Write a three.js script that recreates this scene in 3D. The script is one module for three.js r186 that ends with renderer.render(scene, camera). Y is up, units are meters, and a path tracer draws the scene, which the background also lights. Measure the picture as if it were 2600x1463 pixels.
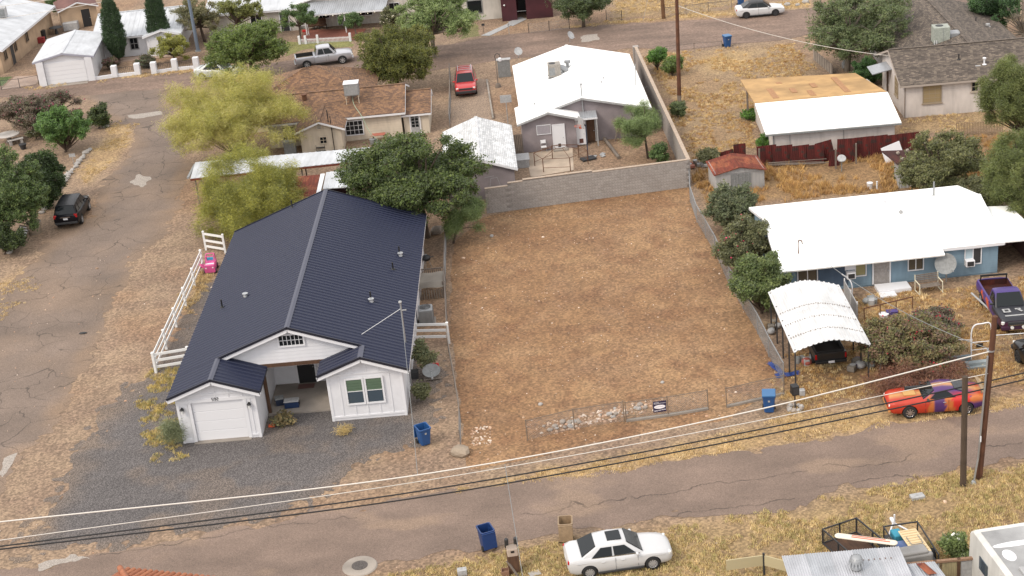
import * as THREE from 'three';
import { mergeGeometries, toCreasedNormals, mergeVertices } from 'three/addons/utils/BufferGeometryUtils.js';
import { RoundedBoxGeometry } from 'three/addons/geometries/RoundedBoxGeometry.js';
import { Brush, Evaluator, SUBTRACTION } from 'three-bvh-csg';

// ---------------------------------------------------------------- camera, sky, sun, exposure
const scene = new THREE.Scene();
const camera = new THREE.PerspectiveCamera(20.78, 1024 / 576, 1, 900);
camera.position.set(0, 38.99, 0);
{ // drone view: pitched 24 degrees down, yawed 1.85 degrees left, rolled 5.8 degrees
  const th = 23.976 * Math.PI / 180, yaw = 1.849 * Math.PI / 180, roll = Math.atan(0.1009);
  const f0 = new THREE.Vector3(-Math.sin(yaw), 0, -Math.cos(yaw)), up0 = new THREE.Vector3(0, 1, 0);
  const r0 = f0.clone().cross(up0);
  const fw = f0.clone().multiplyScalar(Math.cos(th)).addScaledVector(up0, -Math.sin(th));
  const up1 = up0.clone().multiplyScalar(Math.cos(th)).addScaledVector(f0, Math.sin(th));
  camera.up.copy(r0.multiplyScalar(Math.sin(roll)).addScaledVector(up1, Math.cos(roll)));
  camera.lookAt(fw.add(camera.position));
}
const renderer = new THREE.WebGLRenderer({ antialias: true });
renderer.setSize(1024, 576);
renderer.toneMapping = THREE.LinearToneMapping;
renderer.toneMappingExposure = 1.38;
renderer.shadowMap.enabled = true;
const SUN = new THREE.Vector3(-0.55, 0.68, 0.42).normalize();
{ // thin bright overcast: pale cloud everywhere, brighter round the veiled sun
  const w = 512, h = 256, d = new Float32Array(w * h * 4);
  const hs = (x, y) => { const s = Math.sin(x * 127.1 + y * 311.7) * 43758.5453; return s - Math.floor(s); };
  const vn = (x, y, px) => { const xi = Math.floor(x), yi = Math.floor(y), u = x - xi, v = y - yi, a = u * u * (3 - 2 * u), b = v * v * (3 - 2 * v), m = i => ((i % px) + px) % px; return (hs(m(xi), yi) * (1 - a) + hs(m(xi + 1), yi) * a) * (1 - b) + (hs(m(xi), yi + 1) * (1 - a) + hs(m(xi + 1), yi + 1) * a) * b; };
  for (let j = 0; j < h; j++) for (let i = 0; i < w; i++) {
    const el = ((j + 0.5) / h - 0.5) * Math.PI, az = ((i + 0.5) / w - 0.5) * 2 * Math.PI;
    const x = Math.cos(el) * Math.cos(az), y = Math.sin(el), z = Math.cos(el) * Math.sin(az), k = (j * w + i) * 4;
    let L;
    if (y >= 0) {
      const n = 0.5 * vn(i / 32, j / 20, 16) + 0.3 * vn(i / 16, j / 10, 32) + 0.2 * vn(i / 8, j / 5, 64);
      L = (0.92 + 0.14 * y) * (0.88 + 0.24 * n) + 0.55 * Math.exp((x * SUN.x + y * SUN.y + z * SUN.z - 1) * 4);
    } else L = 0.25;
    d[k] = L * 1.0; d[k + 1] = L * (y >= 0 ? 0.99 : 0.82); d[k + 2] = L * (y >= 0 ? 1.0 : 0.66); d[k + 3] = 1;
  }
  const t = new THREE.DataTexture(d, w, h, THREE.RGBAFormat, THREE.FloatType);
  t.mapping = THREE.EquirectangularReflectionMapping; t.magFilter = t.minFilter = THREE.LinearFilter; t.needsUpdate = true;
  scene.background = t; scene.environment = t;
}
const sun = new THREE.DirectionalLight(0xfff1dd, 1.4);
sun.position.copy(SUN).multiplyScalar(120).add(new THREE.Vector3(0, 0, -95));
sun.target.position.set(0, 0, -95);
sun.castShadow = true; sun.shadow.radius = 26; sun.shadow.mapSize.set(4096, 4096);
Object.assign(sun.shadow.camera, { left: -80, right: 80, top: 80, bottom: -80, near: 1, far: 300 });
scene.add(sun, sun.target);

// ---------------------------------------------------------------- helpers
let seedN = 12345;
const rnd = () => { seedN |= 0; seedN = seedN + 0x6D2B79F5 | 0; let t = Math.imul(seedN ^ seedN >>> 15, 1 | seedN); t = t + Math.imul(t ^ t >>> 7, 61 | t) ^ t; return ((t ^ t >>> 14) >>> 0) / 4294967296; };
const seed = n => { seedN = n * 7919 + 17; };
const rr = (a, b) => a + (b - a) * rnd();
const R = d => d * Math.PI / 180, V3 = (x, y, z) => new THREE.Vector3(x, y, z);
const lerp = (a, b, t) => a + (b - a) * t, clamp = (v, a = 0, b = 1) => Math.min(b, Math.max(a, v));
const sst = (a, b, v) => { const t = clamp((v - a) / (b - a)); return t * t * (3 - 2 * t); };
// value noise in metres
const hash2 = (x, y) => { let h = Math.imul(x, 374761393) + Math.imul(y, 668265263) | 0; h = Math.imul(h ^ h >>> 13, 1274126177); return ((h ^ h >>> 16) >>> 0) / 4294967296; };
const vnoise = (x, y, per = 0) => {
  const xi = Math.floor(x), yi = Math.floor(y), u = x - xi, v = y - yi, a = u * u * (3 - 2 * u), b = v * v * (3 - 2 * v), m = per ? (i => ((i % per) + per) % per) : (i => i);
  const x0 = m(xi), x1 = m(xi + 1), y0 = m(yi), y1 = m(yi + 1);
  return lerp(lerp(hash2(x0, y0), hash2(x1, y0), a), lerp(hash2(x0, y1), hash2(x1, y1), a), b);
};
const fbm = (x, y, o = 4, per = 0) => { let s = 0, a = 0.5, t = 0; for (let i = 0; i < o; i++) { s += a * vnoise(x + i * 17, y + i * 31, per); t += a; x *= 2; y *= 2; per *= 2; a *= 0.5; } return s / t; };
// tileable data textures; fn(u, v, i, j) gives sRGB 0..1 (grey or triple)
function tex(n, size, fn, srgb = true) {
  const d = new Uint8Array(n * n * 4);
  for (let j = 0; j < n; j++) for (let i = 0; i < n; i++) {
    const c = fn(i / n, j / n, i, j), k = (j * n + i) * 4, a = Array.isArray(c) ? c : [c, c, c];
    d[k] = clamp(a[0]) * 255; d[k + 1] = clamp(a[1]) * 255; d[k + 2] = clamp(a[2]) * 255; d[k + 3] = 255;
  }
  const t = new THREE.DataTexture(d, n, n); t.wrapS = t.wrapT = THREE.RepeatWrapping; t.magFilter = THREE.LinearFilter; t.minFilter = THREE.LinearMipmapLinearFilter; t.generateMipmaps = true;
  if (srgb) t.colorSpace = THREE.SRGBColorSpace;
  const s = Array.isArray(size) ? size : [size, size];
  t.repeat.set(1 / s[0], 1 / s[1]); t.needsUpdate = true; return t;
}
const canvasTex = (w, h, draw) => { const c = document.createElement('canvas'); c.width = w; c.height = h; draw(c.getContext('2d'), w, h); const t = new THREE.CanvasTexture(c); t.colorSpace = THREE.SRGBColorSpace; return t; };
const T = {};
T.grain = tex(256, 1.3, (u, v, i, j) => 0.84 + 0.1 * (fbm(u * 16, v * 16, 3, 16) - 0.5) * 2 + 0.1 * (hash2(i, j) - 0.5));
T.soft = tex(256, 2, (u, v, i, j) => 0.965 + 0.05 * (fbm(u * 8, v * 8, 3, 8) - 0.5) + 0.02 * (hash2(i, j) - 0.5));
T.patchy = tex(256, 5, (u, v, i, j) => 0.82 + 0.3 * (fbm(u * 5, v * 5, 5, 5) - 0.5) + 0.05 * (hash2(i, j) - 0.5));
T.stain = tex(256, [4, 4], (u, v, i, j) => 0.9 + 0.12 * (fbm(u * 20, v * 3, 3, 20) - 0.5) + 0.1 * (fbm(u * 5, v * 5, 4, 5) - 0.55) + 0.03 * (hash2(i, j) - 0.5));
T.grainB = tex(256, 0.8, (u, v, i, j) => 0.5 + 0.5 * (fbm(u * 24, v * 24, 3, 24) - 0.5) + 0.3 * (hash2(i, j) - 0.5), false);
T.wood = tex(256, [1.2, 1.2], (u, v, i, j) => 0.8 + 0.28 * (fbm(u * 40, v * 3, 4, 40) - 0.5) + 0.1 * (fbm(u * 4, v * 4, 2, 4) - 0.5));
const shingle = (n, base, dark, light, seedo) => tex(n, [3.2, 2.24], (u, v, i, j) => {
  const rows = 16, row = Math.floor(v * rows), fv = v * rows - row, off = hash2(row, seedo) * 1, cu = u * 14 + off, c = Math.floor(cu), fu = cu - c, s = hash2(((c % 14) + 14) % 14, row + seedo * 31);
  let k = s < 0.5 ? lerp(0, 0.5, s * 2) : lerp(0.5, 1, (s - 0.5) * 2);
  const col = k < 0.35 ? dark : k < 0.75 ? base : light; let m = 0.9 + 0.25 * (hash2(i + 7, j) - 0.5) + 0.25 * (fbm(u * 5, v * 5, 3, 5) - 0.5);
  if (fv < 0.13 || fu < 0.06) m *= 0.72;
  return col.map(x => x * m);
});
T.shBrown = shingle(512, [0.58, 0.45, 0.35], [0.50, 0.39, 0.315], [0.64, 0.495, 0.37], 3);
T.shGrey = shingle(512, [0.43, 0.39, 0.355], [0.36, 0.325, 0.30], [0.50, 0.455, 0.41], 9);
T.shWhite = shingle(512, [0.88, 0.885, 0.89], [0.83, 0.835, 0.84], [0.93, 0.93, 0.93], 5);
T.rust = tex(256, [2.4, 2.4], (u, v, i, j) => { const n = fbm(u * 5, v * 5, 5, 5), m = 0.8 + 0.4 * (fbm(u * 30, v * 4, 3, 30) - 0.5); return n > 0.5 ? [0.62 * m, 0.36 * m, 0.24 * m] : [0.52 * m, 0.25 * m, 0.17 * m]; });
T.rustRed = tex(256, [2, 2.4], (u, v, i, j) => { const m = 0.75 + 0.5 * (fbm(u * 26, v * 3, 3, 26) - 0.5); return fbm(u * 6, v * 6, 4, 6) > 0.62 ? [0.34 * m, 0.22 * m, 0.2 * m] : [0.46 * m, 0.16 * m, 0.14 * m]; });
T.speck = tex(512, 2.2, (u, v, i, j) => { const h = hash2(i, j); return 0.8 + 0.16 * (fbm(u * 60, v * 60, 2, 60) - 0.5) * 2 + 0.22 * (h - 0.5) + (h > 0.985 ? 0.25 : 0) - (h < 0.02 ? 0.25 : 0); });
T.dirt = tex(1024, 9, (u, v, i, j) => { const h = hash2(i, j), f = fbm(u * 90, v * 90, 3, 90), c = fbm(u * 9, v * 9, 5, 9); const m = 0.78 + 0.5 * (f - 0.5) + 0.14 * (c - 0.5) + 0.2 * (h - 0.5) + (h > 0.992 ? 0.22 : 0); return [m, m * (0.985 + 0.03 * (c - 0.5)), m * 0.97]; });
T.dirtB = tex(512, 4, (u, v, i, j) => 0.5 + 0.7 * (fbm(u * 40, v * 40, 4, 40) - 0.5) + 0.2 * (hash2(i, j) - 0.5), false);
T.gravel = tex(512, 2.6, (u, v, i, j) => { // crushed stone: cells of different greys
  const N = 70, x = u * N, y = v * N, xi = Math.floor(x), yi = Math.floor(y); let d = 9, id = 0;
  for (let a = -1; a < 2; a++) for (let b = -1; b < 2; b++) { const cx = (xi + a + N) % N, cy = (yi + b + N) % N, dx = xi + a + hash2(cx, cy) - x, dy = yi + b + hash2(cx + 99, cy) - y, q = dx * dx + dy * dy; if (q < d) { d = q; id = hash2(cx + 7, cy + 3); } }
  const m = 0.58 + 0.44 * id + 0.1 * (fbm(u * 6, v * 6, 3, 6) - 0.5) - (d > 0.5 ? 0.2 : 0); return [m, m * 0.985, m * 0.985];
});
T.gravelB = tex(256, 1.3, (u, v, i, j) => hash2(i >> 2, j >> 2) * 0.6 + 0.4 * hash2(i, j), false);

const MATS = [];
function mt(color, o = {}) {
  const { rough = 0.85, metal = 0, phys, ...rest } = o;
  const C = phys ? THREE.MeshPhysicalMaterial : THREE.MeshStandardMaterial;
  const m = new C({ roughness: rough, metalness: metal, side: THREE.DoubleSide, ...rest });
  if (Array.isArray(color)) m.color.setRGB(...color); else m.color.set(color);
  return m;
}
const M = {
  white: mt([0.70, 0.70, 0.725], { map: T.soft, rough: 0.6 }), trim: mt([0.68, 0.68, 0.70], { rough: 0.5 }), vinyl: mt([0.70, 0.70, 0.69], { rough: 0.4 }),
  navy: mt([0.014, 0.018, 0.042], { phys: true, rough: 0.5, specularIntensity: 0.6 }), navyTrim: mt([0.018, 0.019, 0.03], { rough: 0.4, metal: 0.2 }),
  glass: mt([0.010, 0.013, 0.015], { phys: true, rough: 0.06, specularIntensity: 0.55 }), glassGreen: mt([0.10, 0.15, 0.10], { rough: 0.12 }), glassTan: mt([0.30, 0.23, 0.13], { rough: 0.15 }), glassBlue: mt([0.05, 0.07, 0.09], { rough: 0.05 }),
  black: mt([0.012, 0.012, 0.013], { rough: 0.5 }), dark: mt([0.03, 0.03, 0.032], { rough: 0.6 }), tyre: mt([0.014, 0.014, 0.015], { rough: 0.85 }), rim: mt([0.42, 0.42, 0.43], { rough: 0.3, metal: 0.35 }), chrome: mt([0.6, 0.6, 0.62], { rough: 0.15, metal: 1 }),
  steel: mt([0.42, 0.43, 0.44], { rough: 0.45, metal: 0.7 }), galv: mt([0.40, 0.41, 0.42], { rough: 0.5, metal: 0.5, map: T.stain }), grey: mt([0.30, 0.31, 0.31], { rough: 0.6, map: T.grain }), lightgrey: mt([0.5, 0.5, 0.5], { rough: 0.6, map: T.grain }),
  rustPipe: mt([0.12, 0.055, 0.03], { rough: 0.9 }), concrete: mt([0.42, 0.37, 0.32], { map: T.patchy, bumpMap: T.grainB, bumpScale: 0.004 }), concPink: mt([0.52, 0.38, 0.30], { map: T.patchy }),
  woodDark: mt([0.13, 0.065, 0.035], { map: T.wood }), woodGrey: mt([0.28, 0.23, 0.19], { map: T.wood }), woodTan: mt([0.42, 0.30, 0.18], { map: T.wood }), pole: mt([0.15, 0.06, 0.03], { map: T.wood, rough: 0.9 }), poleOld: mt([0.11, 0.075, 0.05], { map: T.wood, rough: 0.95 }),
  roofWhite: mt([0.9, 0.9, 0.89], { rough: 0.7, map: T.soft }), roofElasto: mt([0.96, 0.96, 0.94], { rough: 0.75 }), sheetWhite: mt([0.74, 0.74, 0.74], { rough: 0.55, map: T.stain }), roofSilver: mt([0.62, 0.64, 0.67], { rough: 0.5, metal: 0.15, map: T.stain }), galvRoof: mt([0.5, 0.52, 0.55], { rough: 0.4, metal: 0.35, map: T.stain }),
  shBrown: mt([0.78, 0.76, 0.76], { map: T.shBrown, rough: 0.95 }), shGrey: mt([0.9, 0.88, 0.86], { map: T.shGrey, rough: 0.95 }), shWhite: mt([0.98, 0.98, 0.98], { map: T.shWhite, rough: 0.9 }),
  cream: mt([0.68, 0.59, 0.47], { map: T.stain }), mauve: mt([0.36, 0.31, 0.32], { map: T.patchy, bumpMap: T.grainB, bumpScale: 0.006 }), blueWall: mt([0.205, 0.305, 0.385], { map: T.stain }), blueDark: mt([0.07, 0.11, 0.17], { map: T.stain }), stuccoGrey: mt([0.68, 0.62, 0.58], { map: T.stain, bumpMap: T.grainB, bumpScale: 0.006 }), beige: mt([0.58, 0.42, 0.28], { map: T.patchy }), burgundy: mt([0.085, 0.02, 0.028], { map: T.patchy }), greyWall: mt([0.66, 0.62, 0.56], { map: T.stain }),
  rust: mt([0.95, 0.85, 0.8], { map: T.rust }), rustRed: mt([0.85, 0.8, 0.8], { map: T.rustRed }), tanRoof: mt([0.62, 0.38, 0.16], { map: T.patchy }), tanPatch: mt([0.50, 0.26, 0.12], { map: T.grain }),
  blueBin: mt([0.015, 0.07, 0.21], { rough: 0.42 }), blueBinDark: mt([0.01, 0.035, 0.13], { rough: 0.42 }), tanBin: mt([0.40, 0.28, 0.17], { rough: 0.5, map: T.grain }), orange: mt([0.6, 0.1, 0.03], { rough: 0.6 }), red: mt([0.5, 0.02, 0.02], { rough: 0.35 }), redGlass: mt([0.4, 0.01, 0.012], { rough: 0.15 }), lampGlass: mt([0.7, 0.7, 0.68], { rough: 0.12 }), amber: mt([0.7, 0.25, 0.03], { rough: 0.2 }),
  pink: mt([0.62, 0.10, 0.28], { rough: 0.4 }), cyan: mt([0.04, 0.34, 0.5], { rough: 0.5 }), tarp: mt([0.03, 0.08, 0.36], { rough: 0.6, map: T.patchy }), canvas: mt([0.36, 0.32, 0.27], { rough: 0.9, map: T.patchy }),
  block: [0, 1, 2, 3].map(i => mt([0.42 + i * 0.022, 0.38 + i * 0.021, 0.35 + i * 0.02], { map: T.grain, bumpMap: T.grainB, bumpScale: 0.004 })), mortar: mt([0.36, 0.325, 0.30], { map: T.grain }), cap: mt([0.56, 0.44, 0.34], { map: T.grain }),
  rock: mt([0.45, 0.38, 0.32], { map: T.grain }), rockWhite: mt([0.66, 0.62, 0.58], { map: T.patchy }), bark: mt([0.13, 0.09, 0.065], { map: T.wood }), barkPale: mt([0.30, 0.25, 0.20], { map: T.wood }), barkOlive: mt([0.20, 0.17, 0.09], { map: T.wood }),
};
// geometry -------------------------------------------------------
const keepUV = g => { g.userData.uv = true; return g; };
function prep(g) {
  if (g.index) { const u = g.userData.uv; g = g.toNonIndexed(); g.userData.uv = u; }
  if (!g.attributes.normal) g.computeVertexNormals();
  for (const k of Object.keys(g.attributes)) if (!['position', 'normal', 'uv', 'color'].includes(k)) g.deleteAttribute(k);
  if (!g.userData.uv) {
    const p = g.attributes.position, n = g.attributes.normal, uv = new Float32Array(p.count * 2);
    for (let i = 0; i < p.count; i++) {
      const ax = Math.abs(n.getX(i)), ay = Math.abs(n.getY(i)), az = Math.abs(n.getZ(i));
      const a = ay >= ax && ay >= az ? [p.getX(i), p.getZ(i)] : az >= ax ? [p.getX(i), p.getY(i)] : [p.getZ(i), p.getY(i)];
      uv[i * 2] = a[0]; uv[i * 2 + 1] = a[1];
    }
    g.setAttribute('uv', new THREE.BufferAttribute(uv, 2));
  }
  return g;
}
const mg = gs => { gs = [gs].flat(Infinity).filter(Boolean).map(prep); const anyC = gs.some(g => g.attributes.color); if (!anyC) gs.forEach(g => g.deleteAttribute('color')); return gs.length === 1 ? gs[0] : mergeGeometries(gs); };
const at = (g, x = 0, y = 0, z = 0, ry = 0, rx = 0, rz = 0) => { const m = new THREE.Matrix4().makeRotationFromEuler(new THREE.Euler(rx, ry, rz, 'YXZ')); m.setPosition(x, y, z); return g.applyMatrix4(m); };
const bx = (w, h, d, x = 0, y = 0, z = 0, ry = 0, rx = 0, rz = 0) => at(new THREE.BoxGeometry(w, h, d), x, y, z, ry, rx, rz);
const rb = (w, h, d, x = 0, y = 0, z = 0, r = 0.03, ry = 0, rx = 0, rz = 0) => at(new RoundedBoxGeometry(w, h, d, 2, Math.min(r, w / 2.01, h / 2.01, d / 2.01)), x, y, z, ry, rx, rz);
const cy = (r1, r2, h, x = 0, y = 0, z = 0, n = 12, rx = 0, rz = 0) => at(new THREE.CylinderGeometry(r1, r2, h, n), x, y, z, 0, rx, rz);
const sp = (r, x = 0, y = 0, z = 0, sx = 1, sy = 1, sz = 1, n = 10) => at(new THREE.SphereGeometry(r, n, Math.max(6, n * 0.7 | 0)).scale(sx, sy, sz), x, y, z);
function bar(a, b, r = 0.03, n = 6, r2 = r) { // round bar between two points
  const A = V3(...a), B = V3(...b), d = B.clone().sub(A), L = d.length(), g = new THREE.CylinderGeometry(r2, r, L, n);
  g.applyQuaternion(new THREE.Quaternion().setFromUnitVectors(V3(0, 1, 0), d.normalize())); return g.translate((A.x + B.x) / 2, (A.y + B.y) / 2, (A.z + B.z) / 2);
}
function beam(a, b, w, h) { // square beam between two points, w across, h high
  const A = V3(...a), B = V3(...b), d = B.clone().sub(A), L = d.length(); d.normalize();
  const g = new THREE.BoxGeometry(w, h, L), m = new THREE.Matrix4();
  const s = V3(0, 1, 0).cross(d); if (s.lengthSq() < 1e-6) s.set(1, 0, 0); s.normalize(); const u = d.clone().cross(s);
  m.makeBasis(s, u, d).setPosition((A.x + B.x) / 2, (A.y + B.y) / 2, (A.z + B.z) / 2); return g.applyMatrix4(m);
}
const tube = (pts, r, n = 24, k = 5) => new THREE.TubeGeometry(new THREE.CatmullRomCurve3(pts.map(p => V3(...p))), n, r, k);
const ext = (pts, depth, x = 0, y = 0, z = 0, ry = 0, bevel = 0) => at(new THREE.ExtrudeGeometry(new THREE.Shape(pts.map(p => new THREE.Vector2(...p))), { depth, bevelEnabled: bevel > 0, bevelSize: bevel, bevelThickness: bevel, bevelSegments: 1, steps: 1 }), x, y, z, ry);
function slab(p00, p10, p11, p01, th) { // a thick quad: given corners are its top, thickness goes down; uv metres along the slope
  const a = V3(...p00), b = V3(...p10), c = V3(...p11), d = V3(...p01), n = b.clone().sub(a).cross(d.clone().sub(a)).normalize(); if (n.y < 0) n.negate();
  const t = [a, b, c, d], l = t.map(p => p.clone().addScaledVector(n, -th));
  const ux = b.clone().sub(a).normalize(), uy = d.clone().sub(a); uy.addScaledVector(ux, -uy.dot(ux)).normalize();
  const pos = [], uv = [], quad = q => { for (const i of [0, 1, 2, 0, 2, 3]) { const p = q[i]; pos.push(p.x, p.y, p.z); const r = p.clone().sub(a); uv.push(r.dot(ux), r.dot(uy)); } };
  quad(t); quad([l[3], l[2], l[1], l[0]]); for (let i = 0; i < 4; i++) { const j = (i + 1) % 4; quad([l[i], l[j], t[j], t[i]]); }
  const g = new THREE.BufferGeometry(); g.setAttribute('position', new THREE.Float32BufferAttribute(pos, 3)); g.setAttribute('uv', new THREE.Float32BufferAttribute(uv, 2)); g.computeVertexNormals(); return keepUV(g);
}
function corr(p00, p10, p11, p01, pitch = 0.3, amp = 0.03, kind = 'rib', th = 0.025) { // ribbed sheet, ribs run from edge p00-p10 to edge p01-p11; has an under face
  const a = V3(...p00), b = V3(...p10), c = V3(...p11), d = V3(...p01), n = b.clone().sub(a).cross(d.clone().sub(a)).normalize(); if (n.y < 0) n.negate();
  const L = b.distanceTo(a), H = d.distanceTo(a), us = [];
  for (let x = 0; x < L - 1e-6; x += pitch) { if (kind === 'rib') us.push([x, 0], [x + pitch * 0.62, 0], [x + pitch * 0.7, amp], [x + pitch * 0.92, amp]); else for (let k = 0; k < 6; k++) us.push([x + pitch * k / 6, amp * 0.5 * (1 + Math.sin(k / 6 * 6.283))]); }
  const list = us.filter(u => u[0] < L); list.push([L, 0]);
  const pos = [], uv = [], row = (u, h) => { const t = u / L; return [a.clone().lerp(b, t).addScaledVector(n, h), d.clone().lerp(c, t).addScaledVector(n, h)]; };
  const quad = (A, B, C, D, u0, u1) => { for (const [p, u, v] of [[A, u0, 0], [B, u1, 0], [C, u1, H], [A, u0, 0], [C, u1, H], [D, u0, H]]) { pos.push(p.x, p.y, p.z); uv.push(u, v); } };
  for (let i = 0; i + 1 < list.length; i++) { const q = row(...list[i]), r = row(...list[i + 1]); quad(q[0], r[0], r[1], q[1], list[i][0], list[i + 1][0]); }
  const g = new THREE.BufferGeometry(); g.setAttribute('position', new THREE.Float32BufferAttribute(pos, 3)); g.setAttribute('uv', new THREE.Float32BufferAttribute(uv, 2)); g.computeVertexNormals();
  const under = slab(p00, p10, p11, p01, th); under.translate(n.x * -0.004, n.y * -0.004, n.z * -0.004);
  return mg([keepUV(g), under]);
}
// scene objects ----------------------------------------------------
const used = {};
const numbered = n => { const k = used[n] = (used[n] ?? -1) + 1; return k ? n + '_' + String(k).padStart(3, '0') : n; };
const shadow = m => { m.castShadow = m.receiveShadow = true; return m; };
function tag(o, label, category, group, kind) { o.userData = { ...o.userData, label }; if (category) o.userData.category = category; if (group) o.userData.group = group; if (kind) o.userData.kind = kind; return o; }
function thing(name, label, category, x = 0, z = 0, turn = 0, group, y = 0) { const o = new THREE.Group(); o.name = numbered(name); o.position.set(x, y, z); o.rotation.y = turn; scene.add(o); return tag(o, label, category, group); }
function part(parent, name, geos, mat, label) { const m = shadow(new THREE.Mesh(mg(geos), mat)); m.name = name; parent.add(m); if (label) m.userData.label = label; return m; }
function solo(name, label, category, geos, mat, x = 0, z = 0, turn = 0, group, y = 0) { const m = shadow(new THREE.Mesh(mg(geos), mat)); m.name = numbered(name); m.position.set(x, y, z); m.rotation.y = turn; scene.add(m); return tag(m, label, category, group); }
function struct(name, geo, mat, y = 0) { const m = shadow(new THREE.Mesh(geo, mat)); m.name = numbered(name); m.position.y = y; m.userData.kind = 'structure'; scene.add(m); return m; }
function copy(o, label, x, z, turn, y = o.position.y) { const c = o.clone(); c.userData = { ...o.userData, label }; c.name = numbered(o.name.replace(/_\d{3}$/, '')); c.position.set(x, y, z); c.rotation.y = turn; scene.add(c); return c; }
// openings: a frame standing a little proud with glass set back in it; faces +z, turned by ry
function win(g, x, y, z, w, h, o = {}) {
  const { cols = 1, rows = 1, glass = M.glass, frame = M.trim, fw = 0.07, ry = 0, name = 'window', sill, panes } = o;
  const f = part(g, name, [bx(w + 2 * fw, fw, 0.06, 0, h + fw / 2, 0.03), bx(w + 2 * fw, fw, 0.06, 0, -fw / 2, 0.03), bx(fw, h, 0.06, -w / 2 - fw / 2, h / 2, 0.03), bx(fw, h, 0.06, w / 2 + fw / 2, h / 2, 0.03), sill && bx(w + 0.24, 0.06, 0.11, 0, -fw - 0.03, 0.055)], frame);
  f.position.set(x, y, z); f.rotation.y = ry;
  const mw = o.mw ?? 0.035; let k = 0;
  for (let i = 0; i < cols; i++) for (let j = 0; j < rows; j++) { const pw = w / cols, ph = h / rows; part(f, 'pane', bx(pw - mw, ph - mw, 0.012, -w / 2 + pw * (i + 0.5), ph * (j + 0.5), 0.016), panes ? panes[k++ % panes.length] : glass); }
  for (let i = 1; i < cols; i++) part(f, 'muntin', bx(mw, h, 0.035, -w / 2 + w * i / cols, h / 2, 0.022), frame);
  for (let j = 1; j < rows; j++) part(f, 'muntin', bx(w, mw, 0.032, 0, h * j / rows, 0.02), frame);
  return f;
}
function door(g, x, y, z, w, h, o = {}) {
  const { mat = M.trim, frame = M.trim, ry = 0, name = 'door', panels } = o;
  const f = part(g, name, bx(w, h, 0.05, 0, h / 2, 0.02), mat); f.position.set(x, y, z); f.rotation.y = ry;
  part(f, 'frame', [bx(0.08, h + 0.08, 0.07, -w / 2 - 0.04, h / 2 + 0.04, 0.03), bx(0.08, h + 0.08, 0.07, w / 2 + 0.04, h / 2 + 0.04, 0.03), bx(w, 0.08, 0.07, 0, h + 0.04, 0.03)], frame);
  part(f, 'handle', sp(0.035, w / 2 - 0.08, h * 0.47, 0.075), M.steel);
  if (panels) for (const [px, py, pw, ph, m] of panels) part(f, 'panel', bx(pw, ph, 0.02, px, py, 0.05), m || mat);
  return f;
}
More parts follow.
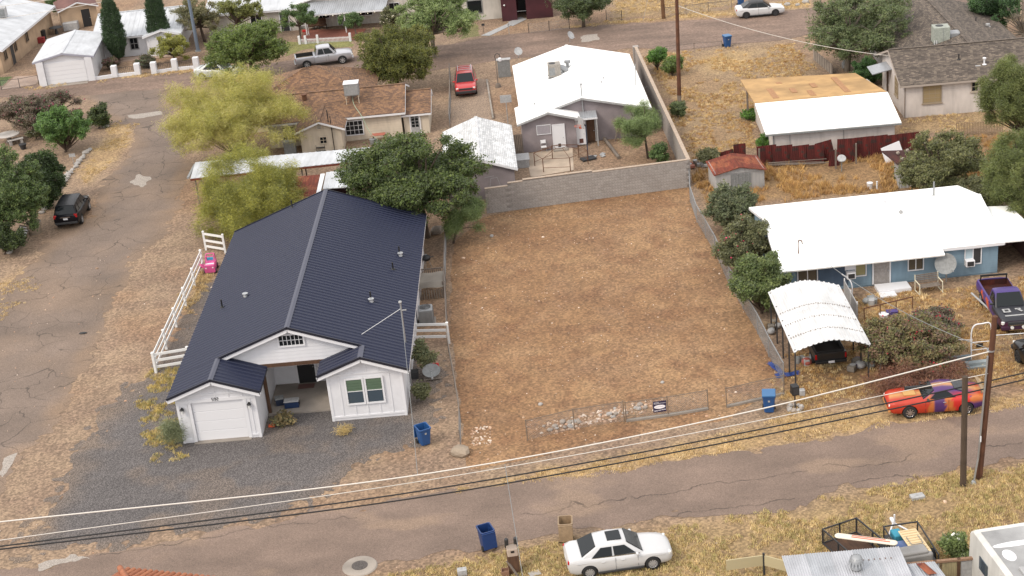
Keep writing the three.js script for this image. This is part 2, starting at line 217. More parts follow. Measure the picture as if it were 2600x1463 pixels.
// gable block in local axes: x from x0 to x0+W, z from z0 back to z0-D
function gable(g, o) {
  const { x0 = 0, z0 = 0, W, D, eave, ridge, oh = 0.35, axis = 'x', wall = M.white, roof = M.shGrey, kind = 'slab', pitch = 0.3, amp = 0.03, fascia = M.trim, th = 0.1, wallName = 'wall', roofName = 'roof' } = o;
  const out = {};
  if (axis === 'x') {
    const rz = z0 - D * (o.rk ?? 0.5), be = o.backEave ?? eave;
    const k1 = (ridge - eave) / (z0 + oh - rz), k2 = (ridge - be) / (rz - (z0 - D - oh));
    const wf = eave + k1 * oh - 0.1, wb = be + k2 * oh - 0.1;
    out.wall = part(g, wallName, ext([[-(z0), 0], [-(z0), wf], [-rz, ridge - 0.1], [-(z0 - D), wb], [-(z0 - D), 0]].map(([a, b]) => [a, b]), W, 0, 0, 0).applyMatrix4(new THREE.Matrix4().makeBasis(V3(0, 0, -1), V3(0, 1, 0), V3(1, 0, 0)).setPosition(x0, 0, 0)), wall);
    const xl = x0 - oh, xr = x0 + W + oh, A = [xl, eave, z0 + oh], B = [xr, eave, z0 + oh], C = [xr, ridge, rz], Dd = [xl, ridge, rz], E = [xr, be, z0 - D - oh], Fp = [xl, be, z0 - D - oh];
    const mk = (a, b, c, d) => kind === 'slab' ? slab(a, b, c, d, th) : corr(a, b, c, d, pitch, amp, kind, 0.05);
    out.roofF = part(g, roofName, mk(A, B, C, Dd), roof); out.roofB = part(g, roofName, mk(E, Fp, Dd, C), roof);
    part(g, 'fascia', [beam([xl, eave - 0.11, z0 + oh - 0.03], [xr, eave - 0.11, z0 + oh - 0.03], 0.04, 0.16), beam([xl, eave - 0.11, z0 + oh], [xl, ridge - 0.11, rz], 0.05, 0.14), beam([xr, eave - 0.11, z0 + oh], [xr, ridge - 0.11, rz], 0.05, 0.14), beam([xl, be - 0.11, z0 - D - oh], [xl, ridge - 0.11, rz], 0.05, 0.14), beam([xr, be - 0.11, z0 - D - oh], [xr, ridge - 0.11, rz], 0.05, 0.14)], fascia);
    if (kind !== 'flat') part(g, 'ridge_cap', beam([xl, ridge + 0.012, rz], [xr, ridge + 0.012, rz], 0.24, 0.03), roof);
  } else {
    const rx = x0 + W * (o.rk ?? 0.5), kl = (ridge - eave) / (rx - x0 + oh), er = o.rightEave ?? eave, kr = (ridge - er) / (x0 + W + oh - rx);
    out.wall = part(g, wallName, ext([[x0, 0], [x0 + W, 0], [x0 + W, er + kr * oh - 0.1], [rx, ridge - 0.1], [x0, eave + kl * oh - 0.1]], D, 0, 0, z0 - D), wall);
    const zf = z0 + oh, zb = z0 - D - oh, A = [x0 - oh, eave, zb], B = [x0 - oh, eave, zf], C = [rx, ridge, zf], Dd = [rx, ridge, zb], E = [x0 + W + oh, er, zf], Fp = [x0 + W + oh, er, zb];
    const mk = (a, b, c, d) => kind === 'slab' ? slab(a, b, c, d, th) : corr(a, b, c, d, pitch, amp, kind, 0.05);
    out.roofF = part(g, roofName, mk(A, B, C, Dd), roof); out.roofB = part(g, roofName, mk(E, Fp, Dd, C), roof);
    part(g, 'fascia', [beam([x0 - oh, eave - 0.11, zf], [rx, ridge - 0.11, zf], 0.05, 0.14), beam([x0 + W + oh, er - 0.11, zf], [rx, ridge - 0.11, zf], 0.05, 0.14), beam([x0 - oh + 0.03, eave - 0.12, zf], [x0 - oh + 0.03, eave - 0.12, zb], 0.04, 0.14), beam([x0 + W + oh - 0.03, er - 0.12, zf], [x0 + W + oh - 0.03, er - 0.12, zb], 0.04, 0.14)], fascia);
    part(g, 'ridge_cap', beam([rx, ridge + 0.012, zf], [rx, ridge + 0.012, zb], 0.24, 0.03), roof);
  }
  return out;
}
// lapped boards on a wall facing +z (returns geometries)
const lap = (x0, x1, y0, y1, z, h = 0.2, th = 0.03) => { const out = []; for (let y = y0; y < y1 - 0.01; y += h) { const hh = Math.min(h, y1 - y); out.push(bx(x1 - x0, hh, th, (x0 + x1) / 2, y + hh / 2, z + th / 2, 0, -0.12)); } return out; };
function crumple(w, d, s, h = 0.12) { // rumpled cloth with an uneven edge, a few centimetres thick
  const n = 16, top = [], f = (i, j) => { const u = i / n * 2 - 1, v = j / n * 2 - 1, e = 0.84 + 0.3 * vnoise(u * 2.2 + s, v * 2.2 + s * 3); return [u * w / 2 * e, 0.02 + h * Math.pow(fbm(u * 3 + s, v * 3 + 9, 3), 1.5) * (1 - 0.7 * Math.max(Math.abs(u), Math.abs(v))), v * d / 2 * e]; };
  for (let i = 0; i < n; i++) for (let j = 0; j < n; j++) for (const [a, b] of [[i, j], [i, j + 1], [i + 1, j + 1], [i, j], [i + 1, j + 1], [i + 1, j]]) top.push(...f(a, b));
  const g = new THREE.BufferGeometry(); g.setAttribute('position', new THREE.Float32BufferAttribute(top, 3)); g.computeVertexNormals(); return g;
}
const vent = (g, x, y, z, h = 0.35, r = 0.05, mat = M.black, cap) => part(g, 'vent_pipe', [cy(r, r, h + 0.2, x, y + h / 2 - 0.1, z, 10), cy(r * 2.4, r * 3, 0.05, x, y + 0.04, z, 10), cap && cy(r * 2.2, r * 2.2, r * 1.6, x, y + h, z, 10)], mat);

// ---------------------------------------------------------------- ground, streets, yards
const sdPoly = (P, x, z) => { // signed distance, positive inside
  let d = 1e9, s = -1;
  for (let i = 0, j = P.length - 1; i < P.length; j = i++) {
    const [ax, az] = P[i], [bx_, bz] = P[j], ex = bx_ - ax, ez = bz - az, wx = x - ax, wz = z - az, t = clamp((wx * ex + wz * ez) / (ex * ex + ez * ez));
    const dx = wx - ex * t, dz = wz - ez * t; d = Math.min(d, dx * dx + dz * dz);
    if ((az > z) !== (bz > z) && x < (bx_ - ax) * (z - az) / (bz - az) + ax) s = -s;
  }
  return s * Math.sqrt(d);
};
const bounds = P => [Math.min(...P.map(p => p[0])), Math.max(...P.map(p => p[0])), Math.min(...P.map(p => p[1])), Math.max(...P.map(p => p[1]))];
// sheet over the area where f(x, z) > 0 (marching squares), colour col(x, z), uv in metres or uvf
function sheet(name, b, step, f, col, mat, y, uvf) {
  const nx = Math.ceil((b[1] - b[0]) / step), nz = Math.ceil((b[3] - b[2]) / step), F = [], pos = [], clr = [], uv = [];
  for (let j = 0; j <= nz; j++) for (let i = 0; i <= nx; i++) F.push(f(b[0] + i * step, b[2] + j * step));
  const put = (x, z) => { pos.push(x, 0, z); if (col) clr.push(...col(x, z)); uv.push(...(uvf ? uvf(x, z) : [x, z])); };
  for (let j = 0; j < nz; j++) for (let i = 0; i < nx; i++) {
    const c = [[i, j], [i, j + 1], [i + 1, j + 1], [i + 1, j]].map(([a, e]) => [b[0] + a * step, b[2] + e * step, F[e * (nx + 1) + a]]), poly = [];
    for (let k = 0; k < 4; k++) { const p = c[k], q = c[(k + 1) % 4]; if (p[2] > 0) poly.push([p[0], p[1]]); if ((p[2] > 0) !== (q[2] > 0)) { const t = p[2] / (p[2] - q[2]); poly.push([lerp(p[0], q[0], t), lerp(p[1], q[1], t)]); } }
    for (let k = 1; k + 1 < poly.length; k++) { put(...poly[0]); put(...poly[k]); put(...poly[k + 1]); }
  }
  const g = new THREE.BufferGeometry(); g.setAttribute('position', new THREE.Float32BufferAttribute(pos, 3)); g.setAttribute('uv', new THREE.Float32BufferAttribute(uv, 2));
  if (col) g.setAttribute('color', new THREE.Float32BufferAttribute(clr, 3));
  const n = new Float32Array(pos.length); for (let i = 1; i < n.length; i += 3) n[i] = 1; g.setAttribute('normal', new THREE.BufferAttribute(n, 3));
  return struct(name, g, mat, y);
}
const mix3 = (a, b, t) => [lerp(a[0], b[0], t), lerp(a[1], b[1], t), lerp(a[2], b[2], t)], mul3 = (a, k) => [a[0] * k, a[1] * k, a[2] * k];
const POLY = {
  road: [[-29.49, -60.44], [-24.74, -61.12], [-20.86, -61.85], [-17.84, -62.52], [-13.11, -63.36], [-8.68, -64.21], [-3.97, -64.75], [-0.21, -64.83], [3.10, -65.21], [7.30, -66.00], [11.37, -66.46], [15.33, -67.30], [17.79, -67.59], [28.28, -68.61], [26.43, -63.64], [18.81, -62.70], [15.72, -62.04], [11.19, -61.49], [9.03, -60.35], [6.38, -60.37], [3.52, -60.61], [1.92, -60.46], [-1.02, -60.16], [-2.59, -59.88], [-4.38, -59.51], [-6.61, -59.33], [-9.22, -58.63], [-11.00, -57.08], [-12.07, -54.40], [-27.27, -53.71]],
  gravel: [[-22.95, -92.22], [-23.40, -79.79], [-24.71, -76.92], [-25.67, -73.08], [-25.61, -68.22], [-25.85, -64.24], [-25.86, -61.88], [-20.92, -62.41], [-15.25, -63.39], [-11.94, -64.39], [-11.53, -66.15], [-10.29, -67.73], [-8.54, -68.54], [-7.22, -70.54], [-6.89, -75.76], [-8.59, -81.78], [-17.83, -92.37]],
  side: [[-42.81, -140.76], [-34.35, -140.39], [-30.97, -129.19], [-27.78, -116.20], [-27.24, -109.07], [-27.19, -101.29], [-28.44, -97.34], [-28.06, -90.83], [-27.80, -81.87], [-27.92, -73.89], [-28.56, -72.30], [-28.77, -67.96], [-29.72, -65.18], [-38.05, -91.70], [-36.74, -95.18], [-35.36, -98.89], [-35.99, -103.34], [-33.14, -105.70], [-34.15, -112.50], [-33.65, -121.60], [-34.28, -126.90], [-36.80, -129.79], [-39.82, -135.23]],
  back: [[-57.66, -146.67], [-46.98, -144.49], [-39.64, -144.13], [-32.84, -144.33], [-27.50, -144.20], [-23.04, -144.90], [-13.15, -144.33], [-9.04, -145.45], [-5.65, -146.84], [1.99, -147.50], [8.07, -147.09], [18.92, -145.97], [25.01, -146.43], [32.19, -146.64], [51.09, -147.18], [48.56, -139.60], [30.20, -137.52], [23.77, -137.33], [21.52, -136.63], [11.92, -136.35], [8.52, -138.31], [-2.66, -138.37], [-9.14, -137.28], [-16.23, -135.79], [-23.70, -138.16], [-29.01, -139.46], [-34.20, -139.58], [-42.47, -139.41], [-50.29, -141.44], [-55.98, -141.55]],
  lot: [[-6.64, -95.81], [-4.70, -99.99], [0.39, -101.23], [9.68, -102.16], [9.70, -95.44], [10.76, -82.15], [11.10, -72.44], [7.87, -69.16], [1.21, -68.00], [-3.55, -66.47], [-5.11, -66.42], [-5.60, -71.31], [-6.53, -84.06]],
  strip: [[-5.65, -64.48], [0.12, -65.94], [7.67, -67.69], [11.00, -68.81], [15.83, -69.20], [23.01, -68.75], [22.70, -67.77], [15.90, -66.95], [7.61, -65.76], [0.06, -64.58], [-3.74, -64.35]],
  verge: [[-9.86, -57.63], [-2.32, -59.13], [3.60, -59.92], [9.78, -60.66], [11.72, -61.37], [16.21, -62.04], [24.99, -63.30], [20.15, -49.71], [-9.87, -53.69]],
  garageWeeds: [[-23.32, -80.52], [-22.01, -80.27], [-21.58, -76.82], [-19.72, -70.81], [-21.28, -69.26], [-23.12, -72.64], [-23.66, -77.19]],
  fenceWeeds: [[-23.16, -94.18], [-22.48, -94.03], [-22.70, -87.94], [-23.57, -89.30]],
  sideWeeds: [[-35.02, -130.37], [-34.00, -121.70], [-35.63, -114.19], [-37.05, -116.81], [-37.01, -127.68], [-36.69, -130.86]],
  leftWeeds: [[-37.19, -94.00], [-36.21, -97.04], [-34.14, -98.96], [-34.20, -94.64], [-35.10, -87.03]],
  blueYard: [[10.83, -72.71], [16.13, -81.58], [18.10, -82.27], [27.29, -82.55], [23.51, -70.36], [15.53, -70.53], [11.07, -69.22]],
  backYard: [[10.17, -105.27], [14.76, -105.73], [24.81, -106.44], [34.92, -107.15], [31.63, -96.54], [22.87, -98.02], [13.35, -98.16], [10.89, -89.81], [10.59, -95.22]],
  vacant: [[9.37, -135.65], [16.80, -135.74], [22.44, -135.78], [22.90, -125.08], [16.87, -124.15], [15.54, -109.00], [10.35, -106.91], [10.07, -121.32]],
  vacantStraw: [[13.48, -132.99], [16.63, -134.49], [19.05, -134.31], [18.09, -130.22], [14.79, -128.28]],
  topVerge: [[2.79, -148.26], [9.68, -148.16], [19.37, -149.18], [26.48, -150.43], [25.87, -147.03], [19.00, -146.54], [8.10, -147.53], [2.75, -147.38]],
  topLot: [[7.96, -156.79], [9.11, -161.50], [21.21, -156.68], [19.10, -150.07], [11.29, -149.10], [7.46, -149.29]],
  garageVerge: [[-48.72, -143.87], [-43.53, -144.45], [-36.44, -145.23], [-32.63, -145.34], [-32.38, -143.92], [-37.69, -143.91], [-43.28, -143.46], [-47.24, -142.64]],
  brickYard: [[26.75, -112.30], [36.95, -113.69], [35.18, -107.98], [25.76, -109.30]],
  patio: [[-1.60, -112.12], [0.96, -112.55], [1.98, -112.55], [1.85, -107.55], [-1.29, -106.86]],
};
const sdf = n => (x, z) => sdPoly(POLY[n], x, z);
const DRY = [0.56, 0.39, 0.19], STRAW = [0.46, 0.325, 0.16], OCHRE = [0.38, 0.235, 0.105];
const TINT = [['strip', DRY, 0.9], ['verge', STRAW, 0.8], ['garageWeeds', [0.5, 0.42, 0.2], 0.6], ['fenceWeeds', [0.5, 0.36, 0.17], 0.7], ['sideWeeds', DRY, 0.7], ['leftWeeds', DRY, 0.7], ['blueYard', OCHRE, 0.8], ['backYard', OCHRE, 0.9], ['vacant', STRAW, 0.45], ['vacantStraw', DRY, 0.8], ['topVerge', DRY, 0.9], ['topLot', STRAW, 0.7], ['garageVerge', DRY, 0.8], ['brickYard', STRAW, 0.6]].map(t => [...t, bounds(POLY[t[0]])]);
{
  const col = (x, z) => {
    let c = mul3([0.385, 0.275, 0.19], 0.85 + 0.3 * fbm(x * 0.35, z * 0.35, 4));
    c = mix3(c, [0.40, 0.255, 0.155], 0.8 * sst(0.5, 0.68, fbm(x * 0.12 + 40, z * 0.12, 4)));
    for (const [n, k, w, b] of TINT) if (x > b[0] - 2 && x < b[1] + 2 && z > b[2] - 2 && z < b[3] + 2) {
      const s = sst(-0.5, 0.5, sdPoly(POLY[n], x, z) + 1.1 * (fbm(x * 0.9, z * 0.9, 3) - 0.5));
      if (s > 0) c = mix3(c, mul3(k, 0.75 + 0.5 * fbm(x * 0.8 + 9, z * 0.8, 3)), s * w);
    }
    return c;
  };
  const dirtMat = mt([1, 1, 1], { map: T.dirt, vertexColors: true, rough: 0.95, bumpMap: T.dirtB, bumpScale: 0.02 });
  sheet('ground', [-110, 90, -260, -40], 0.8, () => 1, col, dirtMat, 0);
  const lot = (x, z) => sdPoly(POLY.lot, x, z) + 0.5 * (fbm(x * 1.1, z * 1.1, 3) - 0.5);
  sheet('dirt_lot', bounds(POLY.lot).map((v, i) => v + (i % 2 ? 1 : -1)), 0.35, lot, (x, z) => {
    const a = fbm(x * 0.22, z * 0.22, 5), b = fbm(x * 0.9 + 50, z * 0.9, 4), t = fbm(x * 0.7 + 30, z * 0.7, 4);
    let c = mix3([0.345, 0.196, 0.098], [0.42, 0.255, 0.133], sst(0.3, 0.7, a)); c = mix3(c, [0.29, 0.15, 0.075], 0.6 * sst(0.54, 0.74, b)); c = mix3(c, [0.46, 0.30, 0.175], 0.3 * sst(0.56, 0.7, t));
    return c;
  }, dirtMat, 0.004);
  const grav = (x, z) => sdPoly(POLY.gravel, x, z) + 2.2 * (fbm(x * 0.6, z * 0.6, 4) - 0.5) + 2.4 * (fbm(x * 2.6 + 5, z * 2.6, 3) - 0.5);
  sheet('gravel_driveway', bounds(POLY.gravel).map((v, i) => v + (i % 2 ? 1 : -1)), 0.16, grav, (x, z) => { const a = fbm(x * 0.4, z * 0.4, 4), e = 1 - sst(-0.2, 1.9, sdPoly(POLY.gravel, x, z) + 1.6 * (fbm(x * 0.9, z * 0.9, 3) - 0.5)); return mix3(mix3([0.145, 0.135, 0.132], [0.205, 0.19, 0.184], a), [0.31, 0.235, 0.17], Math.min(1, 0.35 * sst(0.55, 0.75, fbm(x * 0.5 + 20, z * 0.5, 4)) + 0.5 * e)); }, mt([1, 1, 1], { map: T.gravel, vertexColors: true, rough: 0.95, bumpMap: T.gravelB, bumpScale: 0.015 }), 0.008);
  // asphalt with its own crack drawing, in metres
  const roadTex = (b, n, m, crackLines, cellular, colf) => {
    const w = b[1] - b[0], h = b[3] - b[2], d = new Uint8Array(n * m * 4), cr = new Float32Array(n * m);
    const ink = (x, z, r, k) => { const i0 = (x - b[0]) / w * n, j0 = (z - b[2]) / h * m, ri = r / w * n, rj = r / h * m; for (let j = Math.floor(j0 - rj); j <= j0 + rj; j++) for (let i = Math.floor(i0 - ri); i <= i0 + ri; i++) if (i >= 0 && j >= 0 && i < n && j < m) cr[j * n + i] = Math.max(cr[j * n + i], k); };
    for (const L of crackLines) for (let s = 0; s + 1 < L.length; s++) { const [ax, az] = L[s], [qx, qz] = L[s + 1], N = Math.hypot(qx - ax, qz - az) / 0.02; for (let k = 0; k <= N; k++) { const t = k / N, x = lerp(ax, qx, t), z = lerp(az, qz, t); ink(x + 0.5 * (fbm(x * 2.1, z * 2.1, 3) - 0.5), z + 0.5 * (fbm(x * 2.1 + 50, z * 2.1, 3) - 0.5), 0.008 + 0.02 * fbm(x * 3, z * 3, 2), 0.15 + 0.5 * vnoise(x * 2, z * 2)); } }
    for (let j = 0; j < m; j++) for (let i = 0; i < n; i++) {
      const x = b[0] + (i + 0.5) / n * w, z = b[2] + (j + 0.5) / h * h / m * h; let c = colf(x, b[2] + (j + 0.5) / m * h), k = cr[j * n + i];
      if (cellular) {
        const zz = b[2] + (j + 0.5) / m * h, S = cellular, wx = x + 1.3 * (vnoise(x * 0.6, zz * 0.6) - 0.5) + 0.35 * (vnoise(x * 2.5, zz * 2.5) - 0.5), wz = zz + 1.3 * (vnoise(x * 0.6 + 70, zz * 0.6) - 0.5) + 0.35 * (vnoise(x * 2.5 + 70, zz * 2.5) - 0.5);
        const X = wx / S, Z = wz / (S * 0.8), xi = Math.floor(X), zi = Math.floor(Z); let d1 = 9, d2 = 9;
        for (let a = -1; a < 2; a++) for (let e = -1; e < 2; e++) { const dx = xi + a + hash2(xi + a, zi + e) - X, dz = zi + e + hash2(xi + a + 555, zi + e) - Z, q = Math.sqrt(dx * dx + dz * dz); if (q < d1) { d2 = d1; d1 = q; } else if (q < d2) d2 = q; }
        const wide = 0.024 * sst(0.25, 0.6, vnoise(x * 0.35 + 9, zz * 0.35)); if (d2 - d1 < wide) k = Math.max(k, 0.5);
      }
      const s = 0.86 + 0.28 * hash2(i, j) * 1, kk = (j * n + i) * 4;
      for (let q = 0; q < 3; q++) d[kk + q] = clamp(c[q] * s * (1 - 0.5 * k)) * 255; d[kk + 3] = 255;
    }
    const t = new THREE.DataTexture(d, n, m); t.colorSpace = THREE.SRGBColorSpace; t.magFilter = THREE.LinearFilter; t.minFilter = THREE.LinearMipmapLinearFilter; t.generateMipmaps = true; t.needsUpdate = true; return t;
  };
  const uvOf = b => (x, z) => [(x - b[0]) / (b[1] - b[0]), (z - b[2]) / (b[3] - b[2])];
  const asph = t => mt([0.70, 0.67, 0.65], { map: t, rough: 0.9 });
  const rbnd = [-34, 26, -69, -48];
  const cracks = [[[11.70, -63.97], [13.83, -63.62], [15.23, -63.75], [16.01, -64.34]], [[2.59, -62.61], [4.30, -62.66], [5.90, -63.17], [8.36, -63.21], [10.87, -63.69]], [[-0.91, -61.89], [-0.31, -62.64], [0.57, -62.07], [2.31, -62.65]], [[-2.56, -61.87], [-1.64, -61.73], [-0.71, -62.18], [-0.23, -62.54], [0.44, -62.05], [2.08, -62.53]], [[3.52, -60.69], [5.01, -60.87], [7.72, -61.08], [9.82, -61.40]], [[19.27, -64.35], [20.23, -64.46], [21.23, -64.52]], [[-22.56, -61.40], [-19.13, -61.88], [-15.14, -62.62], [-10.29, -62.91]], [[11.29, -62.00], [15.35, -62.58], [15.36, -62.39], [18.31, -62.53]]];
  sheet('front_road', bounds(POLY.road).map((v, i) => v + (i % 2 ? 1 : -1)), 0.25, (x, z) => sdPoly(POLY.road, x, z) + 1.3 * (fbm(x * 0.8, z * 0.8, 4) - 0.5) - (vnoise(x * 0.9 + 3, z * 0.9) > 0.86 ? 0.5 : 0), null, asph(roadTex(rbnd, 2048, 717, cracks, 0, (x, z) => { const a = 0.9 + 0.22 * (fbm(x * 0.5, z * 0.9, 4) - 0.5), b = sst(0.62, 0.8, fbm(x * 0.25 + 7, z * 0.5, 4)); return mix3([0.60 * a, 0.525 * a, 0.475 * a], [0.64, 0.555, 0.475], b * 0.6); })), 0.012, uvOf(rbnd));
  const sb = [-46, -14, -150, -66];
  sheet('side_street', bounds(POLY.side).map((v, i) => v + (i % 2 ? 1 : -1)), 0.26, (x, z) => sdPoly(POLY.side, x, z) + 1.2 * (fbm(x * 0.5, z * 0.5, 4) - 0.5) + 1.6 * (fbm(x * 2.2, z * 2.2, 3) - 0.5), null, asph(roadTex(sb, 1200, 2048, [], 2.3, (x, z) => { const a = 0.92 + 0.24 * (fbm(x * 0.4, z * 0.4, 4) - 0.5), b = sst(0.42, 0.68, fbm(x * 0.16 + 3, z * 0.13 + 8, 4)), e = 1 - sst(-0.4, 1.6, sdPoly(POLY.side, x, z) + 2 * (fbm(x * 0.6, z * 0.6, 3) - 0.5)); return mix3([0.56 * a, 0.50 * a, 0.455 * a], [0.63 * a, 0.54 * a, 0.455 * a], Math.min(1, b * 0.45 + e * 0.8)); })), 0.008, uvOf(sb));
  const bb = [-90, 70, -200, -115];
  sheet('back_street', bounds(POLY.back).map((v, i) => v + (i % 2 ? 1 : -1)), 0.5, (x, z) => sdPoly(POLY.back, x, z) + 1.1 * (fbm(x * 0.5, z * 0.5, 3) - 0.5), null, asph(roadTex(bb, 1500, 800, [], 0, (x, z) => { const a = 0.9 + 0.25 * (fbm(x * 0.3, z * 0.7, 4) - 0.5) + 0.12 * (vnoise(x * 0.4, z * 2.5) - 0.5); return [0.595 * a, 0.51 * a, 0.455 * a]; })), 0.014, uvOf(bb));
  sheet('patio_slab', bounds(POLY.patio).map((v, i) => v + (i % 2 ? 0.5 : -0.5)), 0.2, sdf('patio'), null, mt([0.60, 0.48, 0.37], { map: T.patchy }), 0.03);
  // pale cement patches in the streets, concrete round the manholes
  const blob = (name, P, mat, y, amp = 0.5) => sheet(name, bounds(P).map((v, i) => v + (i % 2 ? 0.5 : -0.5)), 0.12, (x, z) => sdPoly(P, x, z) + amp * (fbm(x * 1.7, z * 1.7, 3) - 0.5), null, mat, y);
  const paleAsph = mt([0.50, 0.44, 0.385], { map: T.speck });
  blob('road_patch', [[-25.24, -61.21], [-24.07, -61.54], [-22.99, -61.52], [-22.54, -61.24], [-23.53, -60.96], [-24.76, -60.50]], paleAsph, 0.017);
  blob('road_patch', [[-29.61, -71.57], [-28.97, -72.21], [-28.96, -70.82], [-29.05, -69.29], [-29.43, -69.86]], paleAsph, 0.013, 0.3);
  blob('road_patch', [[-32.15, -113.95], [-31.77, -115.42], [-31.28, -114.95], [-30.60, -114.66], [-30.60, -113.55], [-30.83, -112.40], [-31.60, -113.15]], paleAsph, 0.013);
  blob('road_patch', [[-36.28, -131.84], [-33.44, -132.13], [-32.89, -131.12], [-34.20, -130.66], [-35.37, -130.45]], paleAsph, 0.013);
  blob('road_patch', [[4.23, -144.22], [5.74, -144.40], [5.70, -142.28], [4.11, -141.79]], paleAsph, 0.019);
  blob('pink_driveway', [[-51.00, -144.17], [-50.87, -148.44], [-48.61, -148.06], [-48.00, -146.51], [-47.82, -144.80]], M.concPink, 0.02, 0.1);
  blob('brick_patio', [[-23.38, -151.52], [-23.32, -156.26], [-16.88, -154.34], [-17.26, -150.31], [-18.25, -150.47]], mt([0.36, 0.13, 0.09], { map: T.speck }), 0.03, 0.1);
  blob('lawn', [[-24.75, -152.18], [-22.66, -151.27], [-18.03, -150.21], [-17.84, -147.96], [-22.54, -148.50], [-24.09, -146.90]], mt([0.30, 0.30, 0.10], { map: T.dirt }), 0.006, 0.6);
  blob('lawn', [[-7.22, -147.16], [-6.73, -152.23], [-5.64, -151.83], [-5.50, -147.65]], mt([0.26, 0.25, 0.10], { map: T.dirt }), 0.006, 0.6);
  blob('lawn', [[-53.04, -148.80], [-51.20, -148.55], [-51.21, -144.56], [-51.95, -144.47]], mt([0.13, 0.20, 0.06], { map: T.dirt }), 0.006, 0.4);
  blob('concrete_path', [[-5.31, -147.58], [-2.40, -151.62], [-2.01, -150.90], [-4.44, -147.21]], M.lightgrey, 0.03, 0.02);
  blob('concrete_path', [[-2.66, -151.72], [-1.36, -153.39], [-0.79, -152.20], [-2.29, -149.93]], M.lightgrey, 0.035, 0.02);
  blob('walled_driveway', [[-7.44, -119.96], [-7.84, -134.95], [-4.47, -132.64], [-4.09, -120.78], [-5.56, -122.51]], mt([0.40, 0.30, 0.215], { map: T.gravel }), 0.016, 0.15);
}
// tufts of dry grass and weeds ------------------------------------------------------------
const bladeTuft = (n, h, spread, wdt = 0.02) => { const pos = []; for (let i = 0; i < n; i++) { const a = rr(0, 6.28), r = rr(0, spread), x = Math.cos(a) * r, z = Math.sin(a) * r, l = h * rr(0.5, 1), b = rr(0, 6.28), ln = rr(0.2, 0.7) * l, c = rr(0, 6.28), w = wdt * rr(0.6, 1.2); pos.push(x - Math.cos(c) * w, 0, z - Math.sin(c) * w, x + Math.cos(c) * w, 0, z + Math.sin(c) * w, x + Math.cos(b) * ln, l, z + Math.sin(b) * ln); } const g = new THREE.BufferGeometry(); g.setAttribute('position', new THREE.Float32BufferAttribute(pos, 3)); g.computeVertexNormals(); g.setAttribute('uv', new THREE.Float32BufferAttribute(new Float32Array(pos.length / 3 * 2), 2)); return g; };
seed(5);
const TUFT = [bladeTuft(14, 0.09, 0.15, 0.016), bladeTuft(16, 0.14, 0.18, 0.018), bladeTuft(18, 0.36, 0.2, 0.02)];
const grassMat = mt([1, 1, 1], { rough: 0.95 });
function scatter(name, label, category, geo, mat, pts, colf, sc = [0.7, 1.4], y = 0.01) {
  const im = new THREE.InstancedMesh(geo, mat, pts.length), m = new THREE.Matrix4(), q = new THREE.Quaternion(), e = new THREE.Euler();
  pts.forEach(([x, z, k = 1], i) => { const s = rr(...sc) * k; e.set(rr(-0.15, 0.15), rr(0, 6.28), rr(-0.15, 0.15)); m.compose(V3(x, y, z), q.setFromEuler(e), V3(s, s * rr(0.7, 1.2), s)); im.setMatrixAt(i, m); im.setColorAt(i, colf(x, z)); });
  im.name = numbered(name); shadow(im); scene.add(im); tag(im, label, category, null, 'stuff'); return im;
}
const CC = new THREE.Color();
const colMix = list => () => { const a = list[Math.floor(rnd() * list.length)], k = rr(0.75, 1.2); return CC.clone().setRGB(a[0] * k, a[1] * k, a[2] * k); };
const inPoly = (n, dens, soft = 0.8, grain = 0.9, cut = 0.42) => { const P = POLY[n], b = bounds(P), N = (b[1] - b[0] + 1) * (b[3] - b[2] + 1) * dens, out = []; for (let i = 0; i < N; i++) { const x = rr(b[0] - 0.5, b[1] + 0.5), z = rr(b[2] - 0.5, b[3] + 0.5); if (z > -52) continue; const d = sdPoly(P, x, z) + soft * (fbm(x * 0.9, z * 0.9, 3) - 0.5) * 2; if (d > 0 && fbm(x * grain + 11, z * grain, 3) > cut) out.push([x, z]); } return out; };
const STRAWS = [[0.66, 0.49, 0.25], [0.57, 0.42, 0.21], [0.5, 0.355, 0.17], [0.72, 0.56, 0.31]], GOLD = [[0.6, 0.45, 0.14], [0.48, 0.38, 0.14], [0.36, 0.32, 0.13], [0.55, 0.43, 0.22]], OCH = [[0.48, 0.29, 0.11], [0.40, 0.23, 0.09], [0.56, 0.36, 0.14]], MIXED = [[0.60, 0.46, 0.22], [0.52, 0.41, 0.19], [0.66, 0.51, 0.27], [0.42, 0.36, 0.15]];
const notOn = (pts, f) => pts.filter(([x, z]) => !f(x, z));
const onRoad = (x, z) => sdPoly(POLY.road, x, z) > 0.25;
scatter('dry_grass', 'dry straw grass between the dirt lot and the front road', 'grass', TUFT[0], grassMat, notOn(inPoly('strip', 30, 0.8, 0.8, 0.38), onRoad), colMix(STRAWS));
scatter('dry_grass', 'yellow green grass on the near verge below the front road', 'grass', TUFT[1], grassMat, notOn(inPoly('verge', 34, 0.5, 0.7, 0.36), onRoad), colMix(MIXED));
scatter('golden_weeds', 'golden flowering weeds beside the white garage', 'weeds', TUFT[1], grassMat, inPoly('garageWeeds', 60, 1.6, 1.1, 0.4), colMix(GOLD));
scatter('dry_grass', 'brown grass inside the white rail fence beside the toy car', 'grass', TUFT[1], grassMat, inPoly('fenceWeeds', 40, 1.2, 0.9, 0.3), colMix(STRAWS));
scatter('dry_grass', 'yellow weeds between the row of white stones and the side street', 'grass', TUFT[0], grassMat, inPoly('sideWeeds', 22, 1, 0.7, 0.46), colMix(STRAWS));
scatter('dry_grass', 'yellow weeds at the left edge of the side street', 'grass', TUFT[0], grassMat, inPoly('leftWeeds', 22, 1, 0.6, 0.5), colMix(STRAWS));
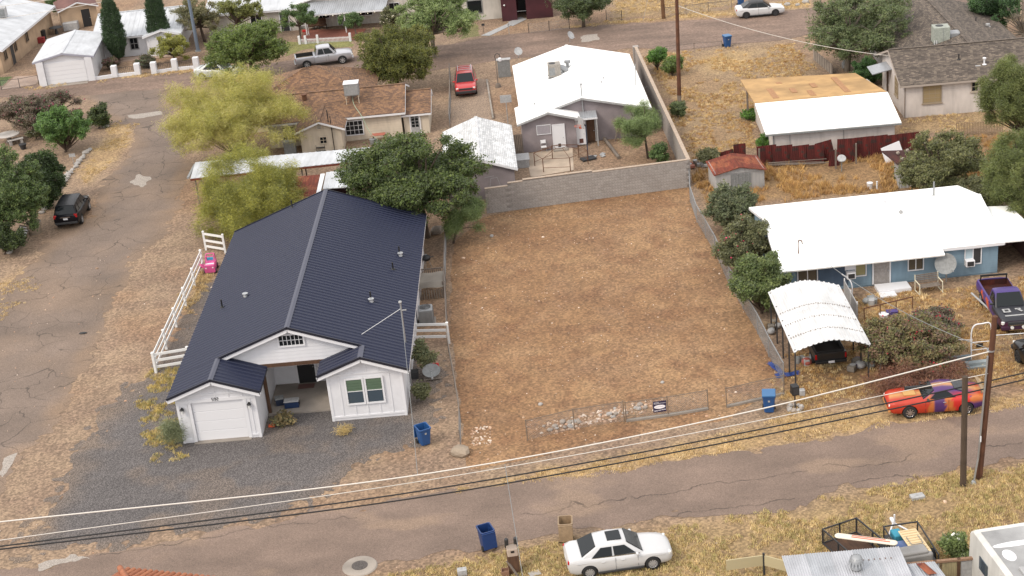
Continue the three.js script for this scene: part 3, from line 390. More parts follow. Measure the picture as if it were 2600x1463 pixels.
scatter('dry_grass', 'ochre grass in the front yard of the blue house', 'grass', TUFT[1], grassMat, inPoly('blueYard', 26, 0.8, 0.8, 0.36), colMix(OCH.concat(STRAWS)));
scatter('dry_grass', 'tall ochre grass behind the blue house', 'grass', TUFT[2], grassMat, inPoly('backYard', 14, 0.8, 0.6, 0.42), colMix(OCH));
scatter('dry_grass', 'patchy straw and brown weeds on the vacant lot around the tall pole', 'grass', TUFT[1], grassMat, inPoly('vacant', 16, 0.8, 0.5, 0.46), colMix(OCH.concat(STRAWS)));
scatter('dry_grass', 'straw grass along the far side of the back street', 'grass', TUFT[1], grassMat, inPoly('topVerge', 14, 0.8, 0.5, 0.36).concat(inPoly('topLot', 10, 0.8, 0.5, 0.4)), colMix(STRAWS));
scatter('dry_grass', 'yellow weeds below the white garage and pillared wall', 'grass', TUFT[1], grassMat, inPoly('garageVerge', 12, 0.8, 0.5, 0.4), colMix(STRAWS));
scatter('dry_grass', 'straw grass behind the pale brick house', 'grass', TUFT[1], grassMat, inPoly('brickYard', 10, 0.8, 0.5, 0.45), colMix(STRAWS));
{ // loose pebbles over the lot, verges and side street; too many to count
  const g = new THREE.IcosahedronGeometry(0.045, 0).scale(1, 0.6, 0.8); g.setAttribute('uv', new THREE.Float32BufferAttribute(new Float32Array(g.attributes.position.count * 2), 2)); const pts = [];
  for (let i = 0; i < 5200; i++) { const x = rr(-34, 24), z = rr(-101, -54), d = sdPoly(POLY.lot, x, z); if (d > 0 && rnd() < 0.75 || d <= 0 && sdPoly(POLY.gravel, x, z) < 0.5 && sdPoly(POLY.road, x, z) < 0 && rnd() < 0.25) pts.push([x, z, rnd() < 0.04 ? rr(1.6, 2.6) : rr(0.4, 1.1)]); }
  for (let i = 0; i < 260; i++) { const t = rnd(), x = lerp(-1.2, 4.3, t) + rr(-0.6, 0.6), z = lerp(-69.6, -71.2, t) + rr(-0.7, 0.5); pts.push([x, z, rr(0.8, 2.6)]); }
  for (let i = 0; i < 90; i++) pts.push([-4.55 + rr(-0.5, 0.5), -69.2 + rr(-1.4, 0.6), rr(0.8, 2)]);
  scatter('pebbles', 'loose pale pebbles scattered over the dirt lot and verges', 'pebbles', g, mt([1, 1, 1], { map: null, rough: 0.95 }), pts, colMix([[0.5, 0.36, 0.26], [0.42, 0.26, 0.17], [0.58, 0.48, 0.4], [0.36, 0.24, 0.16]]), [0.7, 1.3], 0.012);
}

// ---------------------------------------------------------------- the white house with the navy ribbed roof
{
  const g = thing('white_house', 'white board and batten house with navy ribbed metal roof beside the dirt lot', 'house', -14.3, -71.47);
  const X = v => v + 14.3, Z = v => v + 71.47; // written in street coordinates, kept relative to the house
  const rx = X(-14.2), ry = 5.15, ey = 2.83, k = (5.15 - 2.83) / 6.24, zb = Z(-93.93), zf = Z(-73.5);
  const xl = X(-20.44), xr = X(-8.02), yl = ey, yr = 5.15 - k * (xr - rx);
  const gz = Z(-71.06), wz = Z(-72.10), gx = X(-18.03), gy = 5.15 - k * (rx - gx), wx = X(-10.45), wy = 5.15 - k * (wx - rx);
  const P = 0.36, A = 0.04;
  // roof: the two main planes reach forward over garage and bedroom wing
  const n1 = Math.round((zf - zb) / P);
  const mk = (name, a, b, c, d) => part(g, name, corr(a, b, c, d, P, A, 'rib', 0.04), M.navy);
  mk('roof_panel', [xl, yl, zf], [xl, yl, zb], [rx, ry, zb], [rx, ry, zf]);
  mk('roof_panel', [xr, yr, zf], [xr, yr, zb], [rx, ry, zb], [rx, ry, zf]);
  mk('roof_panel', [xl, yl, gz], [xl, yl, zf], [gx, gy, zf], [gx, gy, gz]);
  mk('roof_panel', [xr, yr, wz], [xr, yr, zf], [wx, wy, zf], [wx, wy, wz]);
  const gi = X(-15.62), giy = gy - k * (gi - gx), wi = X(-12.82), wiy = wy - k * (wx - wi), bk = Z(-73.9) + 0.02;
  mk('roof_panel', [gi, giy, gz], [gi, giy, bk], [gx, gy, bk], [gx, gy, gz]);
  mk('roof_panel', [wi, wiy, wz], [wi, wiy, bk], [wx, wy, bk], [wx, wy, wz]);
  for (const [x, y, a, b] of [[rx, ry, zf, zb], [gx, gy, gz, zf], [wx, wy, wz, zf]]) { const c = part(g, 'ridge_cap', [slab([x, y + A + 0.02, a], [x, y + A + 0.02, b], [x - 0.14, y + A + 0.02 - 0.14 * k, b], [x - 0.14, y + A + 0.02 - 0.14 * k, a], 0.012), slab([x, y + A + 0.02, a], [x, y + A + 0.02, b], [x + 0.14, y + A + 0.02 - 0.14 * k, b], [x + 0.14, y + A + 0.02 - 0.14 * k, a], 0.012)], mt([0.055, 0.058, 0.085], { rough: 0.5 })); }
  // rake trims: dark metal edge above a white board
  const rake = (x0, y0, x1, y1, z, nm = 'rake_board') => { part(g, nm, beam([x0, y0 - 0.17, z - 0.02], [x1, y1 - 0.17, z - 0.02], 0.04, 0.2), M.trim); part(g, 'rake_edge', beam([x0, y0 - 0.005, z + 0.015], [x1, y1 - 0.005, z + 0.015], 0.06, 0.13), M.navyTrim); };
  rake(xl, yl, gx, gy, gz); rake(gi, giy, gx, gy, gz); rake(xr, yr, wx, wy, wz); rake(wi, wiy, wx, wy, wz);
  rake(gx, gy, rx, ry, zf); rake(wx, wy, rx, ry, zf); rake(xl, yl, rx, ry, zb); rake(xr, yr, rx, ry, zb);
  part(g, 'eave_board', beam([xl + 0.03, yl - 0.12, gz], [xl + 0.03, yl - 0.12, zb], 0.04, 0.18), M.trim); part(g, 'eave_board', beam([xr - 0.03, yr - 0.12, wz], [xr - 0.03, yr - 0.12, zb], 0.04, 0.18), M.trim);
  part(g, 'eave_board', beam([gi - 0.03, giy - 0.1, gz], [gi - 0.03, giy - 0.1, bk], 0.04, 0.14), M.navyTrim); part(g, 'eave_board', beam([wi + 0.03, wiy - 0.1, wz], [wi + 0.03, wiy - 0.1, bk], 0.04, 0.14), M.navyTrim);
  // walls
  const gl = X(-20.12), gr = X(-15.99), wl = X(-12.41), wr = X(-8.45), zg = 0, zw = Z(-72.49), zp = Z(-77.13), zm = Z(-73.9), zbk = Z(-93.6);
  const top = x => 5.15 - k * Math.abs(x - rx) - 0.1, topG = x => x < gx ? top(x) : gy - k * (x - gx) - 0.1, topW = x => x > wx ? top(x) : wy - k * (wx - x) - 0.1, th = 0.16;
  const dx0 = X(-19.36), dx1 = X(-16.67), dh = 2.30;
  part(g, 'front_wall', [ext([[gl, 0], [dx0, 0], [dx0, dh], [dx1, dh], [dx1, 0], [gr, 0], [gr, topG(gr)], [gx, topG(gx)], [gl, topG(gl)]], th, 0, 0, zg - th)], M.white);
  part(g, 'front_wall', [ext([[wl, 0], [wr, 0], [wr, topW(wr)], [wx, topW(wx)], [wl, topW(wl)]], th, 0, 0, zw - th)], M.white);
  part(g, 'side_wall', bx(th, top(gl) + 0.02, zg - th - zbk, gl + th / 2, (top(gl) + 0.02) / 2, (zg - th + zbk) / 2), M.white);
  part(g, 'side_wall', bx(th, top(wr) + 0.02, zw - th - zbk, wr - th / 2, (top(wr) + 0.02) / 2, (zw - th + zbk) / 2), M.white);
  part(g, 'porch_wall', bx(th, 2.72, zg - th - zp, gr - th / 2, 1.36, (zg - th + zp) / 2), M.white);
  part(g, 'porch_wall', bx(th, 2.72, zw - th - zp, wl + th / 2, 1.36, (zw - th + zp) / 2), M.white);
  part(g, 'porch_wall', bx(wl - gr + 0.3, 2.8, th, (wl + gr) / 2, 1.4, zp - th / 2), M.white);
  part(g, 'back_wall', ext([[gl + th, 0], [wr - th, 0], [wr - th, top(wr)], [rx, top(rx)], [gl + th, top(gl)]], th, 0, 0, zbk), M.white);
  part(g, 'porch_ceiling', bx(wl - gr, 0.06, zm - zp, (wl + gr) / 2, 2.78, (zm + zp) / 2), M.white);
  // gable face: lap boards one by one over a backing
  const gbl = X(-17.86), gbr = X(-10.55), low = 2.98, inside = y => [Math.max(rx - (5.15 - 0.12 - y) / k, gx - 0 + Math.max(0, (gy - y) / k) * 1), Math.min(rx + (5.15 - 0.12 - y) / k, wx - Math.max(0, (wy - y) / k))];
  part(g, 'gable_backing', ext([[gx, gy - 0.12], [X(-15.85), low], [X(-12.6), low], [wx, wy - 0.12], [rx, 5.0]], 0.1, 0, 0, zm - 0.14), M.white);
  for (let y = low; y < 4.92; y += 0.2) {
    const y1 = Math.min(y + 0.195, 5.0), a = inside(y), b = inside(y1); if (a[0] > a[1] - 0.1) continue;
    const q = b[0] > b[1] ? [(a[0] + a[1]) / 2 - 0.02, (a[0] + a[1]) / 2 + 0.02] : b;
    const s = part(g, 'siding_board', ext([[a[0], 0], [a[1], 0], [q[1], y1 - y], [q[0], y1 - y]], 0.025, 0, 0, 0).applyMatrix4(new THREE.Matrix4().makeRotationX(-0.09)), M.white); s.position.set(0, y, zm - 0.03);
  }
  win(g, X(-14.15), 3.97, zm + 0.005, 1.26, 0.58, { cols: 6, rows: 2, mw: 0.03, fw: 0.09 });
  part(g, 'porch_beam', bx(wl - gr + 0.9, 0.2, 0.18, (wl + gr) / 2, 2.88, zm - 0.04), M.woodDark);
  part(g, 'porch_post', bx(0.16, 2.8, 0.16, X(-15.88), 1.4, zm - 0.02), M.woodDark);
  part(g, 'porch_slab', bx(wl - gr - 0.02, 0.09, zm - zp + 0.25, (wl + gr) / 2, 0.05, (zm + zp) / 2 + 0.1), M.concrete);
  door(g, X(-14.2), 0.09, zp + 0.01, 0.95, 2.05, { mat: M.black, frame: M.trim });
  part(g, 'door_mat', bx(0.9, 0.02, 0.5, X(-14.25), 0.105, zp + 0.5), mt([0.14, 0.07, 0.06]));
  // garage door: four rows of raised panels
  const gd = part(g, 'garage_door', bx(dx1 - dx0 - 0.02, dh - 0.02, 0.06, (dx0 + dx1) / 2, dh / 2, zg - 0.13), M.white);
  for (let r = 0; r < 4; r++) { part(gd, 'door_panel', rb(dx1 - dx0 - 0.05, dh / 4 - 0.025, 0.035, (dx0 + dx1) / 2, dh * (r + 0.5) / 4, zg - 0.095, 0.012), M.trim); }
  part(g, 'garage_slab', bx(dx1 - dx0 + 0.3, 0.05, 0.5, (dx0 + dx1) / 2, 0.022, zg - 0.02), M.concrete);
  // battens, bands and corner boards
  const bat = (x, y0, y1, z, w = 0.06) => part(g, 'batten', bx(w, y1 - y0, 0.03, x, (y0 + y1) / 2, z + 0.015), M.trim);
  const band = (x0, x1, y, z, h = 0.1) => part(g, 'band', bx(x1 - x0, h, 0.036, (x0 + x1) / 2, y, z + 0.018), M.trim);
  for (const x of [gl + 0.07, gr - 0.07]) bat(x, 0, topG(x) - 0.08, zg, 0.14);
  for (const x of [wl + 0.07, wr - 0.07]) bat(x, 0, topW(x) - 0.08, zw, 0.14);
  bat(dx0 - 0.09, 0, dh, zg, 0.18); bat(dx1 + 0.09, 0, dh, zg, 0.18); band(gl, gr, dh + 0.1, zg, 0.18); band(gl + 0.15, dx0 - 0.2, 0.2, zg); band(dx1 + 0.2, gr - 0.15, 0.2, zg);
  band(gl + 0.2, gr - 0.2, 2.74, zg, 0.07);
  for (const [x, a] of [[-19.4, 2.42], [-18.75, 2.42], [-18.05, 2.42], [-17.35, 2.42], [-16.65, 2.42]]) { const xx = X(x), e = topG(xx) - 0.1; if (e > a) bat(xx, a, e, zg, 0.05); }
  for (const x of [-19.55, -16.3]) bat(X(x), 0.2, dh, zg, 0.05);
  band(wl, wr, 0.22, zw, 0.1); band(wl + 0.3, wr - 0.25, 2.68, zw, 0.08);
  for (const x of [-11.76, -9.15]) bat(X(x), 0.25, 2.6, zw, 0.055); for (const x of [-11.1, -10.45, -9.8]) bat(X(x), 0.25, 0.86, zw, 0.055); for (const x of [-11.6, -10.95, -10.3, -9.65, -9.0]) bat(X(x), 2.7, topW(X(x)) - 0.1, zw, 0.05);
  const gw = { fw: 0.09, rows: 2, panes: [M.glassBlue, M.glassGreen] };
  win(g, X(-11.0), 0.99, zw + 0.03, 0.82, 1.38, gw); win(g, X(-9.97), 0.99, zw + 0.03, 0.82, 1.38, gw);
  // green blinds' slats and bars in the upper sashes
  for (const x of [-11.0, -9.97]) for (let i = 0; i < 3; i++) part(g, 'muntin', bx(0.82, 0.018, 0.012, X(x), 1.86 + i * 0.15, zw + 0.07), M.glassGreen);
  // lanterns and house number
  for (const x of [-19.83, -16.35]) { const l = part(g, 'wall_lantern', [bx(0.12, 0.22, 0.03, X(x), 1.98, zg + 0.045), cy(0.09, 0.13, 0.06, X(x), 2.05, zg + 0.16, 8), cy(0.03, 0.03, 0.1, X(x), 2.1, zg + 0.12, 8)], M.black); part(l, 'glass', cy(0.075, 0.06, 0.2, X(x), 1.92, zg + 0.16, 8), M.lampGlass); }
  const seg = { 2: 'abged'.split(''), 5: 'abfgcd'.split(''), 9: 'abcdfg'.split(''), 8: 'abcdefg'.split('') };
  [...'592'].forEach((ch, i) => { const s = 0.075, q = [], ox = X(-18.19) + i * 0.13, oy = 2.37, b = (x, y, w, h) => q.push(bx(w, h, 0.016, ox + x, oy + y, zg + 0.046)); const S = seg[ch]; if (S.includes('a')) b(0, 2 * s, s, 0.022); if (S.includes('g')) b(0, s, s, 0.022); if (S.includes('d')) b(0, 0, s, 0.022); if (S.includes('f')) b(-s / 2, 1.5 * s, 0.022, s); if (S.includes('b') && ch !== '5') b(s / 2, 1.5 * s, 0.022, s); if (S.includes('c')) b(s / 2, s / 2, 0.022, s); if (S.includes('e')) b(-s / 2, s / 2, 0.022, s); part(g, 'house_number', q, M.black); });
  // roof vents
  const ry2 = x => 5.15 - k * Math.abs(x - rx);
  for (const [x, z, h] of [[-19.04, -80.87, 0.5], [-9.5, -84.07, 0.45], [-16.41, -93.4, 0.5], [-10.4, -79.28, 0.5], [-9.27, -86.54, 0.5]]) vent(g, X(x), ry2(X(x)) + 0.02, Z(z), h, 0.045, M.black);
  for (const [x, z] of [[-17.64, -80.93], [-10.36, -79.0], [-9.2, -86.3]]) part(g, 'vent_cap', [cy(0.09, 0.13, 0.16, X(x), ry2(X(x)) + 0.1, Z(z), 10), cy(0.17, 0.17, 0.05, X(x), ry2(X(x)) + 0.2, Z(z), 10)], M.steel);
  // service mast with its stay
  const mx = X(-8.35), mz = Z(-75.1), my = 5.3;
  const ms = part(g, 'service_mast', [bar([mx, 0.5, mz], [mx, my, mz], 0.045, 8), bar([mx, my - 0.35, mz], [mx - 2.2, ry2(mx - 2.2) + 0.05, mz + 0.4], 0.022, 6)], M.steel);
  part(ms, 'weather_head', sp(0.1, mx, my + 0.03, mz, 1, 0.8, 1.2), M.lightgrey); part(ms, 'insulator_bar', bx(0.3, 0.05, 0.05, mx + 0.12, my - 0.45, mz), M.lightgrey);
  part(g, 'electric_meter', [bx(0.12, 0.5, 0.3, wr + 0.06, 1.5, Z(-75.1))], M.grey);
}
// porch and yard items by the white house
{
  const tote = (label, x, z, t, w, blue, top) => { const g = thing('storage_crate', label, 'crate', x, z, t, null, 0.095); part(g, 'body', [bx(w, 0.34, 0.4, 0, 0.19, 0), bx(w + 0.02, 0.05, 0.42, 0, 0.05, 0)], blue); part(g, 'lid', rb(w + 0.06, 0.07, 0.46, 0, 0.4, 0, 0.02), top); for (const s of [-1, 1]) part(g, 'handle', bx(0.04, 0.06, 0.18, s * (w / 2 + 0.03), 0.28, 0), M.black); };
  tote('large blue crate with white lid on the porch slab', -14.75, -74.36, 0.03, 0.75, mt([0.012, 0.03, 0.085], { rough: 0.5 }), M.lightgrey);
  tote('small dark blue crate with grey lid by the porch post', -15.46, -74.76, 0.2, 0.42, mt([0.02, 0.03, 0.06], { rough: 0.5 }), M.grey);
}
// white rail fences --------------------------------------------------------------
function railFence(label, pts, h = 1.25, rails = [0.35, 0.75, 1.13], segs = 1) {
  const [ox, oz] = pts[0], g = thing('rail_fence', label, 'fence', ox, oz, 0, 'white three rail fences round the white house');
  const all = [];
  for (let i = 0; i + 1 < pts.length; i++) { const n = Array.isArray(segs) ? segs[i] : segs; for (let k = 0; k < n; k++) all.push([lerp(pts[i][0], pts[i + 1][0], k / n) - ox, lerp(pts[i][1], pts[i + 1][1], k / n) - oz]); }
  all.push([pts.at(-1)[0] - ox, pts.at(-1)[1] - oz]);
  all.forEach(([x, z]) => { const p = part(g, 'post', bx(0.13, h, 0.13, x, h / 2, z), M.vinyl); part(p, 'post_cap', [bx(0.16, 0.03, 0.16, x, h + 0.015, z), at(new THREE.ConeGeometry(0.1, 0.06, 4).rotateY(Math.PI / 4), x, h + 0.06, z)], M.vinyl); });
  for (let i = 0; i + 1 < all.length; i++) for (const y of rails) part(g, 'rail', beam([all[i][0], y, all[i][1]], [all[i + 1][0], y, all[i + 1][1]], 0.045, 0.15), M.vinyl);
}
railFence('long white rail fence along the side street left of the house', [[-23.31, -80.13], [-23.20, -95.27]], 1.25, [0.35, 0.75, 1.13], 5);
railFence('short white rail fence joining the garage to the street corner', [[-23.29, -80.17], [-21.39, -80.53]]);
railFence('white rail gate behind the pink toy car', [[-23.53, -98.37], [-22.06, -97.47]], 1.35, [0.3, 0.72, 1.2]);
railFence('short white rail fence between the house and the lot fence', [[-8.55, -80.96], [-6.49, -80.64]], 1.3, [0.45, 0.85, 1.22]);
{ // pink toy car
  const g = thing('toy_car', 'pink child ride-on toy car with open cabin inside the white rail fence', 'toy car', -22.54, -94.68, R(4), null, 0);
  const pk = M.pink;
  part(g, 'body', [ext([[-0.62, 0.16], [0.62, 0.16], [0.66, 0.42], [0.5, 0.56], [-0.1, 0.52], [-0.12, 0.38], [-0.5, 0.38], [-0.5, 0.6], [-0.66, 0.6]], 0.62, 0.31, 0, 0, -Math.PI / 2, 0.04)].map(q => q), pk);
  g.children[0].rotation.y = Math.PI; 
  part(g, 'windscreen_frame', [bar([-0.3, 0.5, 0.12], [-0.26, 0.98, -0.05], 0.03), bar([0.3, 0.5, 0.12], [0.26, 0.98, -0.05], 0.03), bar([-0.26, 0.98, -0.05], [0.26, 0.98, -0.05], 0.03)], pk);
  part(g, 'roll_bar', [bar([-0.3, 0.55, -0.6], [-0.26, 1.0, -0.5], 0.035), bar([0.3, 0.55, -0.6], [0.26, 1.0, -0.5], 0.035), bar([-0.26, 1.0, -0.5], [0.26, 1.0, -0.5], 0.035), bar([-0.26, 0.99, -0.5], [-0.26, 0.98, -0.05], 0.028), bar([0.26, 0.99, -0.5], [0.26, 0.98, -0.05], 0.028)], pk);
  part(g, 'seat', [bx(0.46, 0.1, 0.3, 0, 0.44, -0.22), bx(0.46, 0.32, 0.08, 0, 0.6, -0.4)], M.cyan);
  part(g, 'bonnet', rb(0.56, 0.05, 0.4, 0, 0.585, 0.4, 0.02), mt([0.75, 0.7, 0.75]));
  part(g, 'open_door', bx(0.05, 0.26, 0.4, -0.52, 0.42, 0.1, 1.1), pk);
  for (const s of [-1, 1]) part(g, 'headlight', sp(0.06, s * 0.22, 0.46, 0.66), M.lampGlass);
  for (const s of [-1, 1]) for (const z of [-0.42, 0.42]) { const w = part(g, 'wheel', cy(0.17, 0.17, 0.12, s * 0.36, 0.17, z, 14, 0, Math.PI / 2), M.dark); part(w, 'hub', cy(0.08, 0.08, 0.13, s * 0.365, 0.17, z, 10, 0, Math.PI / 2), pk); }
}
// right side yard of the house
{
  let g = thing('air_conditioner', 'grey round topped outdoor air conditioner beside the house', 'air conditioner', -7.90, -83.76, 0.05);
  part(g, 'cabinet', [rb(0.86, 0.95, 0.86, 0, 0.52, 0, 0.1)], M.galv);
  for (let i = -5; i <= 5; i++) { part(g, 'louvre', bx(0.02, 0.78, 0.02, i * 0.07, 0.5, 0.435), M.grey); part(g, 'louvre', bx(0.02, 0.78, 0.02, 0.435, 0.5, i * 0.07), M.grey); }
  part(g, 'fan_grille', [cy(0.34, 0.34, 0.03, 0, 1.0, 0, 24)], M.dark); for (let i = 0; i < 5; i++) part(g, 'grille_ring', new THREE.TorusGeometry(0.07 + i * 0.065, 0.006, 4, 24).rotateX(Math.PI / 2).translate(0, 1.02, 0), M.steel);
  part(g, 'pad', bx(1.1, 0.06, 1.1, 0, 0.03, 0), M.concrete);
  g = thing('kettle_grill', 'black kettle grill standing beside the house wall', 'grill', -8.20, -91.85, 0.3);
  part(g, 'bowl', sp(0.29, 0, 0.72, 0, 1, 0.75, 1, 16), M.black); part(g, 'lid_handle', bx(0.14, 0.04, 0.03, 0, 0.96, 0), M.steel); for (const a of [0, 2.1, 4.2]) part(g, 'leg', bar([Math.cos(a) * 0.16, 0.55, Math.sin(a) * 0.16], [Math.cos(a) * 0.3, 0, Math.sin(a) * 0.3], 0.014), M.steel); part(g, 'side_handle', bx(0.2, 0.03, 0.1, 0.38, 0.72, 0), M.dark);
  // pallet rack under a tarp
  g = thing('covered_pen', 'slatted wooden pen with a grey tarp draped over its front', 'pen', -7.77, -87.08, 0.02);
  for (let i = 0; i < 12; i++) part(g, 'slat', bx(0.07, 1.1, 0.03, -0.75 + i * 0.125, 0.55, -2.15), M.woodGrey);
  part(g, 'rail', [bx(1.6, 0.07, 0.05, 0, 1.05, -2.19), bx(1.6, 0.07, 0.05, 0, 0.3, -2.19)], M.woodGrey);
  for (const s of [-1, 1]) { part(g, 'side_rail', [bx(0.05, 0.07, 2.2, s * 0.8, 1.0, -1.05), bx(0.05, 0.07, 2.2, s * 0.8, 0.4, -1.05)], M.woodGrey); part(g, 'post', [bx(0.08, 1.1, 0.08, s * 0.8, 0.55, 0)], M.woodGrey); }
  const tp = []; const nn = 14; for (let i = 0; i < nn; i++) for (let j = 0; j < nn; j++) { const f = (a, b) => { const u = a / nn, v = b / nn; return [lerp(-0.86, 0.86, u), 1.1 - 0.16 * Math.sin(v * 3.14) * (0.5 + 0.5 * Math.sin(u * 3.1)) - (v > 0.8 ? (v - 0.8) * 1.6 : 0) + 0.03 * Math.sin(u * 9 + v * 4), lerp(-1.5, 0.12, v)]; }; for (const [a, b] of [[i, j], [i + 1, j + 1], [i + 1, j], [i, j], [i, j + 1], [i + 1, j + 1]]) tp.push(...f(a, b)); }
  const tg = new THREE.BufferGeometry(); tg.setAttribute('position', new THREE.Float32BufferAttribute(tp, 3)); tg.setAttribute('uv', new THREE.Float32BufferAttribute(new Float32Array(tp.length / 3 * 2), 2)); part(g, 'tarp', mergeVertices(tg).toNonIndexed(), M.canvas); 
  for (let i = 0; i < 10; i++) part(g, 'slat', bx(0.06, 0.6, 0.03, -0.7 + i * 0.155, 0.32, 0.05), M.woodGrey);
  // dish lying on a pallet
  g = thing('satellite_dish', 'grey satellite dish on a wooden pallet in the gravel beside the house', 'satellite dish', -7.31, -76.52, 0.1);
  part(g, 'dish', new THREE.LatheGeometry([0, 0.1, 0.2, 0.3, 0.4, 0.45].map(r => new THREE.Vector2(r, r * r * 0.5)), 28).scale(1.1, 1, 0.9).rotateX(0.75).translate(0, 0.42, 0), M.grey); part(g, 'arm', bar([0, 0.4, 0.1], [0, 0.25, 0.62], 0.02), M.steel); part(g, 'receiver', bx(0.1, 0.08, 0.1, 0, 0.28, 0.62), M.lightgrey); part(g, 'mast', bar([0, 0.05, -0.05], [0, 0.45, -0.02], 0.035), M.steel);
  for (let i = 0; i < 4; i++) part(g, 'plank', bx(0.95, 0.03, 0.14, 0, 0.09, -0.3 + i * 0.2), M.woodGrey); for (const s of [-1, 1]) part(g, 'runner', bx(0.08, 0.075, 0.8, s * 0.42, 0.0375, 0), M.woodGrey);
  solo('red_cushion', 'small red cushion leaning behind the satellite dish', 'cushion', rb(0.4, 0.3, 0.12, 0, 0.17, 0, 0.05, 0, -0.4), M.red, -7.16, -77.64);
  solo('flower_pot', 'small brown pot with a white rim in the side yard', 'pot', [cy(0.2, 0.14, 0.28, 0, 0.14, 0, 12), cy(0.21, 0.21, 0.03, 0, 0.28, 0, 12)], mt([0.16, 0.08, 0.05]), -7.55, -79.01);
  solo('storage_crate', 'dark grey crate against the house wall beside the dish', 'crate', [rb(0.55, 0.4, 0.4, 0, 0.2, 0, 0.03), bx(0.58, 0.05, 0.43, 0, 0.4, 0)], M.dark, -8.33, -76.71);
  solo('orange_toy', 'crumpled orange toy on the gravel beside the garage', 'toy', [rb(0.34, 0.12, 0.26, 0, 0.06, 0, 0.05), sp(0.12, 0.1, 0.14, 0)], M.orange, -15.63, -72.50);
}

// ---------------------------------------------------------------- vehicles. local axes: x forward, y up, z right
const csg = new Evaluator(); csg.attributes = ['position', 'normal'];
const stationAt = (S, x) => { let i = 0; while (i < S.length - 2 && S[i + 1][0] < x) i++; const a = S[i], b = S[i + 1], t = clamp((x - a[0]) / (b[0] - a[0])); return a.map((v, k) => lerp(v, b[k], t)); };
function loftBody(S, crown = 0.03, dense = 0) {
  if (dense) { const o = [], x0 = S[0][0], x1 = S.at(-1)[0]; for (let i = 0; i <= dense; i++) o.push(stationAt(S, lerp(x0, x1, i / dense))); const xs = new Set(o.map(s => s[0].toFixed(3))); for (const s of S) if (!xs.has(s[0].toFixed(3))) o.push(s); S = o.sort((a, b) => a[0] - b[0]); }
  const ring = ([x, w, b, t]) => { const h = t - b, q = [[0, b], [0.55 * w, b], [0.9 * w, b + 0.02], [0.97 * w, b + 0.16 * h], [w, b + 0.45 * h], [0.99 * w, b + 0.72 * h], [0.955 * w, b + 0.92 * h], [0.88 * w, t], [0.5 * w, t + crown], [0, t + crown * 1.2]]; const r = q.map(([z, y]) => [x, y, z]); for (let i = q.length - 2; i > 0; i--) r.push([x, q[i][1], -q[i][0]]); return r; };
  const rings = S.map(ring), n = rings[0].length, pos = [], tri = (a, b, c) => pos.push(...a, ...b, ...c);
  for (let i = 0; i + 1 < rings.length; i++) for (let j = 0; j < n; j++) { const k = (j + 1) % n, a = rings[i][j], b = rings[i][k], c = rings[i + 1][k], d = rings[i + 1][j]; tri(a, b, c); tri(a, c, d); }
  for (const [r, f] of [[rings[0], 1], [rings.at(-1), 0]]) { const m = [r[0][0], (r[0][1] + r[9][1]) / 2, 0]; for (let j = 0; j < n; j++) { const k = (j + 1) % n; f ? tri(m, r[k], r[j]) : tri(m, r[j], r[k]); } }
  const g = new THREE.BufferGeometry(); g.setAttribute('position', new THREE.Float32BufferAttribute(pos, 3)); return g;
}
function carBody(S, wheels, r, dense) {
  let g = toCreasedNormals(loftBody(S, 0.03, dense), R(38));
  try { let b = new Brush(g); b.updateMatrixWorld(); for (const [x, w] of wheels) { const c = new Brush(new THREE.CylinderGeometry(r * 1.13, r * 1.13, 4, 22).rotateX(Math.PI / 2).toNonIndexed()); c.geometry.deleteAttribute('uv'); c.position.set(x, r * 1.0, 0); c.updateMatrixWorld(); b = csg.evaluate(b, c, SUBTRACTION); b.updateMatrixWorld(); } g = b.geometry; g.clearGroups(); } catch (e) { console.log('csg', e.message); }
  g = g.index ? g.toNonIndexed() : g; return g;
}
const paintOn = (g, f) => { g = prep(g); const p = g.attributes.position, c = new Float32Array(p.count * 3); for (let i = 0; i < p.count; i++) c.set(f(p.getX(i), p.getY(i), p.getZ(i)), i * 3); g.setAttribute('color', new THREE.BufferAttribute(c, 3)); return g; };
function wheel(g, x, z, r, w = 0.22, rim = M.rim, spokes = 5) {
  const s = Math.sign(z), t = part(g, 'wheel', new THREE.LatheGeometry([[r * 0.62, -w / 2], [r * 0.93, -w / 2], [r, -w * 0.3], [r, w * 0.3], [r * 0.93, w / 2], [r * 0.62, w / 2]].map(p => new THREE.Vector2(...p)), 26).rotateX(Math.PI / 2), M.tyre);
  t.position.set(x, r, z); rim = rim || M.rim;
  part(t, 'rim', [cy(r * 0.64, r * 0.64, w * 0.5, 0, 0, 0, 22, Math.PI / 2)], M.dark);
  const sg = [cy(r * 0.16, r * 0.16, 0.03, 0, 0, s * w * 0.44, 12, Math.PI / 2), new THREE.TorusGeometry(r * 0.62, r * 0.045, 6, 26).translate(0, 0, s * w * 0.44)];
  for (let i = 0; i < spokes; i++) sg.push(bx(r * 0.17, r * 0.56, 0.03, 0, r * 0.34, s * w * 0.4).applyMatrix4(new THREE.Matrix4().makeRotationZ(i / spokes * 6.283)));
  part(t, 'spokes', sg, rim); return t;
}
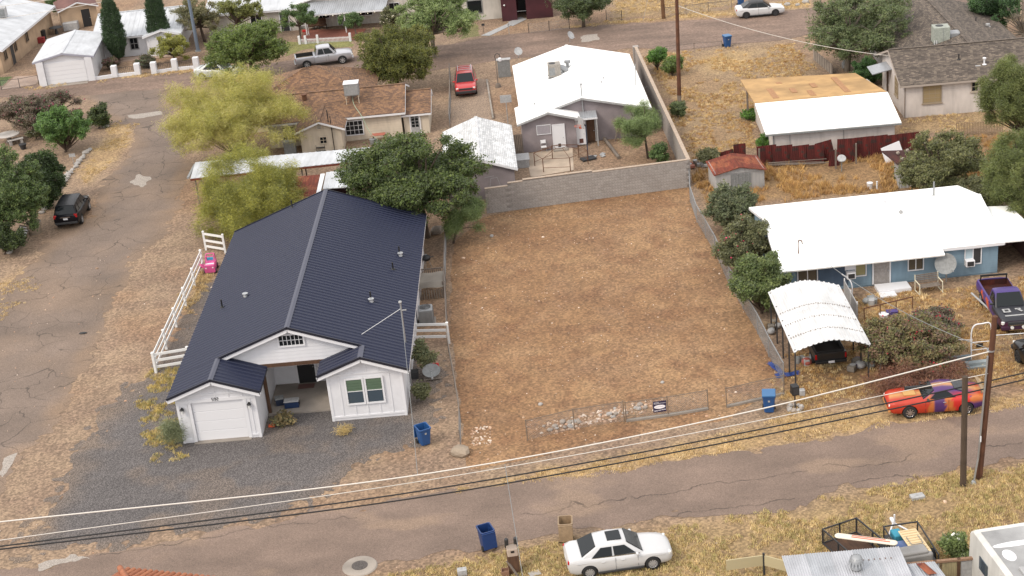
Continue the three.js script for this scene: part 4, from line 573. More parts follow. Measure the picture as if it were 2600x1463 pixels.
// glass cabin: body coloured frame with dark panes set a hair proud
function cabin(g, o) {
  const { xF, xf, xr, xR, wB, wT, belt, beltR = belt, roof, mat, glass = M.glass, cuts, paint, roofMat } = o;
  const st = [[xR, wB, beltR], [lerp(xR, xr, 0.5), lerp(wB, wT, 0.5), lerp(beltR, roof, 0.47)], [xr, wT, roof - 0.03], [lerp(xr, xf, 0.5), wT, roof + 0.02], [xf, wT, roof - 0.02], [lerp(xf, xF, 0.5), lerp(wT, wB, 0.5), lerp(roof, belt, 0.53)], [xF, wB, belt]];
  const ring = ([x, w, y]) => { const h = y - belt, b = belt - 0.06; return [[x, b, wB], [x, Math.max(b, y - 0.05), lerp(w, wB, 0.08)], [x, y - 0.008, w * 0.93], [x, y + 0.01, w * 0.5], [x, y + 0.015, 0], [x, y + 0.01, -w * 0.5], [x, y - 0.008, -w * 0.93], [x, Math.max(b, y - 0.05), -lerp(w, wB, 0.08)], [x, b, -wB]]; };
  const rg = st.map(ring), pos = []; for (let i = 0; i + 1 < rg.length; i++) for (let j = 0; j + 1 < 9; j++) { const a = rg[i][j], b = rg[i][j + 1], c = rg[i + 1][j + 1], d = rg[i + 1][j]; pos.push(...a, ...b, ...c, ...a, ...c, ...d); }
  let geo = new THREE.BufferGeometry(); geo.setAttribute('position', new THREE.Float32BufferAttribute(pos, 3)); geo = toCreasedNormals(geo, R(40)); if (paint) geo = paintOn(geo, paint);
  part(g, 'roof', geo, roofMat || mat);
  const quad = (pts, off) => { // thin pane through 4 points, pushed out
    const P = pts.map(p => V3(...p)), n = P[1].clone().sub(P[0]).cross(P[3].clone().sub(P[0])).normalize(); if (n.dot(V3(...off)) < 0) n.negate(); const q = [0, 1, 2, 3].map(i => P[i].clone().addScaledVector(n, 0.016)), l = q.map(p => p.clone().addScaledVector(n, -0.03)), pos = [], f = (a, b, c, d) => { for (const v of [a, b, c, a, c, d]) pos.push(v.x, v.y, v.z); };
    f(...q); f(...l); for (let i = 0; i < 4; i++) f(q[i], q[(i + 1) % 4], l[(i + 1) % 4], l[i]); const gg = new THREE.BufferGeometry(); gg.setAttribute('position', new THREE.Float32BufferAttribute(pos, 3)); gg.computeVertexNormals(); return gg; };
  const pane = (name, xa, xb, wa, wb, ya, yb, i0, i1, dir) => part(g, name, quad([[lerp(xa, xb, i0), lerp(ya, yb, i0) + 0.012, -lerp(wa, wb, i0) * 0.9], [lerp(xa, xb, i0), lerp(ya, yb, i0) + 0.012, lerp(wa, wb, i0) * 0.9], [lerp(xa, xb, i1), lerp(ya, yb, i1) + 0.012, lerp(wa, wb, i1) * 0.9], [lerp(xa, xb, i1), lerp(ya, yb, i1) + 0.012, -lerp(wa, wb, i1) * 0.9]], [dir, 1, 0]), glass);
  pane('windscreen', xF, xf, wB, wT, belt, roof, 0.04, 0.93, 1); pane('rear_window', xR, xr, wB, wT, beltR, roof - 0.02, o.rearLow ?? 0.1, 0.92, -1);
  const side = (x, t) => [x, lerp(belt, roof - 0.03, t), lerp(wB, wT, t) * 1.0 + 0.008];
  const fx = t => lerp(xF, xf, t), bxx = t => lerp(xR, xr, t);
  for (const s of [-1, 1]) for (const [a, b] of cuts) { // a..b fractions from rear to front
    const X = (u, t) => lerp(bxx(t) + 0.1, fx(t) - 0.1, u), t0 = 0.1, t1 = 0.84, p = [side(X(a, t0), t0), side(X(b, t0), t0), side(X(b, t1), t1), side(X(a, t1), t1)].map(q => [q[0], q[1], q[2] * s]);
    part(g, 'side_window', quad(p, [0, 0.2, s]), glass);
  }
}
const fittings = (g, o) => {
  const { xN, xT, yH, yT, wH, wT, head = M.lampGlass, tail = M.redGlass, belt, xm, W, mat, plate = true } = o;
  for (const s of [-1, 1]) {
    part(g, 'headlight', rb(0.14, o.hh ?? 0.14, o.hw ?? 0.32, xN, yH, s * wH, 0.04, s * (o.hturn ?? 0.35)), head); part(g, 'tail_light', rb(0.1, o.th ?? 0.16, o.tw ?? 0.28, xT, yT, s * wT, 0.03, -s * 0.25), tail);
    part(g, 'mirror', [rb(0.12, 0.13, 0.2, xm, belt + 0.08, s * (W / 2 + 0.05), 0.04)], mat);
  }
  if (plate) part(g, 'licence_plate', bx(0.012, 0.13, 0.32, o.xPlate ?? xT - 0.06, o.yPlate ?? yT - 0.12, 0), M.trim);
};
const placeCar = (g, r, f, side, half) => { // r, f: ground points under rear and front wheel on one side
  const dx = f[0] - r[0], dz = f[1] - r[1], L = Math.hypot(dx, dz), t = Math.atan2(-dz, dx), sx = -dz / L * 1, sz = dx / L; // (sx, sz): right hand side
  g.position.set((r[0] + f[0]) / 2 - sx * half * side, 0, (r[1] + f[1]) / 2 - sz * half * side); g.rotation.y = t;
};
const carPaint = (c, o = {}) => mt(c, { phys: true, rough: 0.35, clearcoat: 0.7, clearcoatRoughness: 0.08, ...o });
const seam = (g, x, y0, y1, w, lean = 0) => { for (const s of [-1, 1]) part(g, 'door_seam', bx(0.012, y1 - y0, 0.012, x, (y0 + y1) / 2, s * w, 0, 0, lean), M.dark); };
const handles = (g, xs, y, w, m) => { for (const s of [-1, 1]) for (const x of xs) part(g, 'door_handle', rb(0.17, 0.03, 0.04, x, y, s * w, 0.012), m); };
function sedan(name, label, mat, o = {}) {
  const g = thing(name, label, 'car'), r = 0.325, wb = 2.74;
  const S = [[-2.28, 0.66, 0.5, 0.84], [-2.2, 0.79, 0.3, 0.95], [-1.95, 0.85, 0.22, 0.99], [-1.3, 0.89, 0.2, 0.98], [0, 0.89, 0.2, 0.92], [0.9, 0.89, 0.2, 0.9], [1.5, 0.88, 0.21, 0.85], [2.0, 0.83, 0.22, 0.77], [2.2, 0.74, 0.25, 0.69], [2.3, 0.56, 0.33, 0.6]];
  part(g, 'body', carBody(S, [[-wb / 2, 0], [wb / 2, 0]], r), mat);
  part(g, 'underside', bx(3.9, 0.16, 1.35, 0, 0.3, 0), M.black);
  cabin(g, { xF: 1.02, xf: 0.3, xr: -0.95, xR: -1.72, wB: 0.79, wT: 0.58, belt: 0.91, beltR: 0.97, roof: 1.43, mat, roofMat: o.roofMat, cuts: [[0.13, 0.5], [0.54, 0.93]] });
  if (o.sunroof) part(g, 'sunroof', rb(0.62, 0.03, 0.72, -0.15, 1.468, 0, 0.01), M.glass);
  fittings(g, { xN: 2.12, xT: -2.2, yH: 0.66, yT: 0.84, wH: 0.6, wT: 0.62, belt: 0.88, xm: 0.72, W: 1.72, mat, xPlate: -2.285, yPlate: 0.72 });
  part(g, 'grille', rb(0.06, 0.18, 0.7, 2.27, 0.52, 0, 0.03), M.dark); part(g, 'bumper_intake', rb(0.08, 0.1, 1.1, 2.24, 0.34, 0, 0.03), M.black);
  for (const s of [-1, 1]) { part(g, 'sill', rb(2.0, 0.1, 0.05, 0, 0.24, s * 0.88, 0.02), M.dark); part(g, 'window_trim', beam([-1.25, 0.955, s * 0.802], [0.85, 0.925, s * 0.802], 0.02, 0.025), M.chrome); part(g, 'body_crease', beam([-1.9, 0.8, s * 0.868], [1.9, 0.72, s * 0.862], 0.02, 0.016), mat); }
  seam(g, -0.22, 0.32, 0.9, 0.885); seam(g, 0.75, 0.35, 0.88, 0.88); handles(g, [-0.75, 0.1], 0.76, 0.895, mat);
  for (const s of [-1, 1]) for (const x of [-wb / 2, wb / 2]) wheel(g, x, s * 0.78, r, 0.22, o.rim || M.rim, 10);
  return g;
}
function suv(name, label, mat, o = {}) {
  const g = thing(name, label, 'suv'), r = 0.36, wb = 2.7;
  const S = [[-2.3, 0.72, 0.5, 0.98], [-2.22, 0.86, 0.36, 1.06], [-1.9, 0.92, 0.28, 1.08], [-1.2, 0.94, 0.26, 1.06], [0.9, 0.94, 0.26, 1.02], [1.5, 0.92, 0.27, 1.0], [2.05, 0.87, 0.28, 0.93], [2.22, 0.78, 0.32, 0.82], [2.3, 0.62, 0.4, 0.7]];
  part(g, 'body', carBody(S, [[-wb / 2, 0], [wb / 2, 0]], r), mat); part(g, 'underside', bx(3.9, 0.2, 1.4, 0, 0.36, 0), M.black);
  cabin(g, { xF: 1.2, xf: 0.5, xr: -1.85, xR: -2.2, wB: 0.84, wT: 0.66, belt: 1.03, roof: 1.7, mat, roofMat: o.roofMat, cuts: [[0.06, 0.26], [0.3, 0.6], [0.63, 0.94]], rearLow: 0.12 });
  fittings(g, { xN: 2.14, xT: -2.24, yH: 0.8, yT: 0.98, wH: 0.66, wT: 0.74, tw: 0.22, th: 0.26, belt: 1.0, xm: 0.86, W: 1.84, mat, xPlate: -2.31, yPlate: 0.8 });
  part(g, 'grille', rb(0.08, 0.18, 1.2, 2.27, 0.76, 0, 0.03), M.dark); part(g, 'rear_bumper', rb(0.16, 0.2, 1.6, -2.24, 0.48, 0, 0.06), o.bumper || M.dark); part(g, 'front_bumper', rb(0.2, 0.26, 1.7, 2.26, 0.5, 0, 0.06), o.bumper || M.dark); part(g, 'tailgate_strip', bx(0.03, 0.035, 0.7, -2.315, 0.93, 0), M.chrome);
  if (o.rack) { for (const s of [-1, 1]) part(g, 'roof_rail', rb(1.7, 0.04, 0.05, -0.75, 1.77, s * 0.58, 0.015), M.steel); for (const x of [-1.3, -0.75, -0.2]) part(g, 'roof_bar', bx(0.06, 0.03, 1.16, x, 1.77, 0), M.steel); }
  seam(g, -0.25, 0.4, 1.0, 0.935); seam(g, 0.85, 0.42, 0.98, 0.93); handles(g, [-0.85, 0.05], 0.88, 0.94, o.handle || mat);
  for (const s of [-1, 1]) for (const x of [-wb / 2, wb / 2]) wheel(g, x, s * 0.82, r, 0.24, o.rim || M.rim, 6);
  return g;
}
function pickup(name, label, mat, o = {}) {
  const g = thing(name, label, 'pickup truck'), r = o.r ?? 0.39, L = o.L ?? 5.3, single = o.single, wb = o.wb ?? 3.3, W = o.w ?? 0.93, bl = o.bedL ?? (single ? 2.3 : 1.75), xt = -L / 2, xb = xt + bl, xn = L / 2, belt = o.belt ?? 1.12, bt = o.bedTop ?? 1.12;
  const S = [[xb, W, 0.4, belt], [xb + 0.4, W, 0.38, belt], [xn - 1.5, W, 0.38, belt - 0.02], [xn - 0.7, W * 0.97, 0.38, belt - 0.06], [xn - 0.2, W * 0.94, 0.4, belt - 0.1], [xn - 0.04, W * 0.86, 0.44, belt - 0.2], [xn, W * 0.72, 0.5, belt - 0.32]];
  const wx = [-wb / 2 - 0.02, wb / 2 - 0.02]; const P = o.paint, mk = q => P ? paintOn(q, P) : q;
  part(g, 'body', mk(carBody(S, [[wx[1], 0]], r, P ? 30 : 0)), mat);
  const arch = s => { const b = carBody([[xt, W, 0.5, bt], [xt + 0.1, W, 0.46, bt], [xb - 0.02, W, 0.42, bt]], [[wx[0], 0]], r, P ? 14 : 0); return b; };
  // bed: hollow box cut out of the lofted sides
  let bed = arch(); { const a = new Brush(bed); a.updateMatrixWorld(); const cut = new Brush(new THREE.BoxGeometry(bl - 0.16, 0.9, W * 2 - 0.22).toNonIndexed()); cut.geometry.deleteAttribute('uv'); cut.position.set((xt + xb) / 2, 0.72 + 0.45, 0); cut.updateMatrixWorld(); const q = csg.evaluate(a, cut, SUBTRACTION); bed = q.geometry; bed.clearGroups(); if (bed.index) bed = bed.toNonIndexed(); }
  const bd = part(g, 'bed', mk(bed), mat);
  part(bd, 'bed_liner', [bx(bl - 0.17, 0.02, W * 2 - 0.24, (xt + xb) / 2, 0.735, 0), bx(bl - 0.17, 0.36, 0.015, (xt + xb) / 2, 0.92, W - 0.125), bx(bl - 0.17, 0.36, 0.015, (xt + xb) / 2, 0.92, -W + 0.125), bx(0.015, 0.36, W * 2 - 0.24, xb - 0.1, 0.92, 0), bx(0.015, 0.34, W * 2 - 0.24, xt + 0.095, 0.91, 0)], o.liner || M.dark);
  part(g, 'underside', bx(L - 0.6, 0.2, 1.1, 0, 0.46, 0), M.black);
  const len = xn - xb; cabin(g, { xF: o.xF ?? xn - 1.45, xf: o.xf ?? xn - 2.05, xr: xb + (single ? 0.2 : 0.3), xR: xb + 0.06, wB: W * 0.9, wT: W * 0.74, belt: belt - 0.02, roof: o.roof ?? 1.78, mat, paint: P, cuts: single ? [[0.12, 0.92]] : [[0.08, 0.42], [0.46, 0.93]] });
  part(g, 'tailgate', mk(rb(0.07, bt - 0.58, W * 1.7, xt - 0.01, (bt + 0.58) / 2, 0, 0.02)), mat);
  part(g, 'rear_bumper', rb(0.16, 0.16, W * 1.9, xt - 0.06, 0.52, 0, 0.03), o.bumper || M.chrome); part(g, 'front_bumper', rb(0.18, 0.24, W * 1.9, xn - 0.02, 0.52, 0, 0.06), o.fbumper || mat);
  part(g, 'grille', rb(0.06, 0.28, W * 1.1, xn - 0.0, belt - 0.36, 0, 0.03), M.dark);
  fittings(g, { xN: xn - 0.09, xT: xt + 0.03, yH: belt - 0.3, yT: bt - 0.22, wH: W * 0.76, wT: W * 0.9, tw: 0.13, th: 0.3, hw: 0.3, hh: 0.18, belt, xm: (o.xF ?? xn - 1.45) - 0.3, W: W * 2 - 0.06, mat: o.mirror || mat, xPlate: xt - 0.15, yPlate: 0.54 });
  seam(g, xb + len * (single ? 0.52 : 0.30), 0.5, belt - 0.04, W * 0.995); if (!single) seam(g, xb + 0.95 + 0.35, 0.5, belt - 0.04, W * 0.995); handles(g, single ? [xb + 0.4] : [xb + 0.35, xb + 1.3], belt - 0.13, W * 0.99, o.handle || M.dark);
  for (const s of [-1, 1]) for (const x of wx) wheel(g, x, s * (W - 0.12), r, 0.26, o.rim || M.rim, 6);
  return g;
}
{
  const whitePaint = carPaint([0.52, 0.52, 0.525]);
  let g = sedan('parked_sedan', 'white sedan with black sunroof parked on the near verge below the road', whitePaint, { sunroof: true });
  placeCar(g, [0.25, -56.42], [3.01, -56.72], 1, 0.8);
  g = sedan('parked_sedan', 'white sedan with dark roof and black wheels parked across the back street', whitePaint, { roofMat: M.dark, rim: M.dark }); placeCar(g, [19.82, -144.92], [22.49, -144.94], 1, 0.8);
  g = sedan('parked_sedan', 'pale silver sedan mostly hidden by the tree near the stop sign', carPaint([0.5, 0.52, 0.52])); placeCar(g, [-31.22, -141.16], [-28.48, -140.29], 1, 0.8);
  g = suv('parked_suv', 'black family suv seen from behind on the side street beside the white stones', carPaint([0.005, 0.005, 0.008], { clearcoat: 0.15, specularIntensity: 0.35 }), {}); placeCar(g, [-33.82, -105.56], [-33.96, -108.57], 1, 0.85);
  g = suv('parked_suv', 'red suv with a roof rack in the gravel driveway behind the chain-link fence', carPaint([0.42, 0.012, 0.012]), { rack: true, roofMat: carPaint([0.34, 0.012, 0.016]), rim: M.steel }); g.position.set(-6.40, -130.12, 0); g.position.z = g.position.y; g.position.y = 0; g.rotation.y = -Math.PI / 2 + 0.03;
  g = suv('parked_suv', 'black suv cut off by the right edge of the picture', carPaint([0.007, 0.007, 0.009], { clearcoat: 0.4, specularIntensity: 0.5 }), { rim: M.dark }); g.position.set(24.38, -71.26, 0); g.position.z = g.position.y; g.position.y = 0; g.rotation.y = Math.PI / 2 + 0.12;
  g = pickup('silver_pickup', 'silver crew cab pickup with lumber in its bed on the back street', carPaint([0.44, 0.44, 0.47], { metalness: 0.4 }), { fbumper: carPaint([0.44, 0.44, 0.47], { metalness: 0.4 }) }); placeCar(g, [-21.44, -141.59], [-18.09, -142.15], 1, 0.8);
  { const l = thing('lumber', 'pale planks lying in the bed of the silver pickup', 'lumber', g.position.x, g.position.z, g.rotation.y, null, 0.75); for (let i = 0; i < 6; i++) part(l, 'plank', bx(1.4, 0.05, 0.16, -1.75 + rr(-0.05, 0.05), 0.03 + 0.05 * (i % 2), -0.5 + i * 0.19, rr(-0.08, 0.08)), M.woodTan); }
  g = pickup('black_pickup', 'black pickup parked under the white carport', carPaint([0.008, 0.008, 0.009], { roughness: 0.5, clearcoat: 0.5 }), { single: true, L: 4.9, w: 0.86, roof: 1.62, belt: 1.02, bedTop: 1.02, wb: 2.9, r: 0.33, bumper: M.black }); g.position.set(13.78, -75.06, 0); g.position.z = g.position.y; g.position.y = 0; g.rotation.y = Math.PI / 2 + 0.045; g.position.z -= 0.9;
  // purple off-road truck
  const cp = (x, y, z) => { const n = fbm(x * 1.7 + 3, z * 1.7 + y * 2, 3); let c = [0.055, 0.03, 0.16]; if (x > 0.75 && y > 0.85) c = [0.012, 0.012, 0.018]; else if (Math.abs(z) > 0.7 && x < 0.9 && x > -1.6 && y < 0.95 && Math.sin(x * 5 + y * 3) > 0.25) c = [0.55, 0.09, 0.02]; else if (y > 1.5 && n > 0.52) c = [0.16, 0.10, 0.34]; else if (x > 2) c = [0.05, 0.012, 0.03]; return mul3(c, 0.8 + 0.5 * n); };
  g = pickup('purple_truck', 'purple and orange painted racing pickup with numbered black bonnet', mt([1, 1, 1], { vertexColors: true, rough: 0.4 }), { single: true, L: 5.2, w: 0.9, roof: 1.72, belt: 1.1, bedTop: 1.1, wb: 3.1, r: 0.36, paint: cp, fbumper: mt([0.04, 0.01, 0.03]), bumper: mt([0.05, 0.03, 0.15]), liner: mt([0.24, 0.11, 0.07], { map: T.rust }), rim: M.lightgrey, mirror: M.dark });
  placeCar(g, [23.04, -80.11], [22.92, -76.10], 1, 0.8); g.position.x += 0.5;
  for (const s of [-1, 1]) part(g, 'roll_bar', bar([-2.4, 1.1, s * 0.72], [-2.35, 1.42, s * 0.7], 0.04, 8), M.black); part(g, 'roll_bar', bx(0.08, 0.09, 1.5, -2.35, 1.42, 0), M.black);
  for (const s of [-1, 1]) part(g, 'fog_light', cy(0.09, 0.09, 0.08, 2.72, 0.6, s * 0.3, 14, 0, Math.PI / 2), M.lampGlass); for (const y of [0.46, 0.74]) part(g, 'bull_bar', bx(0.05, 0.04, 0.9, 2.72, y, 0), M.chrome);
  // number on the bonnet: two grey figures, white blaze at the nose
  part(g, 'bonnet_number', [ext([[-0.22, -0.2], [0.22, -0.2], [0.22, 0.2], [-0.22, 0.2]], 0.012, 0, 0, 0).rotateX(-Math.PI / 2).translate(1.65, 1.1, 0.34)].concat([]), M.lightgrey); part(g, 'bonnet_number', bx(0.22, 0.016, 0.2, 1.65, 1.112, 0.34), M.dark); part(g, 'bonnet_number', [bx(0.36, 0.014, 0.12, 1.68, 1.106, -0.36, 0.5), bx(0.14, 0.014, 0.3, 1.5, 1.106, -0.3)], M.lightgrey); part(g, 'bonnet_blaze', bx(0.12, 0.014, 1.0, 2.18, 1.06, 0.05, 0.04), M.lightgrey);
  // fastback with a rainbow paint job
  const fb = (x, y, z) => { const n = fbm(x * 2 + 7, y * 3 + z * 2, 3), q = x + 0.35 * (n - 0.5); const red = [0.42, 0.035, 0.015], or = [0.45, 0.13, 0.03], pu = [0.07, 0.025, 0.12], ye = [0.5, 0.3, 0.10]; let c = red; if (Math.abs(z) < 0.26 && y > 0.85) c = x > 0.7 || x < -0.1 ? mix3(ye, red, 0.2) : ye; else if (y > 1.0 && Math.abs(z) < 0.62 && x < 0.5) c = pu; else if (Math.abs(z) > 0.5) { if (q > -0.35 && q < 0.15) c = pu; else if (q > -0.75 && q <= -0.35 || q > 0.15 && q < 0.5) c = or; else if (q < -1.5) c = n > 0.5 ? or : pu; else if (q < -0.75) c = [0.5, 0.02, 0.015]; } return mul3(c, 0.8 + 0.4 * n); };
  const g2 = thing('fastback_car', 'red orange and purple painted fastback coupe parked by the front road', 'car'), r = 0.34, wb = 2.74, fm = mt([1, 1, 1], { vertexColors: true, rough: 0.42 });
  const S = [[-2.3, 0.62, 0.5, 0.84], [-2.2, 0.76, 0.34, 0.93], [-1.7, 0.86, 0.24, 0.98], [-0.9, 0.88, 0.22, 0.97], [0.6, 0.88, 0.22, 0.93], [1.4, 0.86, 0.22, 0.91], [2.1, 0.8, 0.25, 0.86], [2.3, 0.68, 0.3, 0.8], [2.38, 0.56, 0.42, 0.7]];
  part(g2, 'body', paintOn(carBody(S, [[-wb / 2, 0], [wb / 2, 0]], r, 46), fb), fm); part(g2, 'underside', bx(4, 0.16, 1.3, 0, 0.32, 0), M.black);
  cabin(g2, { xF: 0.72, xf: 0.12, xr: -0.75, xR: -1.9, wB: 0.76, wT: 0.56, belt: 0.93, beltR: 0.98, roof: 1.34, mat: fm, paint: fb, cuts: [[0.36, 0.92]], rearLow: 0.35 });
  fittings(g2, { xN: 2.26, xT: -2.24, yH: 0.68, yT: 0.74, wH: 0.5, wT: 0.5, belt: 0.9, xm: 0.5, W: 1.7, mat: M.dark, xPlate: -2.33, yPlate: 0.6 }); part(g2, 'grille', rb(0.06, 0.2, 0.8, 2.36, 0.6, 0, 0.02), M.dark); part(g2, 'front_bumper', rb(0.12, 0.1, 1.5, 2.34, 0.4, 0, 0.03), mt([0.45, 0.2, 0.06])); part(g2, 'bonnet_scoop', rb(0.6, 0.08, 0.46, 1.25, 0.97, 0, 0.03), mt([0.48, 0.28, 0.1]));
  seam(g2, -0.5, 0.32, 0.92, 0.875); seam(g2, 0.62, 0.34, 0.9, 0.87); handles(g2, [-0.3], 0.8, 0.885, M.chrome);
  part(g2, 'rear_spoiler', bx(0.16, 0.05, 1.7, -2.22, 1.18, 0), M.woodTan); for (const s of [-1, 1]) part(g2, 'spoiler_strut', bx(0.06, 0.22, 0.05, -2.16, 1.06, s * 0.5), M.woodTan);
  for (const s of [-1, 1]) for (const x of [-wb / 2, wb / 2]) wheel(g2, x, s * 0.77, r, 0.24, M.chrome, 8);
  placeCar(g2, [19.39, -67.66], [16.61, -67.73], -1, 0.8);
}

// ---------------------------------------------------------------- neighbouring buildings
const P2 = (x, z) => [x, z];
{ // cream lap sided house with brown shingle roof
  const g = thing('cream_house', 'cream lap sided house with worn brown shingle roof behind the willowy trees', 'house', -15.93, -119.0, R(0.5));
  // main range, ridge along x
  gable(g, { x0: -5.9, z0: 0, W: 10.6, D: 6.6, eave: 2.1, ridge: 3.35, oh: 0.4, wall: M.cream, roof: M.shBrown, th: 0.12 });
  // rear wing with a higher hipped gable
  const hip = [-3.5, 4.15, -8.0], A = [-8.6, 2.15, -4.2], B = [2.4, 2.15, -4.2], C = [2.4, 2.15, -12.5], D = [-8.6, 2.15, -12.5], r2 = [-2.6, 4.15, -8.4];
  part(g, 'wall', bx(10.2, 2.2, 7.6, -3.1, 1.1, -8.4), M.cream);
  part(g, 'roof', slab(A, B, r2, hip, 0.1), M.shBrown); part(g, 'roof', slab(B, C, r2, r2, 0.1), M.shBrown); part(g, 'roof', slab(C, D, hip, r2, 0.1), M.shBrown); part(g, 'roof', slab(D, A, hip, hip, 0.1), M.shBrown);
  // small front gable
  gable(g, { x0: -3.1, z0: 2.4, W: 3.25, D: 4.2, eave: 2.0, ridge: 2.72, oh: 0.35, axis: 'z', wall: M.cream, roof: M.shBrown, th: 0.1 });
  // lower lean-to on the right
  gable(g, { x0: 4.85, z0: -0.25, W: 2.0, D: 4.4, eave: 1.75, ridge: 2.65, oh: 0.25, rk: 0.75, wall: M.cream, roof: M.shBrown, th: 0.1 });
  const sd = part(g, 'siding', [...lap(0.2, 4.7, 0.08, 2.05, 0.002), ...lap(-3.08, 0.13, 0.05, 1.95, 2.402), ...lap(-5.88, -3.12, 0.08, 2.05, 0.002)], M.cream); sd.userData.kind = 'stuff';
  win(g, 0.92, 0.55, 0.05, 1.35, 1.1, { cols: 4, rows: 3, mw: 0.03 }); win(g, -1.32, 0.85, 2.45, 0.5, 0.5, { cols: 2, rows: 2, frame: M.cream }); win(g, -4.3, 0.5, 0.05, 0.9, 1.2, { cols: 3, rows: 2, frame: M.cream });
  win(g, -1.5, 2.05, 2.42, 0.34, 0.22, { rows: 3, frame: M.cream, glass: M.grey });
  const d = door(g, 5.75, 0.05, -0.22, 0.72, 1.65, { mat: M.lightgrey }); for (let i = 0; i < 2; i++) for (let j = 0; j < 4; j++) part(d, 'pane', bx(0.25, 0.22, 0.02, -0.16 + i * 0.3, 0.68 + j * 0.26, 0.045), M.glass);
  // swamp cooler standing on legs on the roof
  const c = thing('roof_cooler', 'white and grey evaporative cooler on legs on the brown shingle roof', 'cooler', -15.01, -120.69, R(0.5), null, 2.85);
  part(c, 'cabinet', rb(1.15, 0.95, 1.0, 0, 0.98, 0, 0.03), M.galv); part(c, 'top', rb(1.22, 0.06, 1.06, 0, 1.48, 0, 0.02), M.trim); for (let i = 0; i < 9; i++) part(c, 'louvre', bx(0.06, 0.74, 0.02, -0.44 + i * 0.11, 0.95, 0.505), M.lightgrey); for (const [x, z, y] of [[-0.5, 0.42, 0], [0.5, 0.42, 0], [-0.5, -0.42, 0.15], [0.5, -0.42, 0.15]]) part(c, 'leg', bar([x, y - 0.25, z], [x, 0.55, z], 0.03), M.cream); part(c, 'drip_tray', cy(0.3, 0.26, 0.1, 0.1, 0.45, 0.1, 12), M.grey);
  part(g, 'chimney', [cy(0.2, 0.2, 0.4, -3.0, 3.25, -2.4, 12), cy(0.26, 0.26, 0.06, -3.0, 3.48, -2.4, 12)], M.rustPipe); vent(g, -0.75, 2.35, 2.3, 1.1, 0.04, M.black);
  part(g, 'stove_pipe', bar([-0.55, 0.2, 2.55], [-0.55, 3.0, 2.55], 0.035), M.black);
  solo('garden_hose', 'green hose running from the roof cooler down to the yard', 'hose', tube([[0, 3.3, 0], [0.2, 2.8, 1.5], [1.0, 2.35, 3.8], [1.6, 1.2, 4.6], [2.6, 0.3, 5.0], [3.0, 0.05, 5.2]], 0.025, 40), mt([0.28, 0.36, 0.26]), -15.11, -121.39);
  const wb = thing('small_table', 'small faded red table by the cream house wall', 'table', -13.09, -118.21, 0.05); part(wb, 'top', rb(1.1, 0.06, 0.6, 0, 0.62, 0, 0.02), mt([0.36, 0.12, 0.08])); for (const x of [-0.42, 0.42]) part(wb, 'leg', bx(0.07, 0.6, 0.4, x, 0.3, 0), M.rustPipe);
  solo('metal_tub', 'round galvanised tub beside the faded red table', 'tub', [cy(0.3, 0.25, 0.4, 0, 0.2, 0, 16)], M.grey, -13.54, -117.85);
  solo('metal_cabinet', 'grey metal cabinet against the cream house wall', 'cabinet', [rb(0.9, 1.2, 0.6, 0, 0.6, 0, 0.03), bx(0.92, 0.05, 0.62, 0, 1.2, 0)], M.grey, -19.94, -116.77);
  solo('white_basin', 'upturned pale basin beside the grey cabinet', 'basin', sp(0.42, 0, 0.1, 0, 1.2, 0.5, 0.7, 14), M.lightgrey, -19.88, -116.59);
  const st = thing('plant_stand', 'black wire plant stand against the cream gable', 'plant stand', -17.52, -116.47, 0); for (const y of [0.25, 0.55]) part(st, 'shelf', bx(0.7, 0.03, 0.3, 0, y, 0), M.dark); for (const [x, z] of [[-0.33, 0.13], [0.33, 0.13], [-0.33, -0.13], [0.33, -0.13]]) part(st, 'leg', bar([x, 0, z], [x, 0.8, z], 0.015), M.dark);
}
